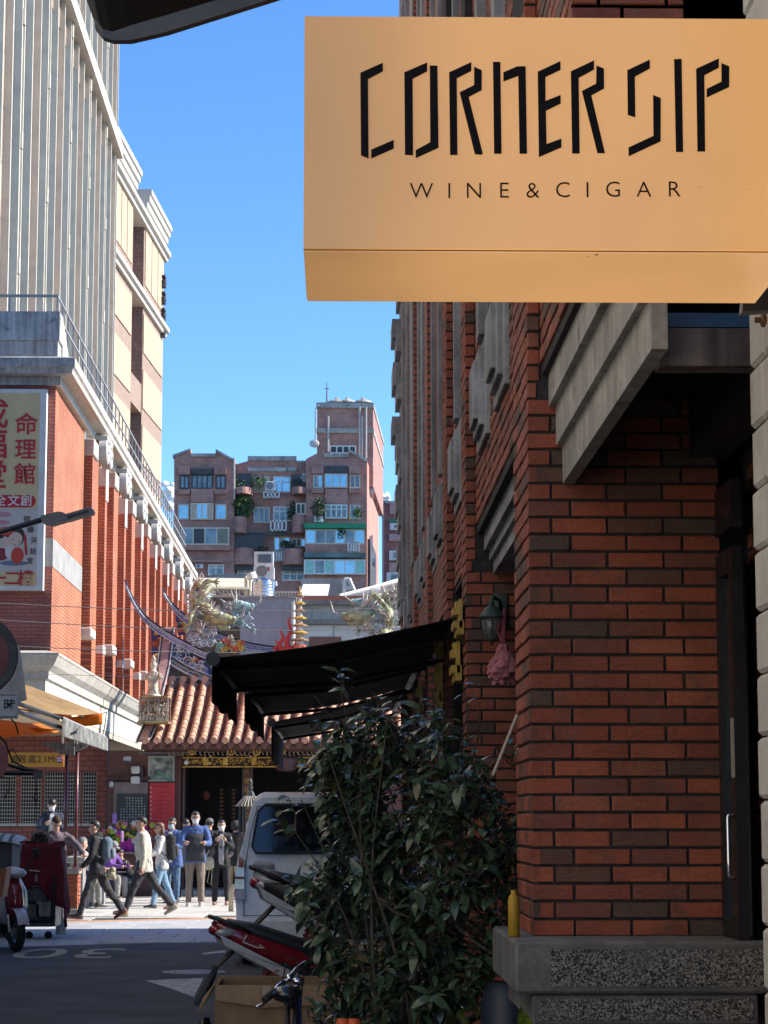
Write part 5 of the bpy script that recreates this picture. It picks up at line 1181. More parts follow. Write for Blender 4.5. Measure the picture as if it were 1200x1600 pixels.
# small things on the wing wall
for px, py, lb, b in ((291,1193,'small white bullet camera beside the gold carved fascia',.55),(174,1226,'small white bullet camera at the left end of the stone panel',.8)):
    c = W(TL(px,py,b-.1)); t = thing('security_camera', lb, 'camera', c, -TA); m = MB(); m.lathe([(.045,-.1),(.05,-.08),(.05,.08),(.03,.1)], (0,0,0), 10, Matrix.Rotation(.5,4,'Y')@Matrix.Rotation(1.2,4,'X')); m.build('housing', whitef, t, True, False); m = MB(); m.tube([(0,0,.02),(0,.2,.06)],.015,6); m.build('mount', whitef, t, True, False)
c = W(TL(212,1210,.75)); t = thing('wall_speaker', 'pair of white box units on the brown wall above the dark stele', 'wall unit', c, -TA)
for dz in (.1,-.13):
    m = MB(); m.cbox((0,0,dz),.20,.16,.17,bev=.03); m.build('unit', whitef, t, False, False)
m = MB(); m.box(.11,.17,-.02,.14,-.15,.2); m.build('mount', pbr('mount_dark',(.05,.03,.03),.6), t, False, False)
c = W(TL(200,1187,.6)); t = thing('floodlight', 'small dark floodlight under the left end of the temple eave', 'lamp', c, -TA); m = MB(); m.cbox((0,0,0),.22,.12,.13,Matrix.Rotation(-.4,4,'X'),bev=.02); m.build('housing', pbr('flood_grey',(.10,.11,.12),.4), t, False, False); m = MB(); m.cbox((0,-.075,-.01),.17,.02,.09,Matrix.Rotation(-.4,4,'X')); m.build('lens', pbr('flood_lens',(.35,.38,.4),.2), t, False, False); m = MB(); m.tube([(0,.05,0),(0,.3,.05)],.02,6); m.build('mount', blackm, t, False, False)
# ------------------------------------------------------------------ white van seen from behind
van_white = pbr('van_white', (.82,.82,.81), .28, var=.05, coat=.5); tyre = pbr('tyre_rubber', (.018,.018,.018), .85, var=.2); plast = pbr('black_plastic', (.02,.02,.021), .45, var=.15); glassv = pbr('van_glass', (.012,.015,.017), .04, spec=.8); redl = pbr('tail_red', (.28,.008,.012), .12, coat=.6); clearl = pbr('clear_lens', (.48,.47,.46), .1, .2)
VD = 26.0; vx0 = P(368,1490,VD).x; vx1 = vx0+1.66; vc = (vx0+vx1)/2
VN = thing('van', 'white delivery van parked facing away beside the bush', 'van', (vc, VD, 0))
def section(w0, w1, zb, zt, n=6, r=.16):
    """rear outline: w0 half width at the bottom, w1 at the roof"""
    pts = [(-w0+.05,zb),(-w0,zb+.08)]
    for k in range(8): t = k/7; pts.append((-(w0+(.02 if .2 < t < .6 else 0)-(w0-w1)*max(0,(t-.42)/.58)**1.15), zb+.1+(zt-.28-zb)*t))
    for k in range(1,n+1): a = pi/2*k/n; pts.append((-w1+r-r*cos(a)*.9-.016*0, zt-r+r*sin(a)))
    return pts + [(-x,z) for x, z in pts[::-1]]
m = MB(); rs = []
for y, dz, sx in ((.0,-.05,.985),(.05,0,1),(.6,.02,1),(2.6,.02,1),(3.2,-.02,.99)): rs.append([(vc+x*sx, VD+y+max(0,(z-1.05))*(.16 if y < .1 else .05), z+dz*(z/2)) for x, z in section(.83,.68,.32,1.93)])
m.rings(rs, True, True); sa(m.build('body', van_white, VN), 35)
def vp(x, z, o=0): return Vector((vc+x, VD-.012-o+max(0,(z-1.05))*.16, z))
m = MB(); m.prism([vp(-.60,1.27),vp(.60,1.27),vp(.64,1.33),vp(.575,1.72),vp(.50,1.79),vp(-.50,1.79),vp(-.575,1.72),vp(-.64,1.33)], (0,.03,0)); wn = m.build('rear_window', glassv, VN)
m = MB(); 
o_ = [(-.61,1.258),(.61,1.258),(.655,1.33),(.59,1.725),(.51,1.802),(-.51,1.802),(-.59,1.725),(-.655,1.33)]
cvx = [vp(x,z,.004) for x,z in o_]+[vp(*o_[0],.004)]
m.tube(cvx, .014, 6); m.build('window_seal', plast, wn)
m = MB()
for s_ in (-1,1): m.tube([vp(s_*.74,.55,.002),vp(s_*.75,.95,.002),vp(s_*.68,1.45,.002),vp(s_*.60,1.78,.002)], .005, 5)
m.tube([vp(-.74,.56,.002),vp(.74,.56,.002)], .005, 5).tube([vp(-.60,1.78,.002),vp(.60,1.78,.002)],.005,5); m.build('tailgate_gap', pbr('panel_gap', (.10,.10,.11), .6), VN, kind='stuff')
for s_ in (-1,1):
    t = MB(); t.prism([vp(s_*.845,.74),vp(s_*.73,.74),vp(s_*.735,1.18),vp(s_*.80,1.22)], (0,-.03,0)); tl_ = t.build('tail_light', redl, VN)
    t = MB(); t.prism([vp(s_*.846,.86,.02),vp(s_*.738,.86,.02),vp(s_*.742,1.09,.02),vp(s_*.822,1.10,.02)], (0,-.018,0)); t.build('clear_lens', clearl, tl_)
    t = MB(); t.prism([vp(s_*.845,.965,.036),vp(s_*.738,.965,.036),vp(s_*.739,.995,.036),vp(s_*.84,.995,.036)], (0,-.006,0)); t.build('reflector', redl, tl_)
m = MB(); m.cbox((vc,VD-.05,.40),1.62,.16,.28,bev=.04); m.build('bumper', van_white, VN)
m = MB(); m.box(vc-.36,vc+.36,VD-.035,VD-.01,.70,.79); m.build('plate_recess', plast, VN)
m = MB(); m.cbox((vc-.52,VD-.022,1.09),.24,.012,.15,bev=.03); bd = m.build('badge_plate', pbr('badge_white', (.50,.50,.52), .35), VN)
m = MB(); m.textpoly('TOWN ACE', facing((vc-.52,VD-.031,1.10)), .062, .001, .0012, sx=.72); m.build('badge_lettering', pbr('badge_ink', (.08,.08,.085), .4), bd)
for x in (-.72,.72):
    for y in (.5,2.7):
        m = MB(); m.lathe([(.0,-.09),(.22,-.09),(.29,-.07),(.30,0),(.29,.07),(.22,.09),(0,.09)], (vc+x,VD+y,.30), 22, axis='x'); m.build('wheel', tyre, VN, True)
m = MB(); m.box(vc-.78,vc+.78,VD+.1,VD+3.1,.2,.42); m.build('underbody', plast, VN)

# ------------------------------------------------------------------ scooters (local: length +x forward, y left, z up)
def scooter(label, loc, rz, body, panel, logo=False, chunky=False):
    t = thing('scooter', label, 'scooter', loc, rz, 'scooters parked in the street'); B = lambda m, n, mt, p=None, s=False, **k: m.build(n, mt, p or t, s, False, **k)
    def loft(sec, ms=9):
        rs = []
        for x, z, hw, hh in sec:
            z += max(0,-x-.05)*.15
            rs.append([(x, hw*cos(2*pi*k/12)*(1.0), z+hh*sin(2*pi*k/12)) for k in range(12)])
        m_ = MB(); m_.rings(rs); return m_
    # wheels
    for x, r in ((-.62,.235),(.64,.235)):
        m = MB(); m.torus((x,0,r), r-.055, .055, 26, 9, 'y'); w_ = B(m,'wheel',tyre,None,True)
        m = MB(); m.lathe([(.0,-.05),(.06,-.05),(.06,.05),(0,.05)],(x,0,r),12,axis='y'); m.torus((x,0,r),r-.10,.016,20,6,'y')
        for k in range(5): a = 2*pi*k/5; m.tube([(x,0,r),(x+(r-.09)*cos(a),0,r+(r-.09)*sin(a))],.014,5)
        B(m,'rim',pbr('rim_grey',(.25,.25,.26),.35,.6),w_)
    # tail body: rises to the rear
    m = loft([(-.93,.80,.03,.02),(-.90,.775,.085,.075),(-.70,.715,.125,.125),(-.40,.625,.15,.175),(-.12,.53,.16,.19),(.05,.46,.14,.16),(.10,.42,.05,.05)]); B(m,'body',body,None,True)
    # side panels (lower edge strip)
    for s_ in (-1,1):
        m = MB(); m.prism([(-.90,s_*.10,.86),(-.86,s_*.118,.77),(-.40,s_*.172,.50),(-.02,s_*.182,.31),(.10,s_*.172,.31),(-.05,s_*.177,.41),(-.45,s_*.168,.61)],(0,s_*.012,0)); B(m,'side_panel',panel)
        m = MB(); m.prism([(-.55,s_*.158,.66),(-.05,s_*.172,.40),(.16,s_*.165,.38),(.12,s_*.16,.50),(-.15,s_*.166,.56)],(0,s_*.010,0)); B(m,'lower_cover',plast)
        if logo:
            m = MB(); m.tube([(-.70,s_*.150,.85),(-.73,s_*.150,.80),(-.63,s_*.160,.755),(-.57,s_*.164,.75),(-.61,s_*.162,.775)],.006,5); B(m,'logo_mark',whitef)
    if chunky:
        m = loft([(-.86,.74,.13,.06),(-.6,.70,.17,.13),(-.2,.62,.18,.15),(.1,.52,.16,.14),(.16,.5,.08,.06)]); B(m,'seat_bucket',plast,None,True)
    m = loft([(-.86,.80,.06,.012),(-.81,.815,.10,.05),(-.60,.785,.135,.07),(-.30,.715,.15,.08),(-.05,.665,.14,.08),(.10,.62,.10,.06),(.14,.60,.03,.03)]); B(m,'seat',pbr('seat_vinyl',(.022,.024,.028),.42,bump=.3,bs=200),None,True)
    m = MB(); m.tube([(-.66,-.11,.87),(-.80,-.10,.935),(-.92,-.06,.985),(-.95,0,.995),(-.92,.06,.985),(-.80,.10,.935),(-.66,.11,.87)],.017,8); B(m,'grab_rail',plast,None,True)
    m = MB(); m.ball((-.90,0,.885),.06,.10,.045,12,8); tl_ = B(m,'tail_light',redl,None,True)
    for s_ in (-1,1): m = MB(); m.ball((-.84,s_*.085,.87),.085,.035,.035,10,7); B(m,'turn_signal',clearl,tl_,True)
    # mudguard, swing arm, engine
    m = MB(); m.tube([(-.75,0,.74),(-.90,0,.60),(-.96,0,.40)],[.05,.06,.055],8,flat=.35); m.prism([(-.90,-.08,.58),(-.90,.08,.58),(-1.04,.08,.30),(-1.04,-.08,.30)],(-.012,0,.0)); B(m,'rear_mudguard',plast)
    m = MB(); m.tube([(.0,.10,.30),(-.35,.12,.27),(-.62,.11,.24)],[.09,.11,.07],9); m.ball((-.25,.02,.33),.2,.12,.12); m.tube([(-.2,-.14,.26),(-.5,-.15,.28),(-.85,-.15,.36)],[.03,.06,.05],9); B(m,'engine',pbr('engine_grey',(.07,.07,.075),.5,.4),None,True)
    m = MB(); m.tube([(-.45,-.13,.62),(-.60,-.12,.28)],.022,7); m.tube([(-.45,.13,.62),(-.60,.12,.28)],.022,7)
    for k in range(9): m.torus((-.47-.013*k,-.13+.001*k,.57-.03*k),.032,.008,10,5,'z'); m.torus((-.47-.013*k,.13-.001*k,.57-.03*k),.032,.008,10,5,'z')
    B(m,'shock_absorber',pbr('spring',(.4,.1,.08),.4,.3),None,kind='stuff')
    # floor, leg shield, front
    m = MB(); m.cbox((.25,0,.33),.46,.30,.07,bev=.02); B(m,'footboard',plast)
    m = MB(); sh = [(.46,.34,.17,.02),(.52,.55,.20,.03),(.50,.75,.19,.04),(.46,.90,.12,.04)]
    m.rings([[(x-.03,-w_,z),(x+.05,-w_*.55,z),(x+.07,0,z),(x+.05,w_*.55,z),(x-.03,w_,z),(x-.05,w_*.5,z),(x-.05,-w_*.5,z)] for x,z,w_,_ in sh]); B(m,'leg_shield',body,None,True)
    m = MB(); m.rings([[(x+.02,-w_*.9,z),(x+.12,-w_*.4,z),(x+.14,0,z),(x+.12,w_*.4,z),(x+.02,w_*.9,z),(x,0,z)] for x,z,w_ in ((.52,.42,.10),(.56,.58,.15),(.52,.76,.16),(.46,.90,.10))]); B(m,'front_cowl',panel,None,True)
    m = loft([(.36,.62,.05,.05),(.42,.58,.05,.05),(.86,.475,.075,.03),(.92,.43,.03,.02)]) if False else MB()
    m.rings([[(.64+.28*cos(a),y*.075,.235+.30*sin(a)+.015*(1-abs(y))) for y in (-1,-.5,0,.5,1)] for a in [radians(20+14*k) for k in range(10)]],False,False); B(m,'front_mudguard',body)
    for s_ in (-1,1): m = MB(); m.tube([(.48,s_*.075,.62),(.64,s_*.085,.24)],.022,7); B(m,'fork',pbr('fork_grey',(.3,.3,.31),.3,.7))
    m = MB(); m.ball((.55,0,.97),.11,.15,.07,12,8); m.ball((.42,0,.99),.10,.13,.06,10,7); B(m,'headset',body,None,True)
    m = MB(); m.ball((.63,0,.955),.05,.10,.045,12,7); B(m,'headlight',clearl,None,True)
    m = MB(); m.tube([(.42,-.34,.99),(.45,-.2,1.01),(.46,0,.99),(.45,.2,1.01),(.42,.34,.99)],.014,7); hb = B(m,'handlebar',plast)
    for s_ in (-1,1):
        m = MB(); m.tube([(.435,s_*.24,1.0),(.40,s_*.37,.985)],.02,8); B(m,'grip',tyre,hb); m = MB(); m.tube([(.49,s_*.2,1.0),(.50,s_*.35,.985)],.007,5); B(m,'lever',chrome,hb)
        m = MB(); m.tube([(.45,s_*.17,1.02),(.45,s_*.24,1.14),(.44,s_*.29,1.19)],.008,6); m.lathe([(.0,-.02),(.05,-.015),(.062,0),(.05,.006),(0,.006)],(.43,s_*.31,1.22),14,axis='x'); B(m,'mirror',plast,None,True)
    m = MB(); m.tube([(-.05,.05,.24),(-.03,.2,.02)],.012,6); m.tube([(-.05,-.05,.24),(-.08,-.14,.02)],.012,6); B(m,'stand',plast,None,kind='stuff')
    return t
redp = pbr('scooter_red', (.20,.010,.018), .2, var=.06, coat=.8); whp = pbr('scooter_white', (.50,.50,.50), .25, var=.05, coat=.6); blkp = pbr('scooter_black', (.022,.024,.03), .25, coat=.6)
c = P(523,1590,17.2); scooter('dark red scooter with black seat and white lower stripe parked behind the cardboard box', (c.x,17.2,0), radians(14), redp, whp, logo=True).scale = (1,1,.92)
c = P(585,1590,20.2); s2 = scooter('large white and black scooter with tall black seat parked behind the red one', (c.x,20.2,.0), radians(8), whp, whp, chunky=True); s2.scale = (1.15,1.3,1.22)
c = P(2,1470,28.6); scooter('red and white scooter with handlebar turned to the road at the left edge', (c.x-.15,29.4,0), radians(-62), whp, redp)

# ------------------------------------------------------------------ blue bicycle (only its front shows) and the cardboard
BD = 11.0
hbp = P(470,1530,BD); BKE = thing('bicycle', 'blue city bicycle with chrome handlebar in front of the cardboard box', 'bicycle', (hbp.x+.02,BD+.1,0), 0)
bl = pbr('bicycle_blue', (.015,.10,.34), .25, coat=.6, var=.05)
def bp(px, py, d): v = P(px,py,d); return v
m = MB(); m.tube([bp(467,1547,BD),bp(459,1640,BD-.02),bp(456,1700,BD-.02)],.019,8); m.tube([bp(464,1570,BD),bp(470,1700,BD+.5),bp(480,1720,BD+1.0)],.020,8); m.build('frame', bl, BKE, True)
m = MB(); m.tube([bp(449,1560,BD-.05),bp(450,1700,BD-.08)],.013,8); m.tube([bp(462,1562,BD-.05),bp(462,1700,BD-.08)],.013,8); m.ball(bp(452,1565,BD-.04),.03,.03,.035); m.build('fork', plast, BKE, True)
m = MB(); m.tube([bp(428,1550,BD-.18),bp(436,1540,BD-.12),bp(450,1531,BD-.03),bp(463,1515,BD+.02),bp(478,1504,BD+.12),bp(486,1501,BD+.2)],.0125,8); m.tube([bp(463,1550,BD),bp(463,1530,BD)],.018,8); hb = m.build('handlebar', chrome, BKE, True)
m = MB(); m.tube([bp(480,1506,BD+.14),bp(508,1491,BD+.32)],.018,9); m.build('grip', tyre, hb, True); m = MB(); m.tube([bp(432,1547,BD-.14),bp(414,1562,BD-.3)],.018,9); m.build('grip', tyre, hb, True)
m = MB(); m.tube([bp(441,1543,BD-.13),bp(425,1555,BD-.24),bp(410,1570,BD-.3),bp(400,1573,BD-.33)],[.008,.009,.008,.006],6); m.build('brake_lever', chrome, hb, True)
m = MB(); m.tube([bp(474,1512,BD+.1),bp(484,1516,BD+.2),bp(490,1512,BD+.28)],[.008,.008,.006],6); m.build('brake_lever', plast, hb, True)
m = MB(); m.ball(bp(448,1553,BD-.14),.075,.08,.042,14,8); m.build('bell_lamp', pbr('bell_black',(.015,.016,.018),.18,coat=.5), BKE, True)
m = MB(); m.ball(bp(465,1533,BD-.02),.035,.03,.02,10,6); m.ball(bp(452,1528,BD-.05),.02); m.build('stem_cap', chrome, BKE, True)
m = MB(); m.tube([bp(440,1540,BD-.1),bp(448,1500,BD-.1),bp(462,1495,BD),bp(470,1540,BD)],.004,5); m.tube([bp(478,1505,BD+.1),bp(470,1555,BD-.05),bp(452,1560,BD-.08)],.004,5); m.build('cable', plast, BKE)
fw = bp(456,1760,BD-.1); m = MB(); m.torus((fw.x,BD-.12,.32),.30,.02,30,7,'x'); fwh = m.build('wheel', tyre, BKE, True)
m = MB()
for k in range(12): a = pi*k/12; m.tube([(fw.x,BD-.12-.28*cos(a),.32-.28*sin(a)),(fw.x,BD-.12+.28*cos(a),.32+.28*sin(a))],.0015,3)
m.build('spokes', chrome, fwh, kind='stuff')
card = pbr('cardboard', (.27,.165,.085), .85, var=.14, vs=6, streak=.15, bump=.15, bs=90); cardd = pbr('cardboard_inside', (.19,.115,.06), .9, var=.15)
BX = 13.6; a = P(336,1540,BX); b = P(526,1536,BX)
t = thing('cardboard_box', 'open cardboard box with taped edges in front of the red scooter', 'box', (a.x,BX,0))
zt = a.z; x0, x1 = a.x, P(590,1540,BX).x
m = MB(); m.box(x0,x1,BX,BX+.012,.02,zt).box(x0,x1,BX+.6,BX+.612,.02,zt).box(x0,x0+.012,BX+.012,BX+.6,.02,zt).box(x1-.012,x1,BX+.012,BX+.6,.02,zt).box(x0+.012,x1-.012,BX+.012,BX+.6,.02,.035); m.build('box', card, t)
m = MB(); m.prism([(x0,BX+.612,zt),(x1,BX+.612,zt),(x1+.03,BX+.80,zt-.01),(x0-.03,BX+.80,zt-.005)],(0,.002,.01)); m.build('flap', cardd, t); m = MB(); m.prism([(x0-.004,BX,zt),(x0-.004,BX+.61,zt),(x0-.10,BX+.60,zt-.12),(x0-.09,BX+.03,zt-.16)],(-.008,0,.002)); m.build('flap', card, t)
m = MB(); m.prism([(x0-.0,BX-.004,zt+.004),(x1,BX-.004,zt+.002),(x1,BX-.012,zt-.10),(x0+.3,BX-.013,zt-.125),(x0+.01,BX-.012,zt-.085)],(0,-.008,0)); m.build('flap', pbr('cardboard_pale', (.33,.215,.12), .85, var=.15), t)
tape = pbr('clear_tape', (.42,.33,.22), .12, var=.05)
for i, (x, z0_, w_) in enumerate(((x0+.28,zt-.10,.05),(x0+.52,zt-.30,.34))):
    m = MB(); m.box(x,x+w_,BX-.0225 if i == 0 else BX-.0035,BX-.0215 if i == 0 else BX-.001,z0_,z0_+.1 if i == 0 else z0_+.05); m.build('tape', tape, t)
t = thing('black_bag', 'black plastic bag slumped at the left side of the cardboard box', 'bag', (x0-.1,BX+.1,0)); m = MB(); rs = []
for k in range(9):
    zz_ = .0+.46*k/8; r = .13*sin(pi*min(1,.25+.75*k/8))+.02; rs.append([(x0-.06-.035*sin(2*k)*.3+r*cos(2*pi*j/12)*.8*(1+.12*sin(j*2.2+k)),BX+.12+r*sin(2*pi*j/12)*(1+.12*cos(j*3.1+k)),zz_) for j in range(12)])
m.rings(rs); m.build('bag', pbr('bag_black',(.012,.012,.013),.3), t, True)
KD = 15.0; t = thing('cardboard_sheet', 'tall tan cardboard carton standing behind the bicycle and bush', 'box', P(540,1530,KD)); a = P(452,1530,KD); b = P(590,1478,KD)
m = MB(); m.box(P(500,1500,KD).x,P(660,1500,KD).x,KD,KD+.4,.02,b.z); m.build('carton', pbr('carton_tan', (.36,.25,.12), .85, var=.1, vs=5), t); m = MB(); m.textpoly('H', facing((P(512,1505,KD).x+.1,KD-.002,b.z-.09)), .1, .001, .004); m.build('print', inkm if False else pbr('carton_ink',(.06,.04,.03),.7), t)
m = MB(); m.prism([(P(500,1500,KD).x,KD-.01,b.z),(P(660,1500,KD).x,KD-.01,b.z),(P(660,1500,KD).x,KD-.14,b.z-.05),(P(495,1500,KD).x,KD-.14,b.z-.04)],(0,0,.008)) if False else m.box(P(500,1500,KD).x,P(660,1500,KD).x,KD+.01,KD+.4,b.z+.001,b.z+.008); m.build('flap', cardd, t)
for px, tilt in ((536,.0),(553,.04)):
    c = P(px,1592,10.6); t = thing('traffic_cone', 'bright orange cone tip just in view in front of the bush' if px == 536 else 'bright orange cone tip right of its twin in front of the bush', 'cone', (c.x,10.6,0)); m = MB(); m.lathe([(.19,0),(.19,.02),(.13,.03),(.032,c.z-.02),(.026,c.z),(0,c.z+.001)],(c.x,10.6,0),18); m.build('cone', pbr('cone_orange', (.62,.10,.02), .5, var=.05), t, True); m = MB(); m.lathe([(.115,.16),(.085,.30)],(c.x,10.6,0),18); m.build('band', whitef, t)
# ------------------------------------------------------------------ people
def remesh(mb, vox, smooth=2, disp=0., seed=0, dsc=(9,9,5)):
    me = bpy.data.meshes.new('t'); me.from_pydata([tuple(v) for v in mb.v], [], mb.f)
    bm = bmesh.new(); bm.from_mesh(me); bmesh.ops.recalc_face_normals(bm, faces=bm.faces); bm.to_mesh(me); bm.free()
    o = bpy.data.objects.new('t', me); COL.objects.link(o)
    r = o.modifiers.new('r', 'REMESH'); r.mode = 'VOXEL'; r.voxel_size = vox; r.use_smooth_shade = True
    if smooth: s = o.modifiers.new('s', 'SMOOTH'); s.iterations = smooth; s.factor = .5
    bpy.context.view_layer.update(); out = bpy.data.meshes.new_from_object(o.evaluated_get(bpy.context.evaluated_depsgraph_get()))
    bpy.data.objects.remove(o); bpy.data.meshes.remove(me)
    vs = [v.co.copy() for v in out.vertices]; ns = [v.normal.copy() for v in out.vertices]
    if disp: vs = [v+n*disp*(noise.noise(Vector((v.x*dsc[0]+seed*3,v.y*dsc[1],v.z*dsc[2])))+.6*noise.noise(Vector((v.x*24,v.y*24+seed,v.z*16)))) for v, n in zip(vs, ns)]
    b = MB(); b.add(vs, [tuple(p.vertices) for p in out.polygons]); bpy.data.meshes.remove(out); return b
SK1 = pbr('skin_light', (.50,.30,.21), .55, var=.06); SK2 = pbr('skin_tan', (.40,.225,.15), .55, var=.06)
HB = pbr('hair_black', (.015,.013,.012), .45, var=.2, bump=.4, bs=90); HG = pbr('hair_grey', (.16,.155,.15), .6, var=.2, bump=.4, bs=90); HW = pbr('hair_brown', (.11,.05,.025), .5, var=.2, bump=.4, bs=90)
MASK = pbr('mask_white', (.70,.70,.70), .8, var=.04); MASKB = pbr('mask_blue', (.42,.56,.62), .8, var=.04)
def cloth(name, c, **k): return pbr('cloth_'+name, c, .85, var=.10, vs=10, bump=.25, bs=120, **k)
def person(label, loc, rz, H, sex='m', top=None, bottom=None, shoe=None, skin=SK1, hair=HB, hairstyle='short', pose={}, mask=None, glasses=None, coat=0., seed=0, group=None, sleeve=1.0, fat=1., inner=None, hood=None, sole=None):
    g = dict(hL=2,hR=-2,kL=3,kR=3,sL=4,sR=4,aL=7,aR=7,eL=12,eR=12,iL=0,iR=0,lean=2,yaw=0,pit=5,spread=5); g.update(pose)
    R_ = lambda d: radians(d); k = H/1.72; f = fat*(1 if sex == 'm' else .9)
    t = thing('person', label, 'person', loc, radians(rz), group)
    legs = {}
    pel = Vector((0,0,0))
    for s_, h, kn in ((1,g['hL'],g['kL']),(-1,g['hR'],g['kR'])):
        hip = pel+Vector((s_*.085*k,0,0)); sp = s_*sin(R_(g['spread'])); d1 = Vector((sp,-sin(R_(h)),-cos(R_(h)))).normalized(); knee = hip+d1*.43*k
        d2 = Vector((sp*.4,-sin(R_(h-kn)),-cos(R_(h-kn)))).normalized(); ank = knee+d2*.41*k; legs[s_] = (hip,knee,ank,h-kn)
    low = min(l[2].z for l in legs.values()); dz = -low+.085*k
    if 'seat' in g: dz = g['seat']+.10
    up_ = Vector((0,0,dz)); pel = pel+up_; legs = {a: (l[0]+up_,l[1]+up_,l[2]+up_,l[3]) for a, l in legs.items()}
    ln = R_(g['lean']); td = Vector((0,-sin(ln),cos(ln))); fw = Vector((0,-cos(ln),-sin(ln)))
    sh = pel+td*.50*k; nk = pel+td*.545*k; hw = (.185 if sex == 'm' else .160)*k
    hp = R_(g['pit']); yw = R_(g['yaw']); hd = nk+td*.06*k+Vector((0,-.015*k-.03*sin(hp),.075*k*cos(ln*.5)))
    arms = {}
    for s_, sw, ab, el, inn in ((1,g['sL'],g['aL'],g['eL'],g['iL']),(-1,g['sR'],g['aR'],g['eR'],g['iR'])):
        S0 = sh+Vector((s_*hw,0,-.02*k)); a, b = R_(sw), R_(ab); d1 = Vector((s_*sin(b),-sin(a)*cos(b),-cos(a)*cos(b))).normalized(); E_ = S0+d1*.285*k
        a2 = R_(sw+el); d2 = Vector((-s_*sin(R_(inn))+s_*sin(b)*.4,-sin(a2)*cos(R_(inn)),-cos(a2)*cos(R_(inn)))).normalized(); W_ = E_+d2*.245*k; arms[s_] = (S0,E_,W_,d2)
    def ell(p, rx, ry, n=14): return [p+Vector((rx*cos(2*pi*i/n),0,0))+fw*(-ry*sin(2*pi*i/n)) for i in range(n)]
    def torso(m, e=0., z0=-.10, top_=True, flare=0.):
        secs = [(z0,.165*f+flare,.115*f+flare*.6),(.0,.165*f+flare*.6,.118*f),(.12,.145*f+flare*.3,.105*f),(.28,.165*f,.118*f),(.42,.175*f,.115*f),(.50,.165*f,.09),(.545,.07,.06)]
        if sex == 'f': secs = [(z0,.165*f+flare,.12*f),(.0,.16*f+flare*.5,.118*f),(.12,.128*f,.10*f),(.28,.15*f,.125*f),(.42,.155*f,.105*f),(.50,.145*f,.085),(.545,.06,.055)]
        m.rings([ell(pel+td*z*k,(rx+e)*k,(ry+e)*k) for z, rx, ry in secs])
    def cap(m, pts, rs): 
        m.tube(pts, rs, 10)
        for p, r in zip(pts, rs): m.ball(p, r*.985, n=10, m=6)
    # body: one surface from head to feet
    b = MB(); torso(b)
    for s_, (h_,kn,an,ang) in legs.items():
        cap(b,[h_,h_.lerp(kn,.5),kn],[.082*k*f,.070*k*f,.052*k]); cap(b,[kn,kn.lerp(an,.35),an],[.05*k,.052*k,.035*k]); cap(b,[an+Vector((0,.02,-.03))*k,an+Vector((0,-.13,-.055))*k],[.036*k,.028*k])
    for s_, (S0,E_,W_,d2) in arms.items(): cap(b,[S0,E_],[.05*k*f,.040*k]); cap(b,[E_,E_.lerp(W_,.3),W_],[.038*k,.038*k,.026*k]); b.ball(W_+d2*.045*k,.036*k,.030*k,.045*k)
    cap(b,[nk-td*.05*k,hd-Vector((0,0,.05*k))],[.056*k,.052*k])
    Mh = Matrix.Translation(hd)@Matrix.Rotation(yw,4,'Z')@Matrix.Rotation(hp,4,'X')
    hs_ = k*1.02
    b.ball((0,.008*hs_,.03*hs_),.073*hs_,.092*hs_,.088*hs_,14,10,Mh); b.ball((0,-.022*hs_,-.04*hs_),.058*hs_,.066*hs_,.072*hs_,12,8,Mh); b.ball((0,-.092*hs_,-.018*hs_),.013*hs_,.020*hs_,.022*hs_,8,6,Mh)
    for s_ in (-1,1): b.ball((s_*.076*hs_,.008*hs_,-.005*hs_),.012*hs_,.02*hs_,.03*hs_,8,6,Mh)
    bb = remesh(b, .0135, 2)
    for s_, (S0,E_,W_,d2) in arms.items():          # fingers rooted in the palm
        a = d2.orthogonal().normalized(); a = Vector((0,0,1)).cross(d2) if abs(d2.z) < .8 else Vector((0,1,0)); a.normalize(); nrm = d2.cross(a).normalized()
        for j, (o_, L_) in enumerate(((-.026,.062),(-.009,.072),(.009,.068),(.025,.052))):
            p = W_+(d2*.065+a*o_)*k; q_ = p+(d2*L_*.55+nrm*.010)*k; bb.tube([p,q_,q_+(d2*L_*.3+nrm*.022)*k],[.0088*k,.0080*k,.0065*k],6)
        p = W_+(d2*.03-a*.03)*k; bb.tube([p,p+(d2*.03-a*.028)*k,p+(d2*.06-a*.03+nrm*.012)*k],[.010*k,.0092*k,.0075*k],6)
    bb.build('body', skin, t, True, False)
    # clothes
    if bottom is not None:
        m = MB(); m.rings([ell(pel+td*z*k,(rx+.012)*k,(ry+.012)*k) for z, rx, ry in ((-.12,.15*f,.11*f),(.0,.165*f,.12*f),(.09,.15*f,.108*f))])
        for s_, (h_,kn,an,ang) in legs.items(): cap(m,[h_,h_.lerp(kn,.5),kn],[.100*k*f,.086*k*f,.070*k]); cap(m,[kn,kn.lerp(an,.5),an+Vector((0,0,.012))],[.070*k,.066*k,.058*k])
        remesh(m,.017,2,.016,seed).build('trousers', bottom, t, True, False)
    if top is not None:
        m = MB(); torso(m,.026 if coat else .018,-.13-coat,True,.012+coat*.12)
        for s_, (S0,E_,W_,d2) in arms.items():
            e2 = E_.lerp(W_,sleeve) if sleeve <= 1 else W_; cap(m,[S0-Vector((s_*.02,0,0)),S0.lerp(E_,.5),E_],[.072*k*f,.064*k*f,.056*k]); 
            if sleeve > 0: cap(m,[E_,e2],[.056*k,.044*k])
        m.tube([nk-td*.03*k,nk+td*.02*k],[.075*k,.066*k],12)
        if hood: m.ball(nk+Vector((0,.055,.0))*k,.105*k,.075*k,.075*k)
        remesh(m,.016,2,.017,seed+5).build('jacket' if coat or hood else 'top', top, t, True, False)
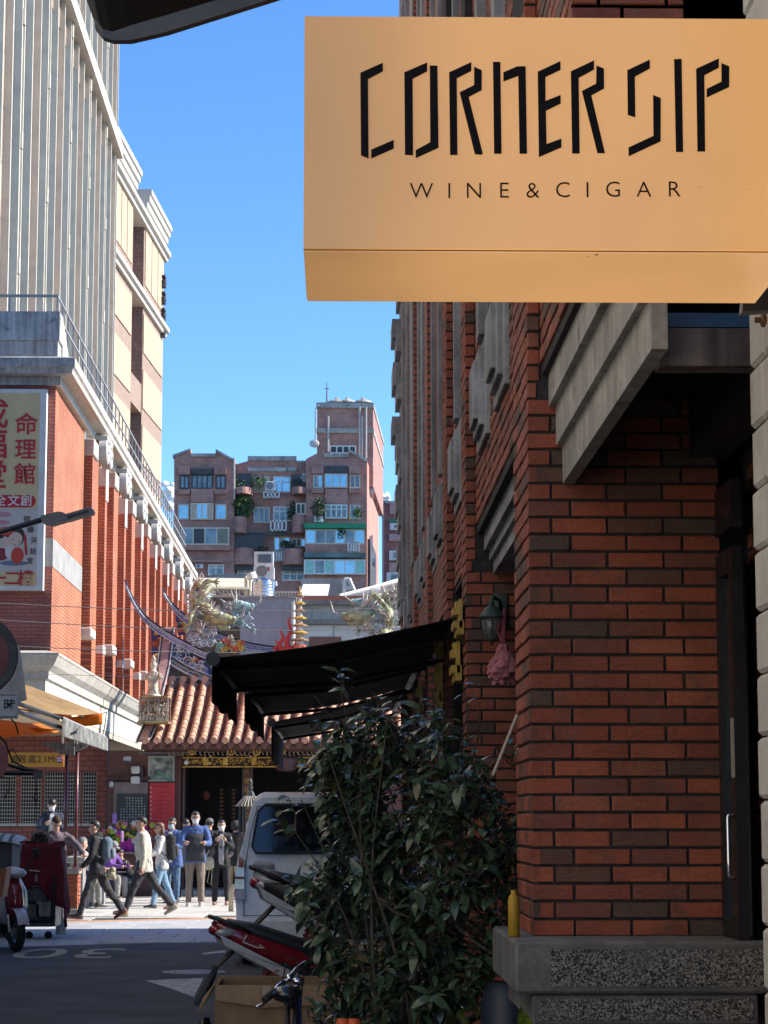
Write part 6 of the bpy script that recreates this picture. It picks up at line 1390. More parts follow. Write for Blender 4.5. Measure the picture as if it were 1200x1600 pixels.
    if inner is not None:
        m = MB(); m.rings([[pel+td*z*k+fw*(ry+.024)*k+Vector((x*k,0,0)) for x in (-w_,-w_*.5,0,w_*.5,w_)]+[pel+td*z*k+fw*(ry-.03)*k+Vector((w_*k,0,0)),pel+td*z*k+fw*(ry-.03)*k-Vector((w_*k,0,0))] for z, ry, w_ in ((-.10,.125*f,.05),(.12,.118*f,.055),(.28,.128*f,.06),(.42,.123*f,.055),(.52,.085,.035))]); m.build('inner_shirt', inner, t, True, False)
    for s_, (h_,kn,an,ang) in legs.items():
        m = MB(); tilt = R_(max(-40,min(35,-ang))) if 'seat' not in g else 0; Mf = Matrix.Translation(an)@Matrix.Rotation(tilt*.8,4,'X')
        m.rings([[(x*w_*k,y*k,z*k) for x, z in ((-1,-.085),(1,-.085),(1,-.05),(.8,h_),(0,h_+.01),(-.8,h_),(-1,-.05))] for y, w_, h_ in ((.075,.022,-.03),(.055,.036,.0),(.0,.042,.02),(-.06,.045,-.02),(-.12,.046,-.045),(-.165,.036,-.058),(-.185,.015,-.068))], True, True, Mf); sh_ = sa(m.build('shoe', shoe or plastS, t, False, False), 60)
        m = MB(); m.rings([[(x*w_*k,y*k,z*k) for x, z in ((-1,-.097),(1,-.097),(1,-.078),(-1,-.078))] for y, w_ in ((.08,.026),(.05,.041),(-.05,.048),(-.13,.049),(-.19,.02))], True, True, Mf); m.build('sole', sole or soleS, sh_, False, False)
    # hair
    def hcap(rx, ry, rz_, line, back=-.06, side=-.02):
        m = MB(); n, mm = 22, 14; rs = []
        for j in range(mm+1):
            a = -pi/2+pi*j/mm; c_ = max(cos(a),.02); ring = []
            for i in range(n):
                ph = 2*pi*i/n; x, y, z = rx*c_*cos(ph), ry*c_*sin(ph), rz_*sin(a)
                lim = line if y < -.02 else (side if y < .03 else back)
                sc = 1.0+.035*noise.noise(Vector((x*40+seed,y*40,z*40)))
                if z < lim: sc *= .72
                ring.append((x*sc*hs_,(y*sc+.010)*hs_,(z*sc+.033)*hs_))
            rs.append(ring)
        return m.rings(rs,True,True,Mh)
    if hairstyle == 'short': hcap(.080,.100,.097,.035).build('hair', hair, t, True, False)
    if hairstyle == 'long':
        m = hcap(.084,.102,.100,.03,-.10,-.10); m.rings([[(x*hs_,(y+.03)*hs_,z*hs_) for x, y in ((-w_,-.02),(-w_*.8,.05),(0,.075),(w_*.8,.05),(w_,-.02),(0,.0))] for z, w_ in ((.02,.082),(-.06,.088),(-.13,.085),(-.17,.06))],True,True,Mh); m.build('hair', hair, t, True, False)
    if hairstyle == 'bun': m = hcap(.079,.098,.096,.03,-.07,-.03); m.ball((0,.10*hs_,-.03*hs_),.03*hs_,.04*hs_,.06*hs_,10,7,Mh); m.build('hair', hair, t, True, False)
    if hairstyle in ('cap','beanie'):
        hcap(.079,.098,.094,.02,-.07,-.03).build('hair', HB, t, True, False); m = MB(); m.rings([[(w_*cos(2*pi*i/16)*hs_,(w_*1.2*sin(2*pi*i/16)+.008)*hs_,z*hs_) for i in range(16)] for z, w_ in ((.035,.088),(.08,.085),(.115,.065),(.135,.03),(.138,.005))],True,True,Mh)
        if hairstyle == 'cap': m.rings([[(x*hs_,y*hs_,z*hs_) for x, z in ((-w_,.038),(0,.048),(w_,.038),(w_,.03),(0,.04),(-w_,.03))] for y, w_ in ((-.08,.075),(-.13,.068),(-.17,.03))],True,True,Mh)
        m.build('hat', hair, t, True, False)
    if hairstyle == 'hood':
        hcap(.10,.118,.118,.02,-.14,-.14).build('hood', hair, t, True, False)
    for s_ in (-1,1):
        m = MB(); m.ball((s_*.030*hs_,-.082*hs_,.018*hs_),.013*hs_,.008*hs_,.007*hs_,8,6,Mh); m.build('eye', EYE, t, True, False)
        m = MB(); m.tube([Mh@Vector((s_*.014*hs_,-.090*hs_,.038*hs_)),Mh@Vector((s_*.032*hs_,-.088*hs_,.043*hs_)),Mh@Vector((s_*.048*hs_,-.078*hs_,.036*hs_))],.0035*hs_,5); m.build('eyebrow', HB, t, True, False)
    if mask:
        m = MB(); m.grid(lambda u, v: ((.066*cos(pi*u))*(1-.25*v*v)*hs_, (-.030-.078*sin(pi*u)*(1-.22*(2*v-1)**2))*hs_, (.004-.092*v)*hs_), 12, 6, Mh); mk = m.build('mask', mask, t, True, False)
        m = MB()
        for s_ in (-1,1): m.tube([Mh@Vector((s_*.064*hs_,-.03*hs_,-.02*hs_)),Mh@Vector((s_*.078*hs_,.01*hs_,.01*hs_))],.002,4)
        m.build('ear_loop', mask, mk, False, False, kind='stuff')
    else:
        m = MB(); m.ball((0,-.084*hs_,-.058*hs_),.022*hs_,.008*hs_,.006*hs_,8,5,Mh); m.build('mouth', LIP, t, True, False)
    if glasses:
        m = MB()
        for s_ in (-1,1):
            if glasses is SPEC: m.torus((s_*.033*hs_,-.098*hs_,.016*hs_),.024*hs_,.0022*hs_,14,4,'y',Mh)
            else: m.ball((s_*.032*hs_,-.096*hs_,.018*hs_),.026*hs_,.006*hs_,.018*hs_,12,6,Mh)
            m.tube([Mh@Vector((s_*.056*hs_,-.09*hs_,.022*hs_)),Mh@Vector((s_*.078*hs_,.0,.018*hs_))],.003,5)
        m.tube([Mh@Vector((-.01*hs_,-.1*hs_,.022*hs_)),Mh@Vector((.01*hs_,-.1*hs_,.022*hs_))],.003,5); m.build('glasses', glasses, t, True, False, kind='stuff')
    t['_h'] = 0; del t['_h']
    Mw = Matrix.Translation(Vector(loc))@Matrix.Rotation(radians(rz),4,'Z')
    return t, Mw, dict(pel=pel, td=td, fw=fw, sh=sh, nk=nk, hd=hd, arms=arms, legs=legs, k=k)
plastS = pbr('shoe_dark', (.03,.028,.028), .6); soleS = pbr('sole_pale', (.45,.43,.40), .7); EYE = pbr('eye_dark', (.015,.012,.012), .2, var=0); LIP = pbr('lip', (.30,.12,.10), .5, var=0)
SUNG = pbr('sunglass', (.01,.01,.012), .08, var=0); SPEC = pbr('spectacle', (.05,.05,.055), .15, var=0)
def backpack(label, Mw, J, mat, strap, back=.19, w_=.15, h=.40, rz=0):
    k = J['k']; c = J['pel']+J['td']*(.30*k)-J['fw']*back*k; wc = Mw@c; t = thing('backpack', label, 'backpack', wc, Mw.to_euler().z)
    m = MB(); m.cbox((0,0,0),w_*2,.17,h,bev=.05); remesh(m,.02,3,.01,3).build('bag', mat, t, True, False)
    m = MB(); m.cbox((0,.10,-.07),w_*1.6,.08,h*.45,bev=.03); m.build('pocket', strap, t, True, False)
    m = MB()
    for s_ in (-1,1): m.tube([(s_*.09,-.06,h*.42),(s_*.11,-.16,h*.50),(s_*.13,-.31,h*.30),(s_*.14,-.29,-.02),(s_*.14,-.10,-h*.35)],.02,6,flat=.5)
    m.build('strap', strap, t, True, False, kind='stuff'); return t
def phone(label, Mw, J, mat=None):
    a = J['arms']; p = (a[1][2]+a[-1][2])/2+(a[1][3]+a[-1][3])*.045; wc = Mw@p; t = thing('phone', label, 'phone', wc+Vector((0,0,.02)), Mw.to_euler().z); m = MB(); m.cbox((0,0,0),.075,.014,.15,Matrix.Rotation(-.9,4,'X'),bev=.006); m.build('case', mat or pbr('phone_black',(.02,.02,.022),.25), t, False, False)
    m = MB(); m.cbox((0,.008,0),.066,.002,.135,Matrix.Rotation(-.9,4,'X')); m.build('screen', pbr('phone_screen',(.03,.035,.05),.08), t, False, False)
black = cloth('black', (.016,.016,.018)); char = cloth('charcoal', (.035,.036,.042)); jean = cloth('light_denim', (.16,.26,.36)); jeand = cloth('denim', (.07,.13,.21)); taupe = cloth('taupe', (.20,.155,.12)); beige = cloth('beige', (.40,.33,.23)); knit = cloth('pale_knit', (.48,.45,.37)); navy = cloth('navy', (.025,.035,.065)); blues = cloth('blue', (.06,.11,.27)); white = cloth('white', (.58,.56,.52)); mauve = cloth('mauve_grey', (.115,.09,.11)); greyc = cloth('grey', (.22,.21,.20)); purple = cloth('purple', (.17,.07,.30)); olive = cloth('dull_olive', (.12,.115,.075))
walk = dict(hL=26,kL=6,hR=-22,kR=24,lean=4)
def gl(px, py): c = G(px,py); c.z = .012; return c
t,M1,J = person('person walking left in a black hoodie, dark trousers and sunglasses', gl(150,1437), -88, 1.66, top=black, bottom=char, shoe=pbr('brown_shoe',(.06,.035,.03),.6), sole=pbr('orange_sole',(.55,.16,.05),.6), pose=dict(walk,sL=8,sR=10,eL=32,eR=32,aL=12,aR=12,hL=22,hR=-26,kR=10), glasses=SUNG, hood=True, seed=1)
backpack('grey blue backpack on the back of the black hoodie walker', M1, J, cloth('steel_blue',(.10,.15,.19)), cloth('blue_grey',(.16,.21,.25)))
c = M1@(J['pel']+Vector((.02,.24,-.10))); tt_ = thing('plush_charm', 'small pale furry charm hanging below the grey blue backpack', 'charm', c); m = MB(); m.ball((0,0,0),.075,.075,.07); m.ball((.03,-.02,.06),.05); m.ball((-.05,0,-.07),.04); m.ball((.05,.0,-.07),.04); m.build('plush', pbr('plush',(.36,.35,.25),.95,bump=.6,bs=90), tt_, True, False)
t,M2,J = person('person striding left in a pale grey sweater and dark trousers', gl(224,1433), -88, 1.74, top=knit, bottom=char, shoe=pbr('olive_shoe',(.24,.22,.15),.7), pose=dict(walk,hL=24,hR=-28,kR=14,sL=-6,sR=4,eL=10,eR=10,aL=9,aR=6,yaw=0), seed=2, fat=1.08)
t,M3,J = person('person with long brown hair and a white jacket behind the striding sweater walker', gl(252,1420), -75, 1.60, 'f', top=white, bottom=jean, shoe=plastS, hair=HW, hairstyle='long', pose=dict(walk,hL=16,hR=-14,kR=10,sL=20,eL=50,sR=15,eR=45), seed=3, glasses=SUNG)
backpack('large black backpack on the person with long brown hair', M3, J, black, cloth('dark_strap',(.05,.05,.045)), w_=.17, h=.48)
t,M4,J = person('person in an open blue shirt with a blue face mask looking at a phone', gl(269,1412), -22, 1.68, top=blues, bottom=jeand, shoe=plastS, pose=dict(sL=22,sR=22,eL=70,eR=70,iL=22,iR=22,hL=6,hR=-4,pit=14,yaw=-18), mask=MASKB, glasses=SPEC, coat=.06, inner=white, seed=4)
phone('black phone held by the person in the open blue shirt', M4, J)
t,M5,J = person('person facing the street in a blue jacket, white mask, dark vest and taupe trousers', gl(304,1417), 4, 1.79, top=blues, bottom=taupe, shoe=pbr('white_shoe',(.5,.5,.48),.6), pose=dict(sL=24,sR=24,eL=66,eR=66,iL=24,iR=24,aL=14,aR=14,hL=0,hR=0,spread=3,pit=8), mask=MASK, glasses=SPEC, seed=5, fat=1.05)
m = MB(); k = J['k']; m.rings([[J['pel']+J['td']*z*k+J['fw']*((ry+.035)*k*cos(a*.9))+Vector(((rx+.03)*k*sin(a),0,0)) for a in (-1.2,-.8,-.4,0,.4,.8,1.2)]+[J['pel']+J['td']*z*k+J['fw']*((ry-.06)*k*cos(a))+Vector(((rx-.01)*k*sin(a),0,0)) for a in (1.2,0,-1.2)] for z, rx, ry in ((-.10,.17,.125),(.12,.155,.115),(.28,.17,.125),(.40,.165,.118))]); m.build('vest', char, t, True, False)
phone('black phone held by the person in the dark vest', M5, J)
t,M6,J = person('person in a black cardigan and black trousers with hands pressed together', gl(345,1415), 2, 1.63, 'f', top=black, bottom=black, shoe=pbr('pink_shoe',(.28,.16,.14),.6), hairstyle='bun', pose=dict(sL=30,sR=30,eL=100,eR=100,iL=34,iR=34,aL=12,aR=12,hL=2,hR=0,spread=4,pit=4), mask=MASK, coat=.03, inner=cloth('pale_grey',(.30,.30,.32)), seed=6)
c = M6@Vector((-.24,-.08,.80)); tt_ = thing('shoulder_bag', 'cream shoulder bag hanging at the side of the person in black', 'bag', c); m = MB(); m.cbox((0,0,0),.22,.11,.26,bev=.05); remesh(m,.018,3,.006,1).build('bag', cloth('cream_bag',(.46,.42,.28)), tt_, True, False); m = MB(); m.tube([(-.06,0,.12),(.06,0,.35),(.17,.02,.60)],.01,5); m.tube([(.02,-.03,-.1),(-.02,-.03,-.36),(.05,-.03,-.42),(.07,-.03,-.1)],.006,5); m.build('strap', cloth('cream_bag',(.4,.36,.25)), tt_, True, False)
t,M7,J = person('person in a dark hooded coat and beige trousers turned away beside the van', gl(366,1407), 150, 1.60, top=cloth('black_pattern',(.02,.02,.022)), bottom=beige, shoe=plastS, hair=cloth('hood_black',(.028,.028,.03)), hairstyle='hood', pose=dict(sL=25,eL=60,sR=10,eR=20,hL=3,hR=-3), coat=.05, seed=7)
person('person all in black facing the temple between the two masked worshippers', gl(326,1403), 178, 1.66, top=black, bottom=black, hair=cloth('grey_cap',(.14,.14,.15)), hairstyle='beanie', pose=dict(sL=30,eL=80,sR=30,eR=80,iL=25,iR=25), coat=.12, seed=8)
tC,M9,J = person('person in a black and white checked shirt partly hidden by the van', gl(386,1407), -30, 1.62, top=brickmat('check_shirt',(.5,.5,.5),(.03,.03,.04),(.12,.12,.13),.05,.05,'x',.006,0), bottom=black, pose=dict(sL=15,eL=40,sR=15,eR=40), seed=9)
person('person in a grey brown coat facing the temple behind the man in the dark vest', gl(289,1403), 175, 1.66, top=cloth('grey_brown',(.13,.11,.10)), bottom=black, pose=dict(sL=30,eL=80,sR=30,eR=80,iL=25,iR=25), coat=.14, seed=10)
c = P(80,1300,46.2); t,Mx,J = person('person in a navy jacket, black cap and white mask standing on the raised arcade', (c.x,46.2,.30), 10, 1.76, top=navy, bottom=black, hair=HB, hairstyle='beanie', pose=dict(sL=24,sR=24,eL=90,eR=90,iL=34,iR=34,aL=12,aR=12,pit=18), mask=MASK, coat=.05, inner=cloth('pale_tee',(.4,.41,.43)), seed=11)
c = P(84,1300,36.8); person('person in a mauve grey sweater bending over the red cloth stall', (c.x,36.8,.012), 18, 1.72, top=mauve, bottom=greyc, hair=cloth('tousled_brown',(.045,.028,.02)), pose=dict(lean=16,pit=42,sL=50,aL=30,eL=10,sR=30,eR=40,hL=10,hR=-10), seed=12)
c = P(119,1300,41.2); person('grey haired person in a pale jacket seated on the stone bench behind the poles', (c.x,41.2,.012), 120, 1.62, top=cloth('pale_jacket',(.42,.41,.40)), bottom=greyc, hair=HG, pose=dict(hL=85,hR=85,kL=85,kR=85,seat=.48,sL=25,eL=60,sR=25,eR=60,lean=12), seed=13)
c = P(168,1330,49.3); person('seated person in a purple jacket and grey cap reading beside the flowers', (c.x,49.3,.012), 58, 1.58, 'f', top=purple, bottom=cloth('grey_flannel',(.28,.27,.26)), hair=cloth('grey_hat',(.26,.26,.27)), hairstyle='cap', pose=dict(hL=80,hR=84,kL=80,kR=88,seat=.36,sL=35,eL=50,sR=35,eR=50,iL=12,iR=12,lean=14,pit=26), seed=14)
c = P(205,1340,49.6); person('dark clothed person crouched low opposite the purple jacket reader', (c.x,49.6,.012), -64, 1.60, top=black, bottom=cloth('slate',(.09,.10,.11)), pose=dict(hL=100,hR=92,kL=110,kR=100,seat=.22,sL=60,eL=20,sR=50,eR=30,lean=24,pit=26), seed=15)
c = P(186,1362,49.3); tag(MB().cbox((c.x,49.2,c.z),.30,.22,.008,Matrix.Identity(4)).build('paper_sheet', pbr('paper',(.6,.6,.58),.8)), 'white sheet of paper held between the two seated people', 'paper')
# ------------------------------------------------------------------ left pavement: piers, poles, awnings, stall, signs
PD = 38.6; a = P(93,1428,PD); b = P(122,1355,PD)
t = thing('brick_pier', 'low red brick pier with stone cap carrying two maroon poles', 'pier', ((a.x+b.x)/2,PD,0)); capst = pbr('cap_stone', (.34,.33,.30), .8, var=.15)
pc = P(108,1300,PD).x; zc = P(108,1357,PD).z; hw = .155
m = MB(); m.box(pc-hw+.008,pc+hw-.008,PD+.01,PD+.32,.16,zc-.10); m.build('core', pbr('pier_mortar',(.22,.15,.12),.9), t)
m = MB(); m.cbox((pc,PD+.165,zc-.045),hw*2+.07,.40,.10,bev=.012); m.build('cap', capst, t); m = MB(); m.cbox((pc,PD+.165,.085),hw*2+.03,.36,.17,bev=.01); m.build('base', capst, t)
ob = pbr('orange_brick', (.42,.13,.065), .8, var=.15, vs=20, orand=.22); br = MB(); br.cbox((0,0,0),1,1,1,bev=.04); bme = br.mesh('brick', ob)
nr = 8; rh = (zc-.10-.17)/nr
for k in range(nr):
    z = .17+rh*(k+.5)
    for (x0,x1) in (((-hw,.0),(.0,hw)) if k%2 else ((-hw,-.075),(-.075,.09),(.09,hw))):
        inst('brick', bme, t, ((x0+x1)/2,.055,z), (0,0,0), (x1-x0-.012,.11,rh-.014))
    for y0 in (.0,.11,.22) if k%2 else (.0,.06,.2): 
        inst('brick', bme, t, (hw-.04,.165 if y0 == .11 else .27 if y0 > .15 else .17,z), (0,0,0), (.085,.10,rh-.014)) if y0 > .05 else None
mar = pbr('maroon_paint', (.115,.022,.025), .35, var=.1, coat=.3)
for px, lb in ((101,'left maroon steel pole standing on the brick pier'),(117.5,'right maroon steel pole standing on the brick pier')):
    p0, p1 = P(px,1356,PD+.15), P(px,1172,PD+.15); tt_ = thing('steel_pole', lb, 'pole', p0, group='maroon poles on the pier'); x = p0.x; m = MB(); m.tube([(x,PD+.15,zc),(x,PD+.15,p1.z)],.032,12); m.build('pole', mar, tt_, True); m = MB(); m.lathe([(.06,0),(.06,.015),(.035,.03)],(x,PD+.15,zc),12); m.build('base_ring', mar, tt_)
c = P(104,1168,PD+.1); t = thing('carved_bracket', 'weathered grey carved bracket across the top of the maroon poles', 'bracket', c); gst = pbr('weathered_grey', (.23,.23,.215), .85, var=.3, vs=5, streak=.5, wear=.56, wearcol=(.09,.09,.085))
m = MB(); m.prism([P(x,y,PD+.05) for x,y in ((64,1160),(142,1158),(140,1162),(132,1168),(122,1172),(114,1178),(93,1179),(88,1174),(78,1170),(70,1166))],(0,.16,0)); m.build('bracket', gst, t); m = MB(); m.prism([P(x,y,PD-.02) for x,y in ((100,1158),(116,1158),(116,1179),(100,1179))],(0,.3,0)); m.build('block', gst, t)
t = thing('hanging_board', 'long stained grey board tilted down to the right above the poles', 'board', P(130,1148,37.0)); m = MB(); m.prism([P(97,1123,36.0),P(164,1153,38.6),P(164,1173,38.6),P(97,1151,36.0)],(.05,.03,0)); m.build('board', gst, t); m = MB(); m.tube([P(97,1122,35.98),P(164,1152,38.58)],.03,6); m.build('rail', rail, t)
for px,d in ((98,39),(120,38.3)): 
    m = MB(); m.tube([P(px,1140,36.3),P(px,1162,PD+.1)],.02,6); m.build('strut', galv, t)
# stall awnings
oc = pbr('orange_canvas', (.66,.26,.035), .75, var=.18, vs=3, streak=.2); tan_ = pbr('tan_canvas', (.46,.32,.16), .8, var=.15, vs=2, streak=.2)
for m_, tc_ in ((oc,(.85,.36,.05)),(tan_,(.62,.40,.16))):      # thin cloth lets light through
    n = m_.node_tree; b_ = n.nodes['Principled BSDF']; tr = n.nodes.new('ShaderNodeBsdfTranslucent'); tr.inputs[0].default_value = (*tc_,1); mx = n.nodes.new('ShaderNodeMixShader'); mx.inputs[0].default_value = .5
    n.links.new(b_.outputs[0], mx.inputs[1]); n.links.new(tr.outputs[0], mx.inputs[2]); n.links.new(mx.outputs[0], n.nodes['Material Output'].inputs[0])
def canvas(name, label, pts, mat, sag, nm='canvas', grp=None):
    """pts: four corners (px,py,d): wall-left, wall-right, outer-right, outer-left"""
    q_ = [P(*p) for p in pts]; t = thing(name, label, 'awning', q_[0], group=grp); m = MB()
    def f(u, v): a = q_[0].lerp(q_[1],u); b = q_[3].lerp(q_[2],u); p = a.lerp(b,v); p.z -= sag*sin(pi*u)*(.5+.5*v)+.02*sin(9*u); return p
    m.sheet(f, 14, 6, (0,0,-.008)); m.build(nm, mat, t, True); return t
t = canvas('stall_awning', 'tan and orange canvas stall awning sagging in front of the white canopy', [(-60,1030,35.5),(34,1066,38.5),(155,1113,38.2),(-40,1095,33.0)], tan_, .10)
q_ = [P(-40,1096,33.0),P(155,1114,38.2)]
m = MB(); m.sheet(lambda u,v: P(38+(112-38)*u,1082+(1118-1082)*u+(14-4*u)*v,36.6+1.6*u)+Vector((0,.03*sin(9*u),0)),10,3,(0,.006,0)); m.build('orange_valance', oc, t, True)
m = MB(); m.sheet(lambda u,v: P(100+60*u,1122-8*u+(16+2*u)*v,38.0),8,3,(0,.006,0)); m.build('orange_valance', oc, t, True)
m = MB(); m.tube([P(128,1121,38.0),P(166,1111,38.4)],.03,8).tube([P(35,1090,36.4),P(130,1119,38.0)],.02,6); m.build('frame', galv, t)
t = canvas('stall_awning', 'lower orange canvas awning with a straight valance behind the road signs', [(-60,1120,36.0),(60,1128,38.6),(92,1142,38.4),(-40,1150,35.0)], oc, .05)
m = MB(); m.sheet(lambda u,v: P(15+(90-15)*u,1134+6*u*(1-v)+(17-10*u)*v,37.8),8,2,(0,.006,0)); m.build('valance', oc, t, True)
m = MB(); m.tube([P(22,1097,34.5),P(92,1122,36.2)],.035,7).tube([P(22,1110,34.5),P(98,1138,36.3)],.035,7); m.build('frame', plast, t)
t = canvas('tarp_sheet', 'cream tarpaulin hanging behind the round road sign', [(-60,1000,34.0),(31,1010,34.5),(42,1092,34.2),(-40,1096,33.5)], pbr('cream_tarp', (.46,.39,.27), .75, var=.1, streak=.15), .03, 'tarp'); t['category'] = 'tarpaulin'
# height limit sign
SD = 41.0; a = P(-60,1198,SD); b = P(100,1176,SD); t = thing('height_limit_sign', 'orange yellow height limit sign with black characters under the arcade', 'sign', (b.x,SD,a.z)); m = MB(); m.box(a.x,b.x,SD,SD+.06,a.z,b.z); m.build('panel', pbr('sign_orange', (.58,.30,.035), .45, var=.06), t)
m = MB(); s = SD/FPX
for ch, x in (('道',21.5),('限',34.5),('高',50),('通',5)): m.textpoly(ch, facing(P(x,1187.5,SD-.004)), 14.5*s, .002, .0)
m.textpoly('2.1M', facing(P(71.5,1187,SD-.004)), 15*s, .002, .0, sx=.9)
m.build('lettering', pbr('sign_ink', (.05,.035,.02), .5, var=0), t, kind='stuff')
c = P(93,1186.5,SD-.004); m = MB(); m.lathe([(.065,0),(.065,-.004),(0,-.004)],c,20,axis='y'); m.build('disc', whitef, t); m = MB(); m.torus((c.x,c.y-.004,c.z),.062,.008,22,5,'y'); m.build('ring', redi, t); m = MB()
for s_ in (-1,1): m.prism([(c.x-.025,c.y-.006,c.z+s_*.055),(c.x+.025,c.y-.006,c.z+s_*.055),(c.x,c.y-.006,c.z+s_*.03)],(0,-.002,0))
m.textpoly('2.1m', facing((c.x,c.y-.006,c.z)), .045, .001, .001); m.build('mark', inkb, t, kind='stuff')
# road signs at the left edge
RD = 16.8; s = RD/FPX; t = thing('road_sign', 'round dark edged red road sign above a 7-17 hours plate at the left edge', 'road sign', P(-36,1300,RD)); t.location.z = 0; rx = P(-36,1025,RD)
t.location.x = rx.x
m = MB(); m.lathe([(64*s,.012),(64*s,0),(62*s,-.004),(0,-.004)],rx,40,axis='y'); m.build('disc', pbr('sign_dark', (.03,.032,.036), .5, var=.1), t); m = MB(); m.lathe([(50*s,0),(50*s,-.004),(0,-.004)],rx+Vector((0,-.005,0)),40,axis='y'); m.build('red_field', pbr('sign_red', (.11,.006,.012), .4, var=.1), t)
c = P(-25,1103,RD); m = MB(); m.cbox(c,106*s,.012,40*s,bev=.004); pt = m.build('plate', pbr('plate_grey', (.40,.42,.45), .45, var=.05), t); m = MB(); m.textpoly('時', facing(P(14.5,1102.5,RD-.008)), 19*s, .001, .002); m.textpoly('7-17', facing(P(-28,1102.5,RD-.008)), 24*s, .001, .003); m.build('lettering', inkb, pt, kind='stuff')
m = MB(); x0,x1 = c.x-50*s, c.x+50*s; m.tube([(x0,RD-.007,c.z-17*s),(x1,RD-.007,c.z-17*s),(x1,RD-.007,c.z+17*s),(x0,RD-.007,c.z+17*s),(x0,RD-.007,c.z-17*s)],.0035,4); m.build('border', inkb, pt)
c2 = P(-26,1188,RD); m = MB(); m.lathe([(38.5*s,.01),(38.5*s,0),(0,0)],c2,32,axis='y'); m.build('lower_disc', pbr('sign_red2', (.16,.008,.014), .4, var=.1), t)
m = MB(); m.tube([(rx.x,RD+.05,0),(rx.x,RD+.05,rx.z+.4)],.035,12); m.build('pole', galv, t, True)
CD = 22; t = thing('cable_bracket', 'black horizontal bracket with loose cables and a hanging hook at the left', 'bracket', P(20,1200,CD)); m = MB(); m.tube([P(-40,1206,CD),P(52,1208,CD)],.025,8); m.tube([P(-40,1180,CD),P(30,1200,CD),P(60,1205,CD)],.02,6); m.cbox(P(60,1210,CD),.08,.08,.08); m.build('arm', blackm, t); m = MB()
m.tube([P(-5,1124,CD),P(14,1120,CD),P(24,1130,CD),P(29,1148,CD)],.008,5).tube([P(-5,1145,CD),P(8,1160,CD),P(20,1190,CD),P(45,1202,CD)],.010,5).tube([P(-5,1190,CD),P(20,1170,CD),P(32,1190,CD)],.008,5).tube([P(-3,1212,CD),P(14,1216,CD),P(15,1232,CD),P(6,1248,CD)],.007,5).tube([P(56,1212,CD),P(56,1240,CD)],.005,5).tube([P(56,1240,CD),P(53,1247,CD),P(57,1252,CD),P(58,1247,CD)],.011,5).tube([P(56,1252,CD),P(56,1296,CD)],.003,4); m.build('cable', plast, t, kind='stuff')
# street lamp arm
LD = 26; t = thing('street_lamp', 'grey flat street lamp head on a dark arm in front of the billboard', 'street lamp', P(60,815,LD)); m = MB(); m.tube([P(-60,852,LD),P(-10,834,LD),P(66,812,LD)],.032,10); m.build('arm', pbr('arm_dark',(.05,.055,.065),.5), t, True)
m = MB(); m.prism([P(x,y,LD-.12) for x,y in ((63,806),(90,799),(98,800),(102,803),(140,792),(145,796),(144,801),(104,812),(80,819),(66,816))],(0,.24,0)); m.build('housing', pbr('lamp_grey',(.16,.17,.18),.5,var=.08), t); m = MB(); m.prism([P(x,y,LD-.125) for x,y in ((104,806),(138,796),(139,800),(105,811))],(0,.25,-.01)); m.build('heat_fins', blackm, t); m = MB(); m.prism([P(x,y,LD-.11) for x,y in ((140,791.5),(146,796),(145,802),(140,799))],(0,.22,0)); m.build('lens', whitef, t)
# overhead wires
wire = pbr('wire_black', (.02,.02,.022), .6, var=0)
for i, (ya, yb, d0_, d1_) in enumerate(((941,948,36,47),(967,980,36,46),(1007,1011,35,46),(1049,1046,34,44))):
    t = thing('overhead_wire', ('highest','second highest','third','lowest')[i]+' thin black cable strung across the street in front of the temple roof', 'cable', P(0,ya,d0_)); m = MB(); a = P(-30,ya,d0_); b = P(650,yb,d1_); m.tube([a.lerp(b,k/14)+Vector((0,0,-.12*sin(pi*k/14))) for k in range(15)],.0075 if i < 3 else .004,5); m.build('wire', wire, t)
# stone benches and low blocks right of the pier
for (x0,x1,y0,y1,d,lb) in ((103,134,1338,1400,40.6,'grey stone bench behind the maroon poles'),(128,165,1372,1412,43.0,'low grey stone block behind the walking black hoodie person')):
    a = P(x0,y1,d); b = P(x1,y0,d); m = MB(); m.cbox(((a.x+b.x)/2,d+.3,b.z-.06),b.x-a.x,.62,.12,bev=.02); t = thing('stone_bench', lb, 'bench', ((a.x+b.x)/2,d,0)); m.build('seat', capst, t); m = MB(); m.box(a.x+.05,b.x-.05,d+.05,d+.55,0,b.z-.121); m.build('base', pbr('bench_base',(.25,.24,.23),.85), t)
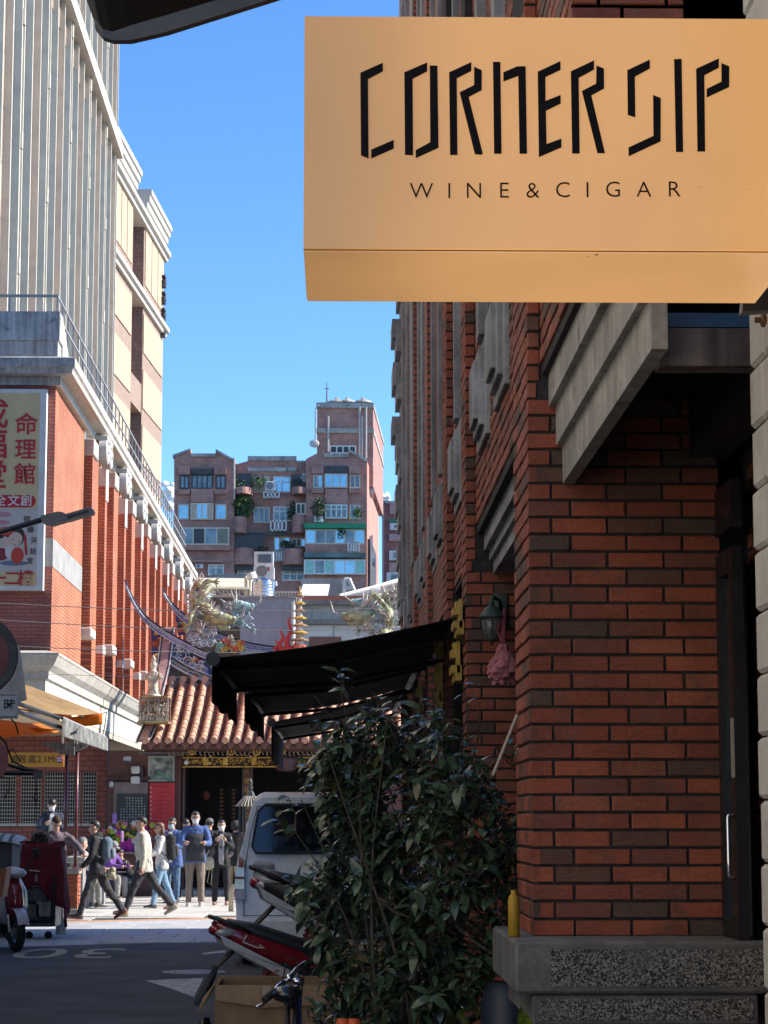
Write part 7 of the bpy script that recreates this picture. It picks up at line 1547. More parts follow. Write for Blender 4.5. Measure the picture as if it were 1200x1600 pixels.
# flowers on a brown counter at the wing wall
FD = 50.6; a = P(166,1392,FD); b = P(238,1331,FD); t = thing('flower_counter', 'brown counter against the wing wall holding wrapped flowers', 'counter', ((a.x+b.x)/2,FD,0)); m = MB(); m.box(a.x,b.x,FD,FD+.7,.0,b.z-.05); m.build('front', brownw, t); m = MB(); m.box(a.x-.05,b.x+.05,FD-.06,FD+.7,b.z-.05,b.z); m.build('top', pbr('counter_top',(.26,.19,.17),.6), t)
q = random.Random(31); cols = {'red':(.5,.03,.04),'pink':(.5,.12,.25),'magenta':(.48,.03,.36),'purple':(.25,.10,.40),'yellow':(.55,.36,.04),'orange':(.55,.2,.03),'white':(.6,.58,.55),'lime':(.35,.5,.04)}
for i, (px, py, wrap, nfl) in enumerate(((176,1330,'orange',16),(184,1329,'orange',12),(193,1330,'magenta',18),(203,1330,'magenta',12),(212,1330,'purple',14),(222,1330,'red',12))):
    c = P(px,py,FD+.25); t = thing('flower_bouquet', ('bouquet in orange wrap at the left end of the brown counter','second bouquet from the left in orange wrap on the brown counter','big bouquet in bright magenta wrap mid counter','small magenta wrapped bouquet right of the big one','purple wrapped bouquet behind the striding sweater walker','red wrapped bouquet at the right end of the brown counter')[i], 'flowers', (c.x,c.y,b.z), group='bouquets on the counter')
    m = MB(); m.lathe([(.05,0),(.08,.05),(.11,.2),(.13,.24)],(c.x,c.y,b.z),14); m.build('wrap', pbr('wrap_'+wrap,cols[wrap],.5,var=.2,vs=9), t)
    for k in range(nfl):
        x, y, z = c.x+q.gauss(0,.13), c.y+q.uniform(-.15,.05), b.z+q.uniform(.22,.62); col = q.choice(list(cols)); m = MB(); r = q.uniform(.035,.06)
        for j in range(6): m.ball((x+r*.7*cos(j*1.05),y-.01,z+r*.7*sin(j*1.05)),r*.5,r*.3,r*.5,6,4)
        m.ball((x,y-.02,z),r*.4,n=6,m=4); m.build('flower', pbr('petal_'+col,cols[col],.6,var=.2,vs=12), t, True)
    m = MB()
    for k in range(26):
        a_ = q.uniform(.2,2.9); L_ = q.uniform(.3,.6); p = Vector((c.x,c.y,b.z+.15)); e = p+Vector((cos(a_)*L_*.7,q.uniform(-.15,.1),sin(a_)*L_)); s_ = Vector((-(e-p).z,0,(e-p).x)).normalized()*.025; mid = p.lerp(e,.6); m.add([p,mid-s_,e,mid+s_],[(0,1,2,3)])
    m.build('leaves', lf, t, kind='stuff')
c = P(179,1290,FD+.1); m = MB(); p0, p1 = P(175.5,1287,FD), P(182,1271,FD); m.box(p0.x,p1.x,FD,FD+.02,p0.z,p1.z); tt_ = tag(m.build('purple_card', pbr('card_purple',(.30,.16,.5),.6)), 'small purple card standing in the left flowers', 'card')
c = P(191,1302,FD); m = MB(); m.lathe([(.03,0),(.035,.22),(0,.24)],(c.x,FD-.05,b.z+.22),12); t2 = tag(m.build('pink_candle', pbr('candle_pink',(.5,.25,.5),.5)), 'pale pink candle among the counter flowers', 'candle')
# small roofed incense burner and bollard
ID = 46.5; s = ID/FPX; c = P(391,1262,ID); t = thing('incense_burner', 'small dark pagoda roofed incense burner behind the van', 'incense burner', (c.x,ID,0)); m = MB(); rs = []
for r, z in ((25,0),(22,3),(14,9),(8,17),(5,24),(3,26)): rs.append([(c.x+r*s*cos(2*pi*k/6)*(1.06 if z == 0 else 1),ID+r*s*sin(2*pi*k/6),c.z+z*s+(.03 if z == 0 and k%1 == 0 else 0)) for k in range(6)])
m.rings(rs); m.build('roof', pbr('burner_roof',(.06,.065,.06),.5,var=.3), t); m = MB()
for k in range(26): a_ = 2*pi*k/26; m.tube([(c.x+23*s*cos(a_),ID+23*s*sin(a_),c.z+2*s),(c.x+9*s*cos(a_),ID+9*s*sin(a_),c.z+17.5*s)],.008,4)
m.build('roof_ribs', pbr('rib_pale',(.42,.40,.33),.6), t, kind='stuff'); m = MB(); m.lathe([(.03,0),(.06,.06),(.03,.12),(.05,.17),(.01,.26)],(c.x,ID,c.z+26*s),10); m.build('finial', pbr('burner_roof',(.06,.06,.06),.5), t, True); m = MB(); m.lathe([(.22,0),(.24,.1),(.14,.3),(.14,.7),(.26,.9),(.28,1.25),(.25,1.3)],(c.x,ID,0),16); m.build('bowl', pbr('bronze_dark',(.05,.045,.035),.4,.5), t, True); m = MB()
for k in range(6): a_ = 2*pi*k/6; m.tube([(c.x+.22*cos(a_),ID+.22*sin(a_),1.25),(c.x+.22*cos(a_),ID+.22*sin(a_),c.z+.02)],.02,6)
m.build('posts', blackm, t, kind='stuff')
c = gl(367,1425); s = c.y/FPX; t = thing('bollard', 'beige hoop shaped bollard between the worshippers and the van', 'bollard', c); m = MB(); m.tube([(-.07,0,0),(-.07,0,.36),(-.03,0,.44),(.05,0,.46),(.14,0,.46),(.30,0,.46)],.045,10); m.tube([(.30,0,.46),(.36,0,.4),(.36,0,0)],.045,10); m.build('hoop', pbr('beige_paint',(.46,.38,.24),.5,var=.06), t, True, False)
# stall cart with red cloth
KC = 31.8; x0 = P(30,1400,KC).x; x1 = P(92,1400,KC).x; ztop = P(60,1316,KC).z; t = thing('stall_cart', 'black stall cart draped with a dark red cloth', 'cart', ((x0+x1)/2,KC,0)); cx = (x0+x1)/2
m = MB(); m.box(x0+.02,x1-.05,KC+.03,KC+.7,.18,ztop-.1); m.build('body', blackm, t)
m = MB()
def rf(u, v):
    x = x0+.02+(x1-x0+.10*v)*u+.02*sin(8*v+u*5)*v; L_ = (.55+.42*u*u+.05*sin(11*u)) ; z = ztop-.02-L_*v*1.0; return (x, KC-.02-.05*sin(15*u)*v-.03, z)
m.sheet(rf, 24, 12, (0,.008,0)); m.sheet(lambda u,v: (x0+.0+(x1-x0+.04)*u,KC-.04+.76*v,ztop+.02*sin(7*u+5*v)),8,6,(0,0,-.02)); m.sheet(lambda u,v: (x1-.02+.10*v+.03*sin(12*u)*v,KC-.03+.7*u,ztop-.02-(1.0+.15*sin(6*u))*v),12,10,(.008,0,0)); m.build('red_cloth', pbr('red_cloth',(.13,.008,.014),.85,var=.2,vs=6), t, True)
m = MB(); m.tube([(x0+.05,KC-.03,.20),(x1-.08,KC-.03,.20),(x1-.06,KC-.03,.28),(x1-.06,KC-.03,.85)],.022,7); m.tube([(x0+.05,KC-.03,.72),(x1-.08,KC-.03,.72)],.015,6); m.build('frame', plast, t)
for i, (u, z, w_, h) in enumerate(((.18,.95,.2,.16),(.45,.62,.26,.18),(.62,.42,.2,.2),(.3,.38,.22,.2),(.55,.86,.2,.14))):
    m = MB(); m.cbox((x0+(x1-x0)*u,KC-.005,z),w_,.02,h); m.build('paper', pbr('stall_paper_%d'%(i%2),((.22,.2,.18),(.10,.09,.08))[i%2],.8,var=.4,vs=9), t)
for x in (x0+.12,x1-.16):
    m = MB(); m.lathe([(0,-.02),(.05,-.02),(.055,0),(.05,.02),(0,.02)],(x,KC+.2,.055),14,axis='y'); m.build('wheel', tyre, t, True)
c = P(62,1318,KC+.1); t = thing('dried_bundle', 'brown fuzzy dried flower ball on the red cloth cart', 'dried flowers', c); m = MB(); q = random.Random(8)
for k in range(60): v = Vector((q.gauss(0,1),q.gauss(0,1),q.gauss(0,1))).normalized(); m.ball(Vector((0,0,.04))+v*.10,.026,n=6,m=4)
m.build('blooms', pbr('dried_brown',(.07,.05,.04),.9,var=.4,vs=20), t, True, False, kind='stuff'); m = MB(); m.box(-.13,.12,.10,.13,-.08,.16); m.build('backing', pbr('pink_grey',(.36,.30,.28),.7), t, False, False)
bxm = pbr('white_carton',(.45,.43,.40),.7,var=.08); a = P(-30,1420,32.2); b = P(32,1312,32.2); t = thing('carton_stack', 'pale cartons stacked under a striped cloth at the left edge', 'carton', (b.x-.3,32.2,0)); m = MB(); m.box(b.x-.75,b.x-.12,32.2,32.7,.0,b.z-.02); m.build('carton', pbr('shadow_carton',(.10,.085,.075),.8), t); m = MB(); m.box(b.x-.11,b.x,32.18,32.7,0,b.z-.03); m.build('carton', bxm, t)
m = MB(); m.sheet(lambda u,v: (b.x-.80+.82*u,32.12+.6*v,b.z+.14*(1-u*u*.9)+.015*sin(9*u)-.1*(1-v)**3),14,8,(0,0,-.01)); o_ = m.build('striped_cloth', pbr('cloth_white2',(.55,.56,.54),.85,var=.06), t, True); m = MB()
for k in range(5): m.sheet(lambda u,v,k=k: (b.x-.80+.82*(.1+.17*k+.06*u),32.115+.6*v,b.z+.006+.14*(1-(.1+.17*k+.06*u)**2*.9)+.015*sin(9*(.1+.17*k+.06*u))-.1*(1-v)**3),3,8,(0,0,-.004))
m.build('stripe', pbr('stripe_green',(.10,.20,.17),.85), o_, True, kind='stuff')
c = P(92,1430,33.2); t = thing('plastic_sheet', 'white translucent plastic sheet hanging at the right side of the cart', 'plastic sheet', (c.x,33.2,0)); p0 = P(83,1466,33.2); p1 = P(103,1388,33.2); m = MB(); m.sheet(lambda u,v: (p0.x+.02+(p1.x-p0.x)*(u*(.5+.5*v))+.015*sin(9*v),33.2-.05*sin(6*u+4*v),p1.z+(p0.z+.03-p1.z)*v),8,12,(0,.01,0)); m.build('sheet', pbr('plastic_white',(.62,.62,.60),.3,var=.1), t, True)
c = P(-2,1400,27.5); t = thing('orange_crate', 'orange plastic crate on the scooter at the left edge', 'crate', P(-6,1402,27.6)); m = MB(); a = P(-40,1402,27.6); b = P(11,1356,27.6); m.prism([a,Vector((b.x-.05,27.6,a.z)),Vector((b.x,27.6,b.z)),Vector((a.x,27.6,b.z-.04))],(0,.4,0)); m.build('crate', pbr('crate_orange',(.36,.10,.025),.5,var=.1), t)
# ------------------------------------------------------------------ camellia bush in a pot
BY = 11.3
base = P(625,1700,BY); base.z = .42
BU = thing('camellia_bush', 'tall dark glossy camellia bush with thin bare stems in front of the brick wall', 'bush', (base.x,BY,0))
q = random.Random(12)
bark = pbr('bush_bark', (.075,.06,.048), .9, var=.25, vs=20, bump=.3, bs=80)
def leafmat(name, col, rough):
    m_ = pbr(name, col, rough, var=.18, vs=14, orand=.35, island=True, spec=.5); return m_
leafm = leafmat('camellia_leaf', (.056,.094,.050), .22); leafo = leafmat('camellia_leaf_old', (.085,.075,.025), .38)
def leaf_mesh(mat, L, wd, fold, droop, name='leaf'):
    b = MB(); n = 5; vs = []; 
    for i in range(n+1):
        t = i/n; h = wd*sin(pi*min(1,t*.93+.05))**.8*(1-.25*t); x = L*t; z = -droop*t*t*L
        vs += [(x,-h,z+fold*h),(x,0,z),(x,h,z+fold*h)]
    fs = []
    for i in range(n): o = i*3; fs += [(o,o+1,o+4,o+3),(o+1,o+2,o+5,o+4)]
    b.add(vs, fs); return b
LV = [leaf_mesh(None,.080,.021,.25,.35),leaf_mesh(None,.092,.025,.15,.55),leaf_mesh(None,.070,.019,.35,.2),leaf_mesh(None,.084,.023,.05,.7)]
LM = [b.mesh('leaf', leafm, True) for b in LV]+[LV[1].mesh('leaf', leafo, True)]
leaves = []                                           # (position, direction, normal, scale)
stems = MB(); twigs = MB()
def env(px, py):
    """is the picture position inside the bush outline (checked in metres at its own distance)"""
    w_ = 1.0
    cx, cy = 638, 1335
    dx, dy = (px-cx)/166, (py-cy)/(215 if py < cy else 330)
    r = sqrt(dx*dx+dy*dy); a = atan2(dy,dx); return r < 1+.12*sin(3*a+1)+.09*sin(5*a+.5)+.05*sin(9*a)
def at(px, py, d): return P(px,py,d)
roots = [(base.x+q.uniform(-.13,.13), BY+q.uniform(-.12,.12), .40) for _ in range(11)]
tips = []
stem_targets = [(540,1075),(500,1130),(600,1120),(660,1125),(720,1140),(780,1165),(480,1250),(770,1290),(560,1180),(690,1200),(455,1300)]
for i, (r, (px, py)) in enumerate(zip(roots, stem_targets)):
    e = at(px,py,BY+q.uniform(-.22,.22)); r = Vector(r); pts = []
    for k in range(9):
        t = k/8; p = r.lerp(e,t); p.x = r.x+(e.x-r.x)*t**1.6+.03*sin(5*t+i); p.y += .03*sin(4*t+2*i); pts.append(p)
    stems.tube(pts,[.012-.0095*k/8 for k in range(9)],6)
    for k in range(2,9): tips.append((pts[k],(pts[k]-pts[k-1]).normalized()))
def twig(p, d, L, n):
    pts = [p]; dd = d.copy()
    for k in range(3): dd = (dd+Vector((q.gauss(0,.22),q.gauss(0,.22),q.gauss(.06,.2)))).normalized(); pts.append(pts[-1]+dd*L/3)
    twigs.tube(pts,[.0042,.0034,.0026,.0016],4)
    for k in range(n):
        t = .25+.75*k/max(1,n-1); i = min(2,int(t*3)); c = pts[i].lerp(pts[i+1],t*3-i); az = 2.4*k+q.uniform(-.5,.5)
        a = dd.orthogonal().normalized(); b = dd.cross(a); out = (a*cos(az)+b*sin(az))*.9+dd*.55+Vector((0,0,-.05)); leaves.append((c,out.normalized(),q.choice((q.uniform(.5,.8),q.uniform(.75,1.05),q.uniform(.9,1.2)))))
cnt = 0
while cnt < 900:
    px, py = q.uniform(440,815), q.uniform(1110,1620)
    if not env(px,py): continue
    dens = .35+.65*(1 if py < 1420 else .8)
    if (py > 1440 and px < 512) or (1350 < py <= 1440 and px < 462): continue
    if nz((px*.013,py*.013,3)) < -.24 and q.random() < .8: continue
    d = BY+q.gauss(0,.20)*(.6+.4*sin(px*.02)); c = at(px,py,d)
    if c.z < .45: continue
    ctr = Vector((base.x+.02,BY,max(.7,c.z-.25))); dv = (c-ctr); dv = dv.normalized() if dv.length > .01 else Vector((0,-1,0)); dv = (dv+Vector((q.gauss(0,.35),q.gauss(0,.35)-.15,q.gauss(.1,.3)))).normalized()
    twig(c-dv*.07, dv, q.uniform(.10,.19), q.randint(4,7))
    if cnt % 5 == 0:
        s_ = min(tips, key=lambda u: (u[0]-c).length); twigs.tube([s_[0],s_[0].lerp(c-dv*.07,.5)+Vector((0,0,-.02)),c-dv*.07],[.006,.005,.0042],5)
    cnt += 1
for px, py, n in ((538,1062,6),(545,1075,4),(508,1142,4),(655,1105,5),(733,1088,3),(800,1170,5),(812,1195,4),(450,1290,6),(462,1262,5),(690,1110,3),(600,1118,5)):
    c = at(px,py,BY-.05); twig(c+Vector((0,0,-.07)),Vector((q.uniform(-.4,.4),-.1,1)).normalized(),.13,n); s_ = min(tips, key=lambda u: (u[0]-c).length); twigs.tube([s_[0],c+Vector((0,0,-.06))],[.005,.004],5)
for (x0,y0,x1,y1) in ((610,1190,655,1100),(640,1180,618,1095),(540,1160,490,1085),(760,1210,808,1120),(735,1200,748,1095)):
    a = at(x0,y0,BY); b = at(x1,y1,BY-.1); twigs.tube([a,a.lerp(b,.5)+Vector((.02,0,-.01)),b],[.005,.004,.002],4)
stems.build('stem', bark, BU, kind='stuff'); twigs.build('twig', bark, BU, kind='stuff')
def lmat(p, d, s_):
    x = d; up_ = Vector((q.gauss(0,.3),q.gauss(0,.3)-.25,1)); y = up_.cross(x).normalized(); z = x.cross(y); return Matrix(((x.x*s_,y.x*s_,z.x*s_,p.x),(x.y*s_,y.y*s_,z.y*s_,p.y),(x.z*s_,y.z*s_,z.z*s_,p.z),(0,0,0,1)))
leaves.sort(key=lambda l: l[0].y)
m = MB(); mo = MB()
for i, (p, d, s_) in enumerate(leaves):
    M_ = lmat(p, d, s_); k = q.randrange(4); old = q.random() < .06
    if i < 300:
        o = bpy.data.objects.new('leaf', LM[4] if old else LM[k]); COL.objects.link(o); o.parent = BU; M2 = M_.copy(); M2.translation -= Vector((base.x,BY,0)); o.matrix_basis = M2
    else: (mo if old else m).add(LV[k].v, LV[k].f, M_)
m.build('foliage', leafm, BU, True, kind='stuff'); mo.build('old_foliage', leafo, BU, True, kind='stuff')
t = thing('plant_pot', 'large dark round planter holding the camellia bush', 'planter', (base.x,BY,0)); m = MB(); m.lathe([(.24,0),(.26,.02),(.33,.42),(.35,.44),(.35,.47),(.31,.47),(.30,.40),(0,.39)],(base.x,BY,0),26); m.build('pot', pbr('pot_grey',(.07,.07,.07),.7,var=.2), t, True)
# variegated plant at the bottom right
c = P(835,1640,8.6); t = thing('variegated_plant', 'yellow green striped leaf plant at the bottom edge below the plinth', 'plant', (c.x,8.6,0)); vm = pbr('variegated_leaf', (.20,.26,.035), .4, var=.45, vs=12, wear=.5, wearcol=(.05,.11,.02))
q = random.Random(4)
for k, (px, py, ex, ey) in enumerate(((830,1640,812,1572),(845,1640,900,1592),(835,1650,800,1612),(850,1650,875,1604),(840,1655,930,1640),(830,1655,780,1650))):
    a = P(px,py,8.6); b = P(ex,ey,8.5); d_ = (b-a).normalized(); L_ = (b-a).length; s1 = d_.cross(Vector((0,1,.5))).normalized(); m = MB(); vs = []; n = 8
    for i in range(n+1):
        u_ = i/n; h = .028*sin(pi*min(1,.08+.9*u_))*1.1; p = a+d_*L_*u_+Vector((0,-.04*u_*u_,-.05*u_*u_ if k else .0)); vs += [p-s1*h, p+Vector((0,.008,0)), p+s1*h]
    m.add(vs,[f for i in range(n) for f in ((i*3,i*3+1,i*3+4,i*3+3),(i*3+1,i*3+2,i*3+5,i*3+4))]); m.build('leaf', vm, t, True)
m = MB(); a = P(838,1655,8.6); m.tube([(c.x,8.6,.25),a],.02,6); m.build('stem', bark, t); m = MB(); m.lathe([(.12,0),(.16,.28),(.14,.28),(.13,.25),(0,.25)],(c.x,8.6,0),18); m.build('pot', MATS['pot_grey'], t, True)
# things around the bush
c = P(803,1448,10.2); t = thing('yellow_bottle', 'dusty yellow plastic cylinder standing on the plinth left of the brick pillar', 'bottle', (c.x-.01,9.53,1.132)); p0 = Vector((P(803,1448,9.53).x,9.53,1.132)); m = MB(); m.lathe([(.021,0),(.024,.004),(.024,.15),(.02,.165),(.012,.172),(.012,.19),(0,.19)],p0,16); m.build('bottle', pbr('dusty_yellow',(.40,.24,.015),.5,var=.25), t, True)
pp = P(757,1217,10.6); t = thing('leaning_stick', 'thin pale stick leaning against the side of the brick pillar', 'stick', P(745,1250,10.3)); m = MB(); m.tube([P(770,1212,10.32),P(808,1117,10.35)],.007,6); m.build('stick', pbr('pale_stick',(.40,.35,.29),.7), t)
t = thing('green_bicycle', 'yellow green bicycle frame half hidden under the bush', 'bicycle', P(740,1590,11.9)); gb_ = pbr('lime_paint',(.30,.38,.06),.3,coat=.4); m = MB(); m.tube([P(705,1570,12),P(730,1600,12),P(760,1640,12)],.019,8); m.tube([P(712,1580,12),P(765,1568,12.1)],.016,8); m.tube([P(700,1530,12),P(706,1590,12)],.014,7); m.build('frame', gb_, t, True); m = MB(); m.tube([P(740,1583,12),P(762,1579,12)],.02,8); m.build('bottle', pbr('dusty_yellow',(.4,.24,.015),.5), t, True); m = MB(); cc = P(790,1640,12.1); m.torus((cc.x,12.1,.33),.31,.022,28,7,'y'); m.build('wheel', tyre, t, True)
c = P(775,1560,10.9); t = thing('blue_barrel', 'dark blue rounded plastic drum beside the plinth under the bush', 'barrel', (c.x,10.95,0)); m = MB(); m.lathe([(.12,0),(.14,.03),(.14,.40),(.15,.42),(.15,.45),(.135,.47),(.13,.76),(.10,.84),(0,.86)],(c.x+.06,10.95,0),24); m.build('drum', pbr('drum_blue',(.012,.02,.04),.5,var=.2), t, True)
m = MB(); m.lathe([(.06,0),(.06,.05),(0,.05)],(c.x+.06,10.95,.875),12); m.build('cap', plast, t)
# ------------------------------------------------------------------ black awnings on the brick building
cv = pbr('black_awning_cloth', (.024,.024,.026), .8, var=.25, vs=2, bump=.3, bs=40); arm = pbr('awning_arm', (.16,.16,.165), .4, .6)
def awning(label, d0, d1, xw, zw, xo0, zo0, xo1=None, zo1=None, drop=.28, sag=.06):
    t = thing('awning', label, 'awning', (xw,d0,zw), group='black awnings along the brick building')
    xo1 = xo0 if xo1 is None else xo1; zo1 = zo0 if zo1 is None else zo1
    def f(u, v): # u wall->out, v along the street
        xo, zo = xo0+(xo1-xo0)*v, zo0+(zo1-zo0)*v
        return (xw+(xo-xw)*u, d0+(d1-d0)*v, zw+(zo-zw)*u-sag*sin(pi*u)*(.6+.4*sin(7*v)))
    m = MB(); m.sheet(f, 10, 12, (0,0,-.006)); m.build('cloth', cv, t, True)
    m = MB(); m.sheet(lambda u, v: (f(1,v)[0]+.012*sin(14*v)-.02*u*0, f(1,v)[1], f(1,v)[2]-.02-drop*u-.015*sin(20*v)*u), 4, 14, (.005,0,0)); m.build('valance', cv, t, True)
    m = MB(); m.tube([(xo0+.01,d0-.04,zo0-.01),(xo1+.01,d1+.04,zo1-.01)],.035,10); bar = m.build('front_bar', arm, t, True)
    m = MB(); m.lathe([(.0,-.01),(.05,-.008),(.05,.02),(0,.02)],(xo0+.01,d0-.05,zo0-.01),12,axis='y'); m.build('end_cap', plast, bar)
    m = MB(); m.tube([(xw-.02,d0-.02,zw),(xw-.02,d1+.02,zw)],.05,9); m.build('roller', plast, t, True)
    for v in (.12,.85):
        p0, p1 = Vector(f(0,v)), Vector(f(1,v)); e = p0.lerp(p1,.5)+Vector((0,(d1-d0)*.16,-.10)); m = MB(); m.tube([p0+Vector((0,0,-.1)),e,p1+Vector((0,0,-.05))],.02,6); m.build('arm', plast, t)
    return t
a = P(722,962,15.5); o = P(331,1028,15.5); awning('nearest and highest black canvas awning reaching far over the street', 15.5, 19.0, a.x, a.z, o.x, o.z)
a = P(722,1005,15.9); 
a = P(692,1012,18.6); o = P(382,1074,20.6); awning('middle black canvas awning just below and beyond the nearest one', 20.6, 25.6, .80, P(690,1020,20.6).z, o.x, o.z)
o = P(424,1128,26.4); awning('farthest and lowest black canvas awning with its brown valance end hanging', 26.4, 31.5, .80, P(640,1072,26.4).z, o.x, o.z, drop=.42)
# gold edge-on letters of the shop signs on the wall
gy = pbr('yellow_sign_letter', (.42,.28,.04), .45, var=.15)
for i, (px, y0, y1, d, lb) in enumerate(((727,945,1000,14.9,'yellow raised sign character seen edge on above the first awning'),(724,1008,1070,15.2,'pair of yellow sign blocks seen edge on below the first awning'),(697,998,1030,17.75,'small yellow sign block seen edge on between the awnings'),(696,1040,1115,17.9,'tall yellow toothed sign character seen edge on on the second pier'),(664,1065,1130,22.0,'thin yellow sign strip seen edge on on the third pier'))):
    a = P(px,y1,d); b = P(px,y0,d); t = thing('sign_letter', lb, 'sign letter', (XA-.03,d,a.z), group=None); m = MB(); h = b.z-a.z
    for k in range(5):
        if k != 2 or i == 3: m.cbox((XA-.035-.008*(k%2),d-.25+.02*k,a.z+h*(k+.5)/5),.045+.02*(k%2),.40-.06*k,h/5*.96)
    m.box(XA-.04,XA-.02,d-.4,d-.1,a.z,b.z); m.build('letter', gy, t)
# wall lantern and faded cloth parasol on the second pier
c = P(768,970,14.15); LN = thing('wall_lantern', 'old green bronze wall lantern with ribbed glass on the brick pier', 'lantern', c); vd = pbr('verdigris', (.055,.085,.075), .6, .4, var=.35, vs=14); lg = pbr('smoky_glass', (.13,.12,.11), .15, var=.2)
s = 14.15/FPX
m = MB(); m.lathe([(.0,-40*s),(2*s,-38*s),(3*s,-34*s),(9*s,-30*s),(10*s,-29*s),(0,-29*s)],c,16); m.lathe([(20*s,4*s),(20*s,7*s),(14*s,14*s),(10*s,21*s),(5*s,24*s),(6*s,27*s),(2*s,32*s),(0,33*s)],c,18); m.build('cap', vd, LN, True)
m = MB(); m.lathe([(10*s,-29*s),(14*s,-12*s),(16*s,4*s)],c,16); m.build('glass', lg, LN, True)
m = MB()
for k in range(8): a = 2*pi*k/8; m.tube([c+Vector((10.2*s*cos(a),10.2*s*sin(a),-29*s)),c+Vector((14.2*s*cos(a),14.2*s*sin(a),-12*s)),c+Vector((16.2*s*cos(a),16.2*s*sin(a),4*s))],.004,4)
m.build('ribs', vd, LN, kind='stuff')
m = MB(); m.tube([c+Vector((0,0,28*s)),c+Vector((4*s,.08,40*s)),c+Vector((16*s,.18,36*s)),c+Vector((20*s,.24,20*s))],.012,7); m.cbox(c+Vector((18*s,.24,22*s)),.10,.03,.22,bev=.01); m.build('arm', vd, LN, True)
c = P(786,1032,14.05); t = thing('cloth_bundle', 'faded pink crumpled cloth bundle hanging by a cord beside the wall lantern', 'cloth', c); pkc = pbr('faded_pink_cloth', (.36,.13,.15), .85, var=.25, vs=9)
for k in range(6):
    m = MB(); R_ = (.045,.07,.088,.098,.092,.07)[k]; z0_ = .10-.035*k
    def f(u, v, R_=R_, z0_=z0_, k=k):
        a = 2*pi*u; rr = R_*(.35+.75*v-.12*v*v)*(1+.10*sin(5*a+2*k)+.10*noise.noise(Vector((cos(a)*2.5,sin(a)*2.5,k*3+v)))*2); return (c.x+rr*cos(a), c.y+rr*sin(a)*.8, c.z+z0_-.07*v*v+.022*noise.noise(Vector((cos(a)*3,sin(a)*3,k+5+2*v)))*(.3+v))
    m.grid(f, 40, 5); m.build('ruffle', pkc, t, True)
m = MB(); m.tube([c+Vector((0,0,.08)),c+Vector((.008,.05,.2)),c+Vector((.02,.10,.33))],[.02,.016,.01],6); m.tube([c+Vector((.005,0,.08)),c+Vector((-.03,.04,.19)),c+Vector((.02,.1,.33))],[.01,.01,.006],5); m.build('cord', pbr('cord_red',(.16,.03,.05),.8), t)
# ------------------------------------------------------------------ small white clouds low over the roofs
cm = pbr('cloud_white', (.85,.85,.85), 1., var=0, spec=0)
for i, (px, py, r, lb) in enumerate(((262,775,22,'small white cloud low in the gap left of the apartment block'),(600,776,10,'tiny white cloud right of the apartment block'))):
    q = random.Random(i+40); c = P(px,py,2600); s = 2600/FPX; t = thing('cloud', lb, 'cloud', c); m = MB()
    for k in range(26):
        a = Vector((q.gauss(0,.45),q.gauss(0,.3),q.gauss(-.2,.45)))*r*s; b = r*s*q.uniform(.22,.42); m.ball(a,b,b,b*.85,14,10)
    b_ = remesh(m, r*s*.06, 6, r*s*.10, i, (3/(r*s),3/(r*s),3/(r*s))); b_.build('cloud_body', cm, t, True, False)
# ------------------------------------------------------------------ illuminated shop sign
Y0, Y1 = 5.2, 5.72
def acryl(name, col, e):
    m_ = bpy.data.materials.new(name); m_.use_nodes = True; n = m_.node_tree; L = n.links.new; b = n.nodes['Principled BSDF']
    tc = n.nodes.new('ShaderNodeTexCoord'); no = n.nodes.new('ShaderNodeTexNoise'); no.inputs['Scale'].default_value = 1.6; no.inputs['Detail'].default_value = 2; L(tc.outputs['Object'], no.inputs['Vector'])
    mr = n.nodes.new('ShaderNodeMapRange'); L(no.outputs[0], mr.inputs[0])
    for i, v in enumerate((.3,.7,.90*e,1.10*e)): mr.inputs[i+1].default_value = v
    sp = n.nodes.new('ShaderNodeSeparateXYZ'); L(tc.outputs['Generated'], sp.inputs[0]); m2 = n.nodes.new('ShaderNodeMapRange'); m2.interpolation_type = 'SMOOTHSTEP'; L(sp.outputs[0], m2.inputs[0])
    for i, v in enumerate((-.02,.42,.60,1.03)): m2.inputs[i+1].default_value = v
    mu = n.nodes.new('ShaderNodeMath'); mu.operation = 'MULTIPLY'; L(mr.outputs[0], mu.inputs[0]); L(m2.outputs[0], mu.inputs[1]); mr = mu
    b.inputs['Base Color'].default_value = (.31,.215,.11,1); b.inputs['Roughness'].default_value = .22; b.inputs['Emission Color'].default_value = (*col,1); L(mr.outputs[0], b.inputs['Emission Strength']); return m_
a1 = acryl('lit_acrylic', (1.0,.47,.13), .235); a2 = acryl('lit_acrylic_underside', (1.0,.52,.20), .27)
tl = P(472,25,Y0); bl = P(478,390,Y0); xr = P(1243,400,Y0).x
xl = (tl.x+bl.x)/2; zt, zb = tl.z, bl.z
SG = thing('shop_sign', 'glowing amber light box sign with angular black lettering hanging over the street', 'sign', ((xl+xr)/2, Y0, zb))
m = MB(); m.cbox(((xl+xr)/2,(Y0+Y1)/2,(zt+zb)/2+.002),xr-xl,Y1-Y0,zt-zb-.004); m.build('light_box', a1, SG)
m = MB(); m.box(xl+.002,xr-.002,Y0+.006,Y1-.004,zb-.004,zb-.001); m.build('bottom_panel', a2, SG)
m = MB(); m.box(xl+.001,xr-.001,Y0-.0008,Y0+.004,zb-.001,zb+.0008); m.build('seam', pbr('seam_brown', (.12,.07,.035), .5, var=0), SG)
inkm = pbr('black_vinyl', (.008,.007,.008), .75, var=0, spec=.1)
def zz(pts, ox, oy, s): return [P(ox+x/s, oy+y/s, Y0-.0015) for x, y in pts]
A = lambda *p: zz(p, 550, 80, 4.0)
B = lambda *p: zz(p, 830, 80, 3.75)
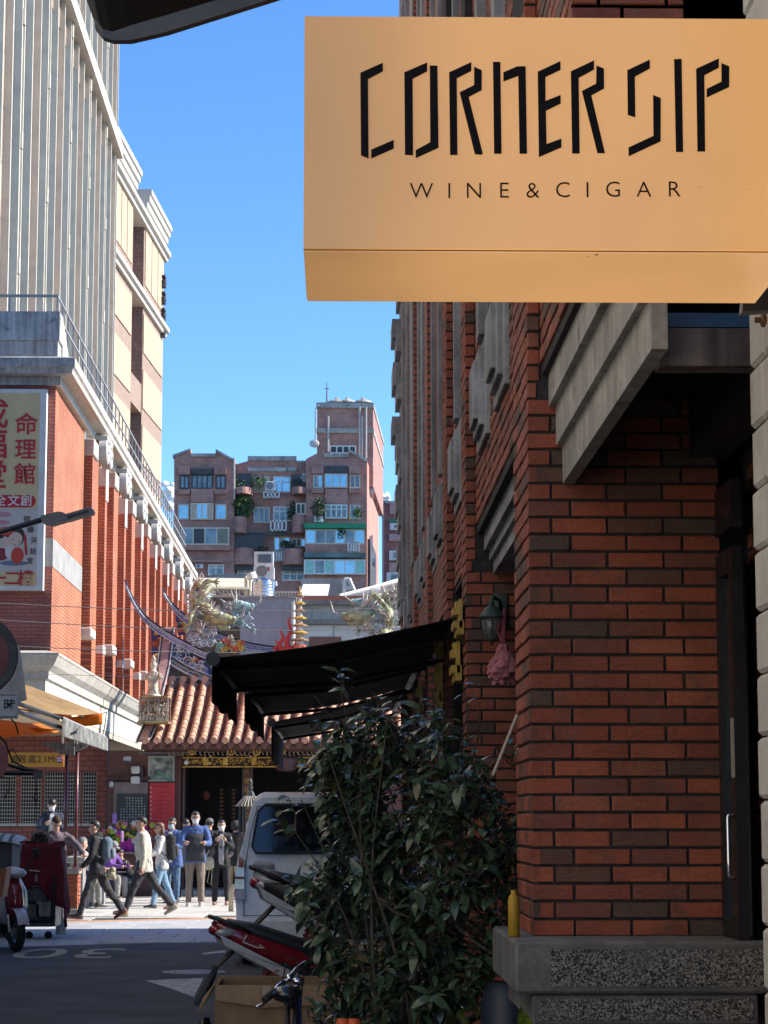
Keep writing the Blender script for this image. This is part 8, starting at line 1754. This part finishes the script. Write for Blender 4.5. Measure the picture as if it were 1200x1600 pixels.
LET = {'letter_c': [A((52,136),(193,73),(193,126),(100,175),(104,671),(56,651)), A((120,616),(261,555),(261,609),(120,671))],
 'letter_o': [A((327,133),(470,71),(470,126),(379,173),(382,651),(331,648)), A((486,91),(534,91),(541,604),(398,669),(398,619),(489,570))],
 'letter_r': [A((607,133),(746,69),(746,124),(655,170),(659,649),(613,649)), A((763,98),(811,120),(811,244),(729,287),(817,640),(808,648),(768,644),(673,258),(763,213))],
 'letter_n': [A((881,68),(927,68),(935,641),(888,641)), A((946,133),(1032,96),(1085,95),(1094,641),(1047,641),(1039,155),(946,190))],
 'letter_e': [B((38,121),(171,59),(172,110),(83,152),(84,292),(172,257),(173,307),(86,350),(90,545),(177,513),(177,564),(45,621))],
 'letter_r.001': [B((232,119),(368,55),(368,108),(278,157),(284,600),(240,600)), B((382,85),(426,103),(427,219),(352,260),(432,598),(388,598),(297,234),(380,191))],
 'letter_s': [B((563,112),(695,50),(695,102),(607,150),(610,388),(566,374)), B((714,258),(759,275),(758,529),(571,616),(570,565),(716,497))],
 'letter_i': [B((837,48),(881,46),(890,591),(848,591))],
 'letter_p': [B((966,104),(1099,43),(1099,97),(1014,142),(1019,588),(974,588)), B((1114,71),(1160,90),(1160,210),(1028,272),(1028,222),(1115,179))]}
for k, ps in LET.items():
    m = MB()
    for p in ps: m.prism(p, (0,-.002,0))
    m.build(k.split('.')[0], inkm, SG)
for ch, zx, zy in zip('WINE&CIGAR', (76,192,295,420,540,665,768,875,1003,1128), (78,78,77,76,76,74,74,72,72,71)):
    c = P(630+zx/2.667, 270+zy/2.667, Y0-.002); m = MB(); m.textpoly(ch, facing(c), .0545, .001, -.0006); m.build('small_letter', inkm, SG)
stm = pbr('stain_brown', (.16,.09,.045), .8, var=.3, vs=60)
for px, py, w_, h_ in ((932,398,7,2.2),(918,401,3,1.5),(1172,296,2,1.5),(1093,292,2.2,1.8),(700,30,2,1),(742,29,2.4,1.2),(1142,40,2,1.2)):
    c = P(px,py,Y0-.001); m = MB(); s_ = Y0/FPX; m.prism([(c.x+w_*s_*.5*cos(k*.9)*(1+.3*sin(3*k)),Y0-.0006,min(c.z+h_*s_*.5*sin(k*.9),zt-.001)) for k in range(7)],(0,.0004,0)); m.build('stain', stm, SG)
m = MB(); m.prism([P(1160,487,5.76),P(1161,470,5.76),P(1203,424,5.76),P(1230,424,5.76),P(1230,482,5.76)], (0,.05,0)); m.build('bracket', blackm, SG)
m = MB(); m.tube([P(1179,500,5.9),P(1198,500,5.9)], .008, 8); m.lathe([(.012,0),(.02,.004),(.02,.012),(.012,.016)], P(1188,500,5.9), 8, axis='x'); m.build('bolt', pbr('rusty_bolt', (.2,.12,.06), .5, .7), SG)
# dark overhang top left
OV = thing('canvas_awning', 'black canvas awning corner with a rounded grey rim at the top left', 'awning', P(250,-60,6.0))
cl = pbr('black_canvas', (.012,.012,.013), .8, var=.1, bump=.2, bs=80)
m = MB()
d0, d1 = 6.0, 5.0
front = [P(132,-8,d0),P(146,30,d0),P(160,60,d0),P(176,66,d0),P(204,67,d0),P(260,54,d0),P(440,-3,d0),P(640,-70,d0),P(640,-160,d0),P(120,-160,d0)]
m.prism(front, (0,-.5,.07)); m.build('canvas', cl, OV)
m = MB()
lo = [P(150,48,d0-.505),P(163,64,d0-.505),P(178,69,d0-.505),P(206,69,d0-.505),P(262,56,d0-.505),P(446,-2,d0-.505),P(640,-70,d0-.505)]
up = [P(150,48,d0-.505)+Vector((0,-.004,.02)),P(163,60,d0-.505)+Vector((0,-.004,.012)),P(178,56,d0-.505),P(206,46,d0-.505),P(262,30,d0-.505),P(446,-26,d0-.505),P(640,-94,d0-.505)]
m.prism(lo+up[::-1], (0,-.03,0)); m.build('rim', pbr('grey_rim', (.05,.05,.052), .6), OV)
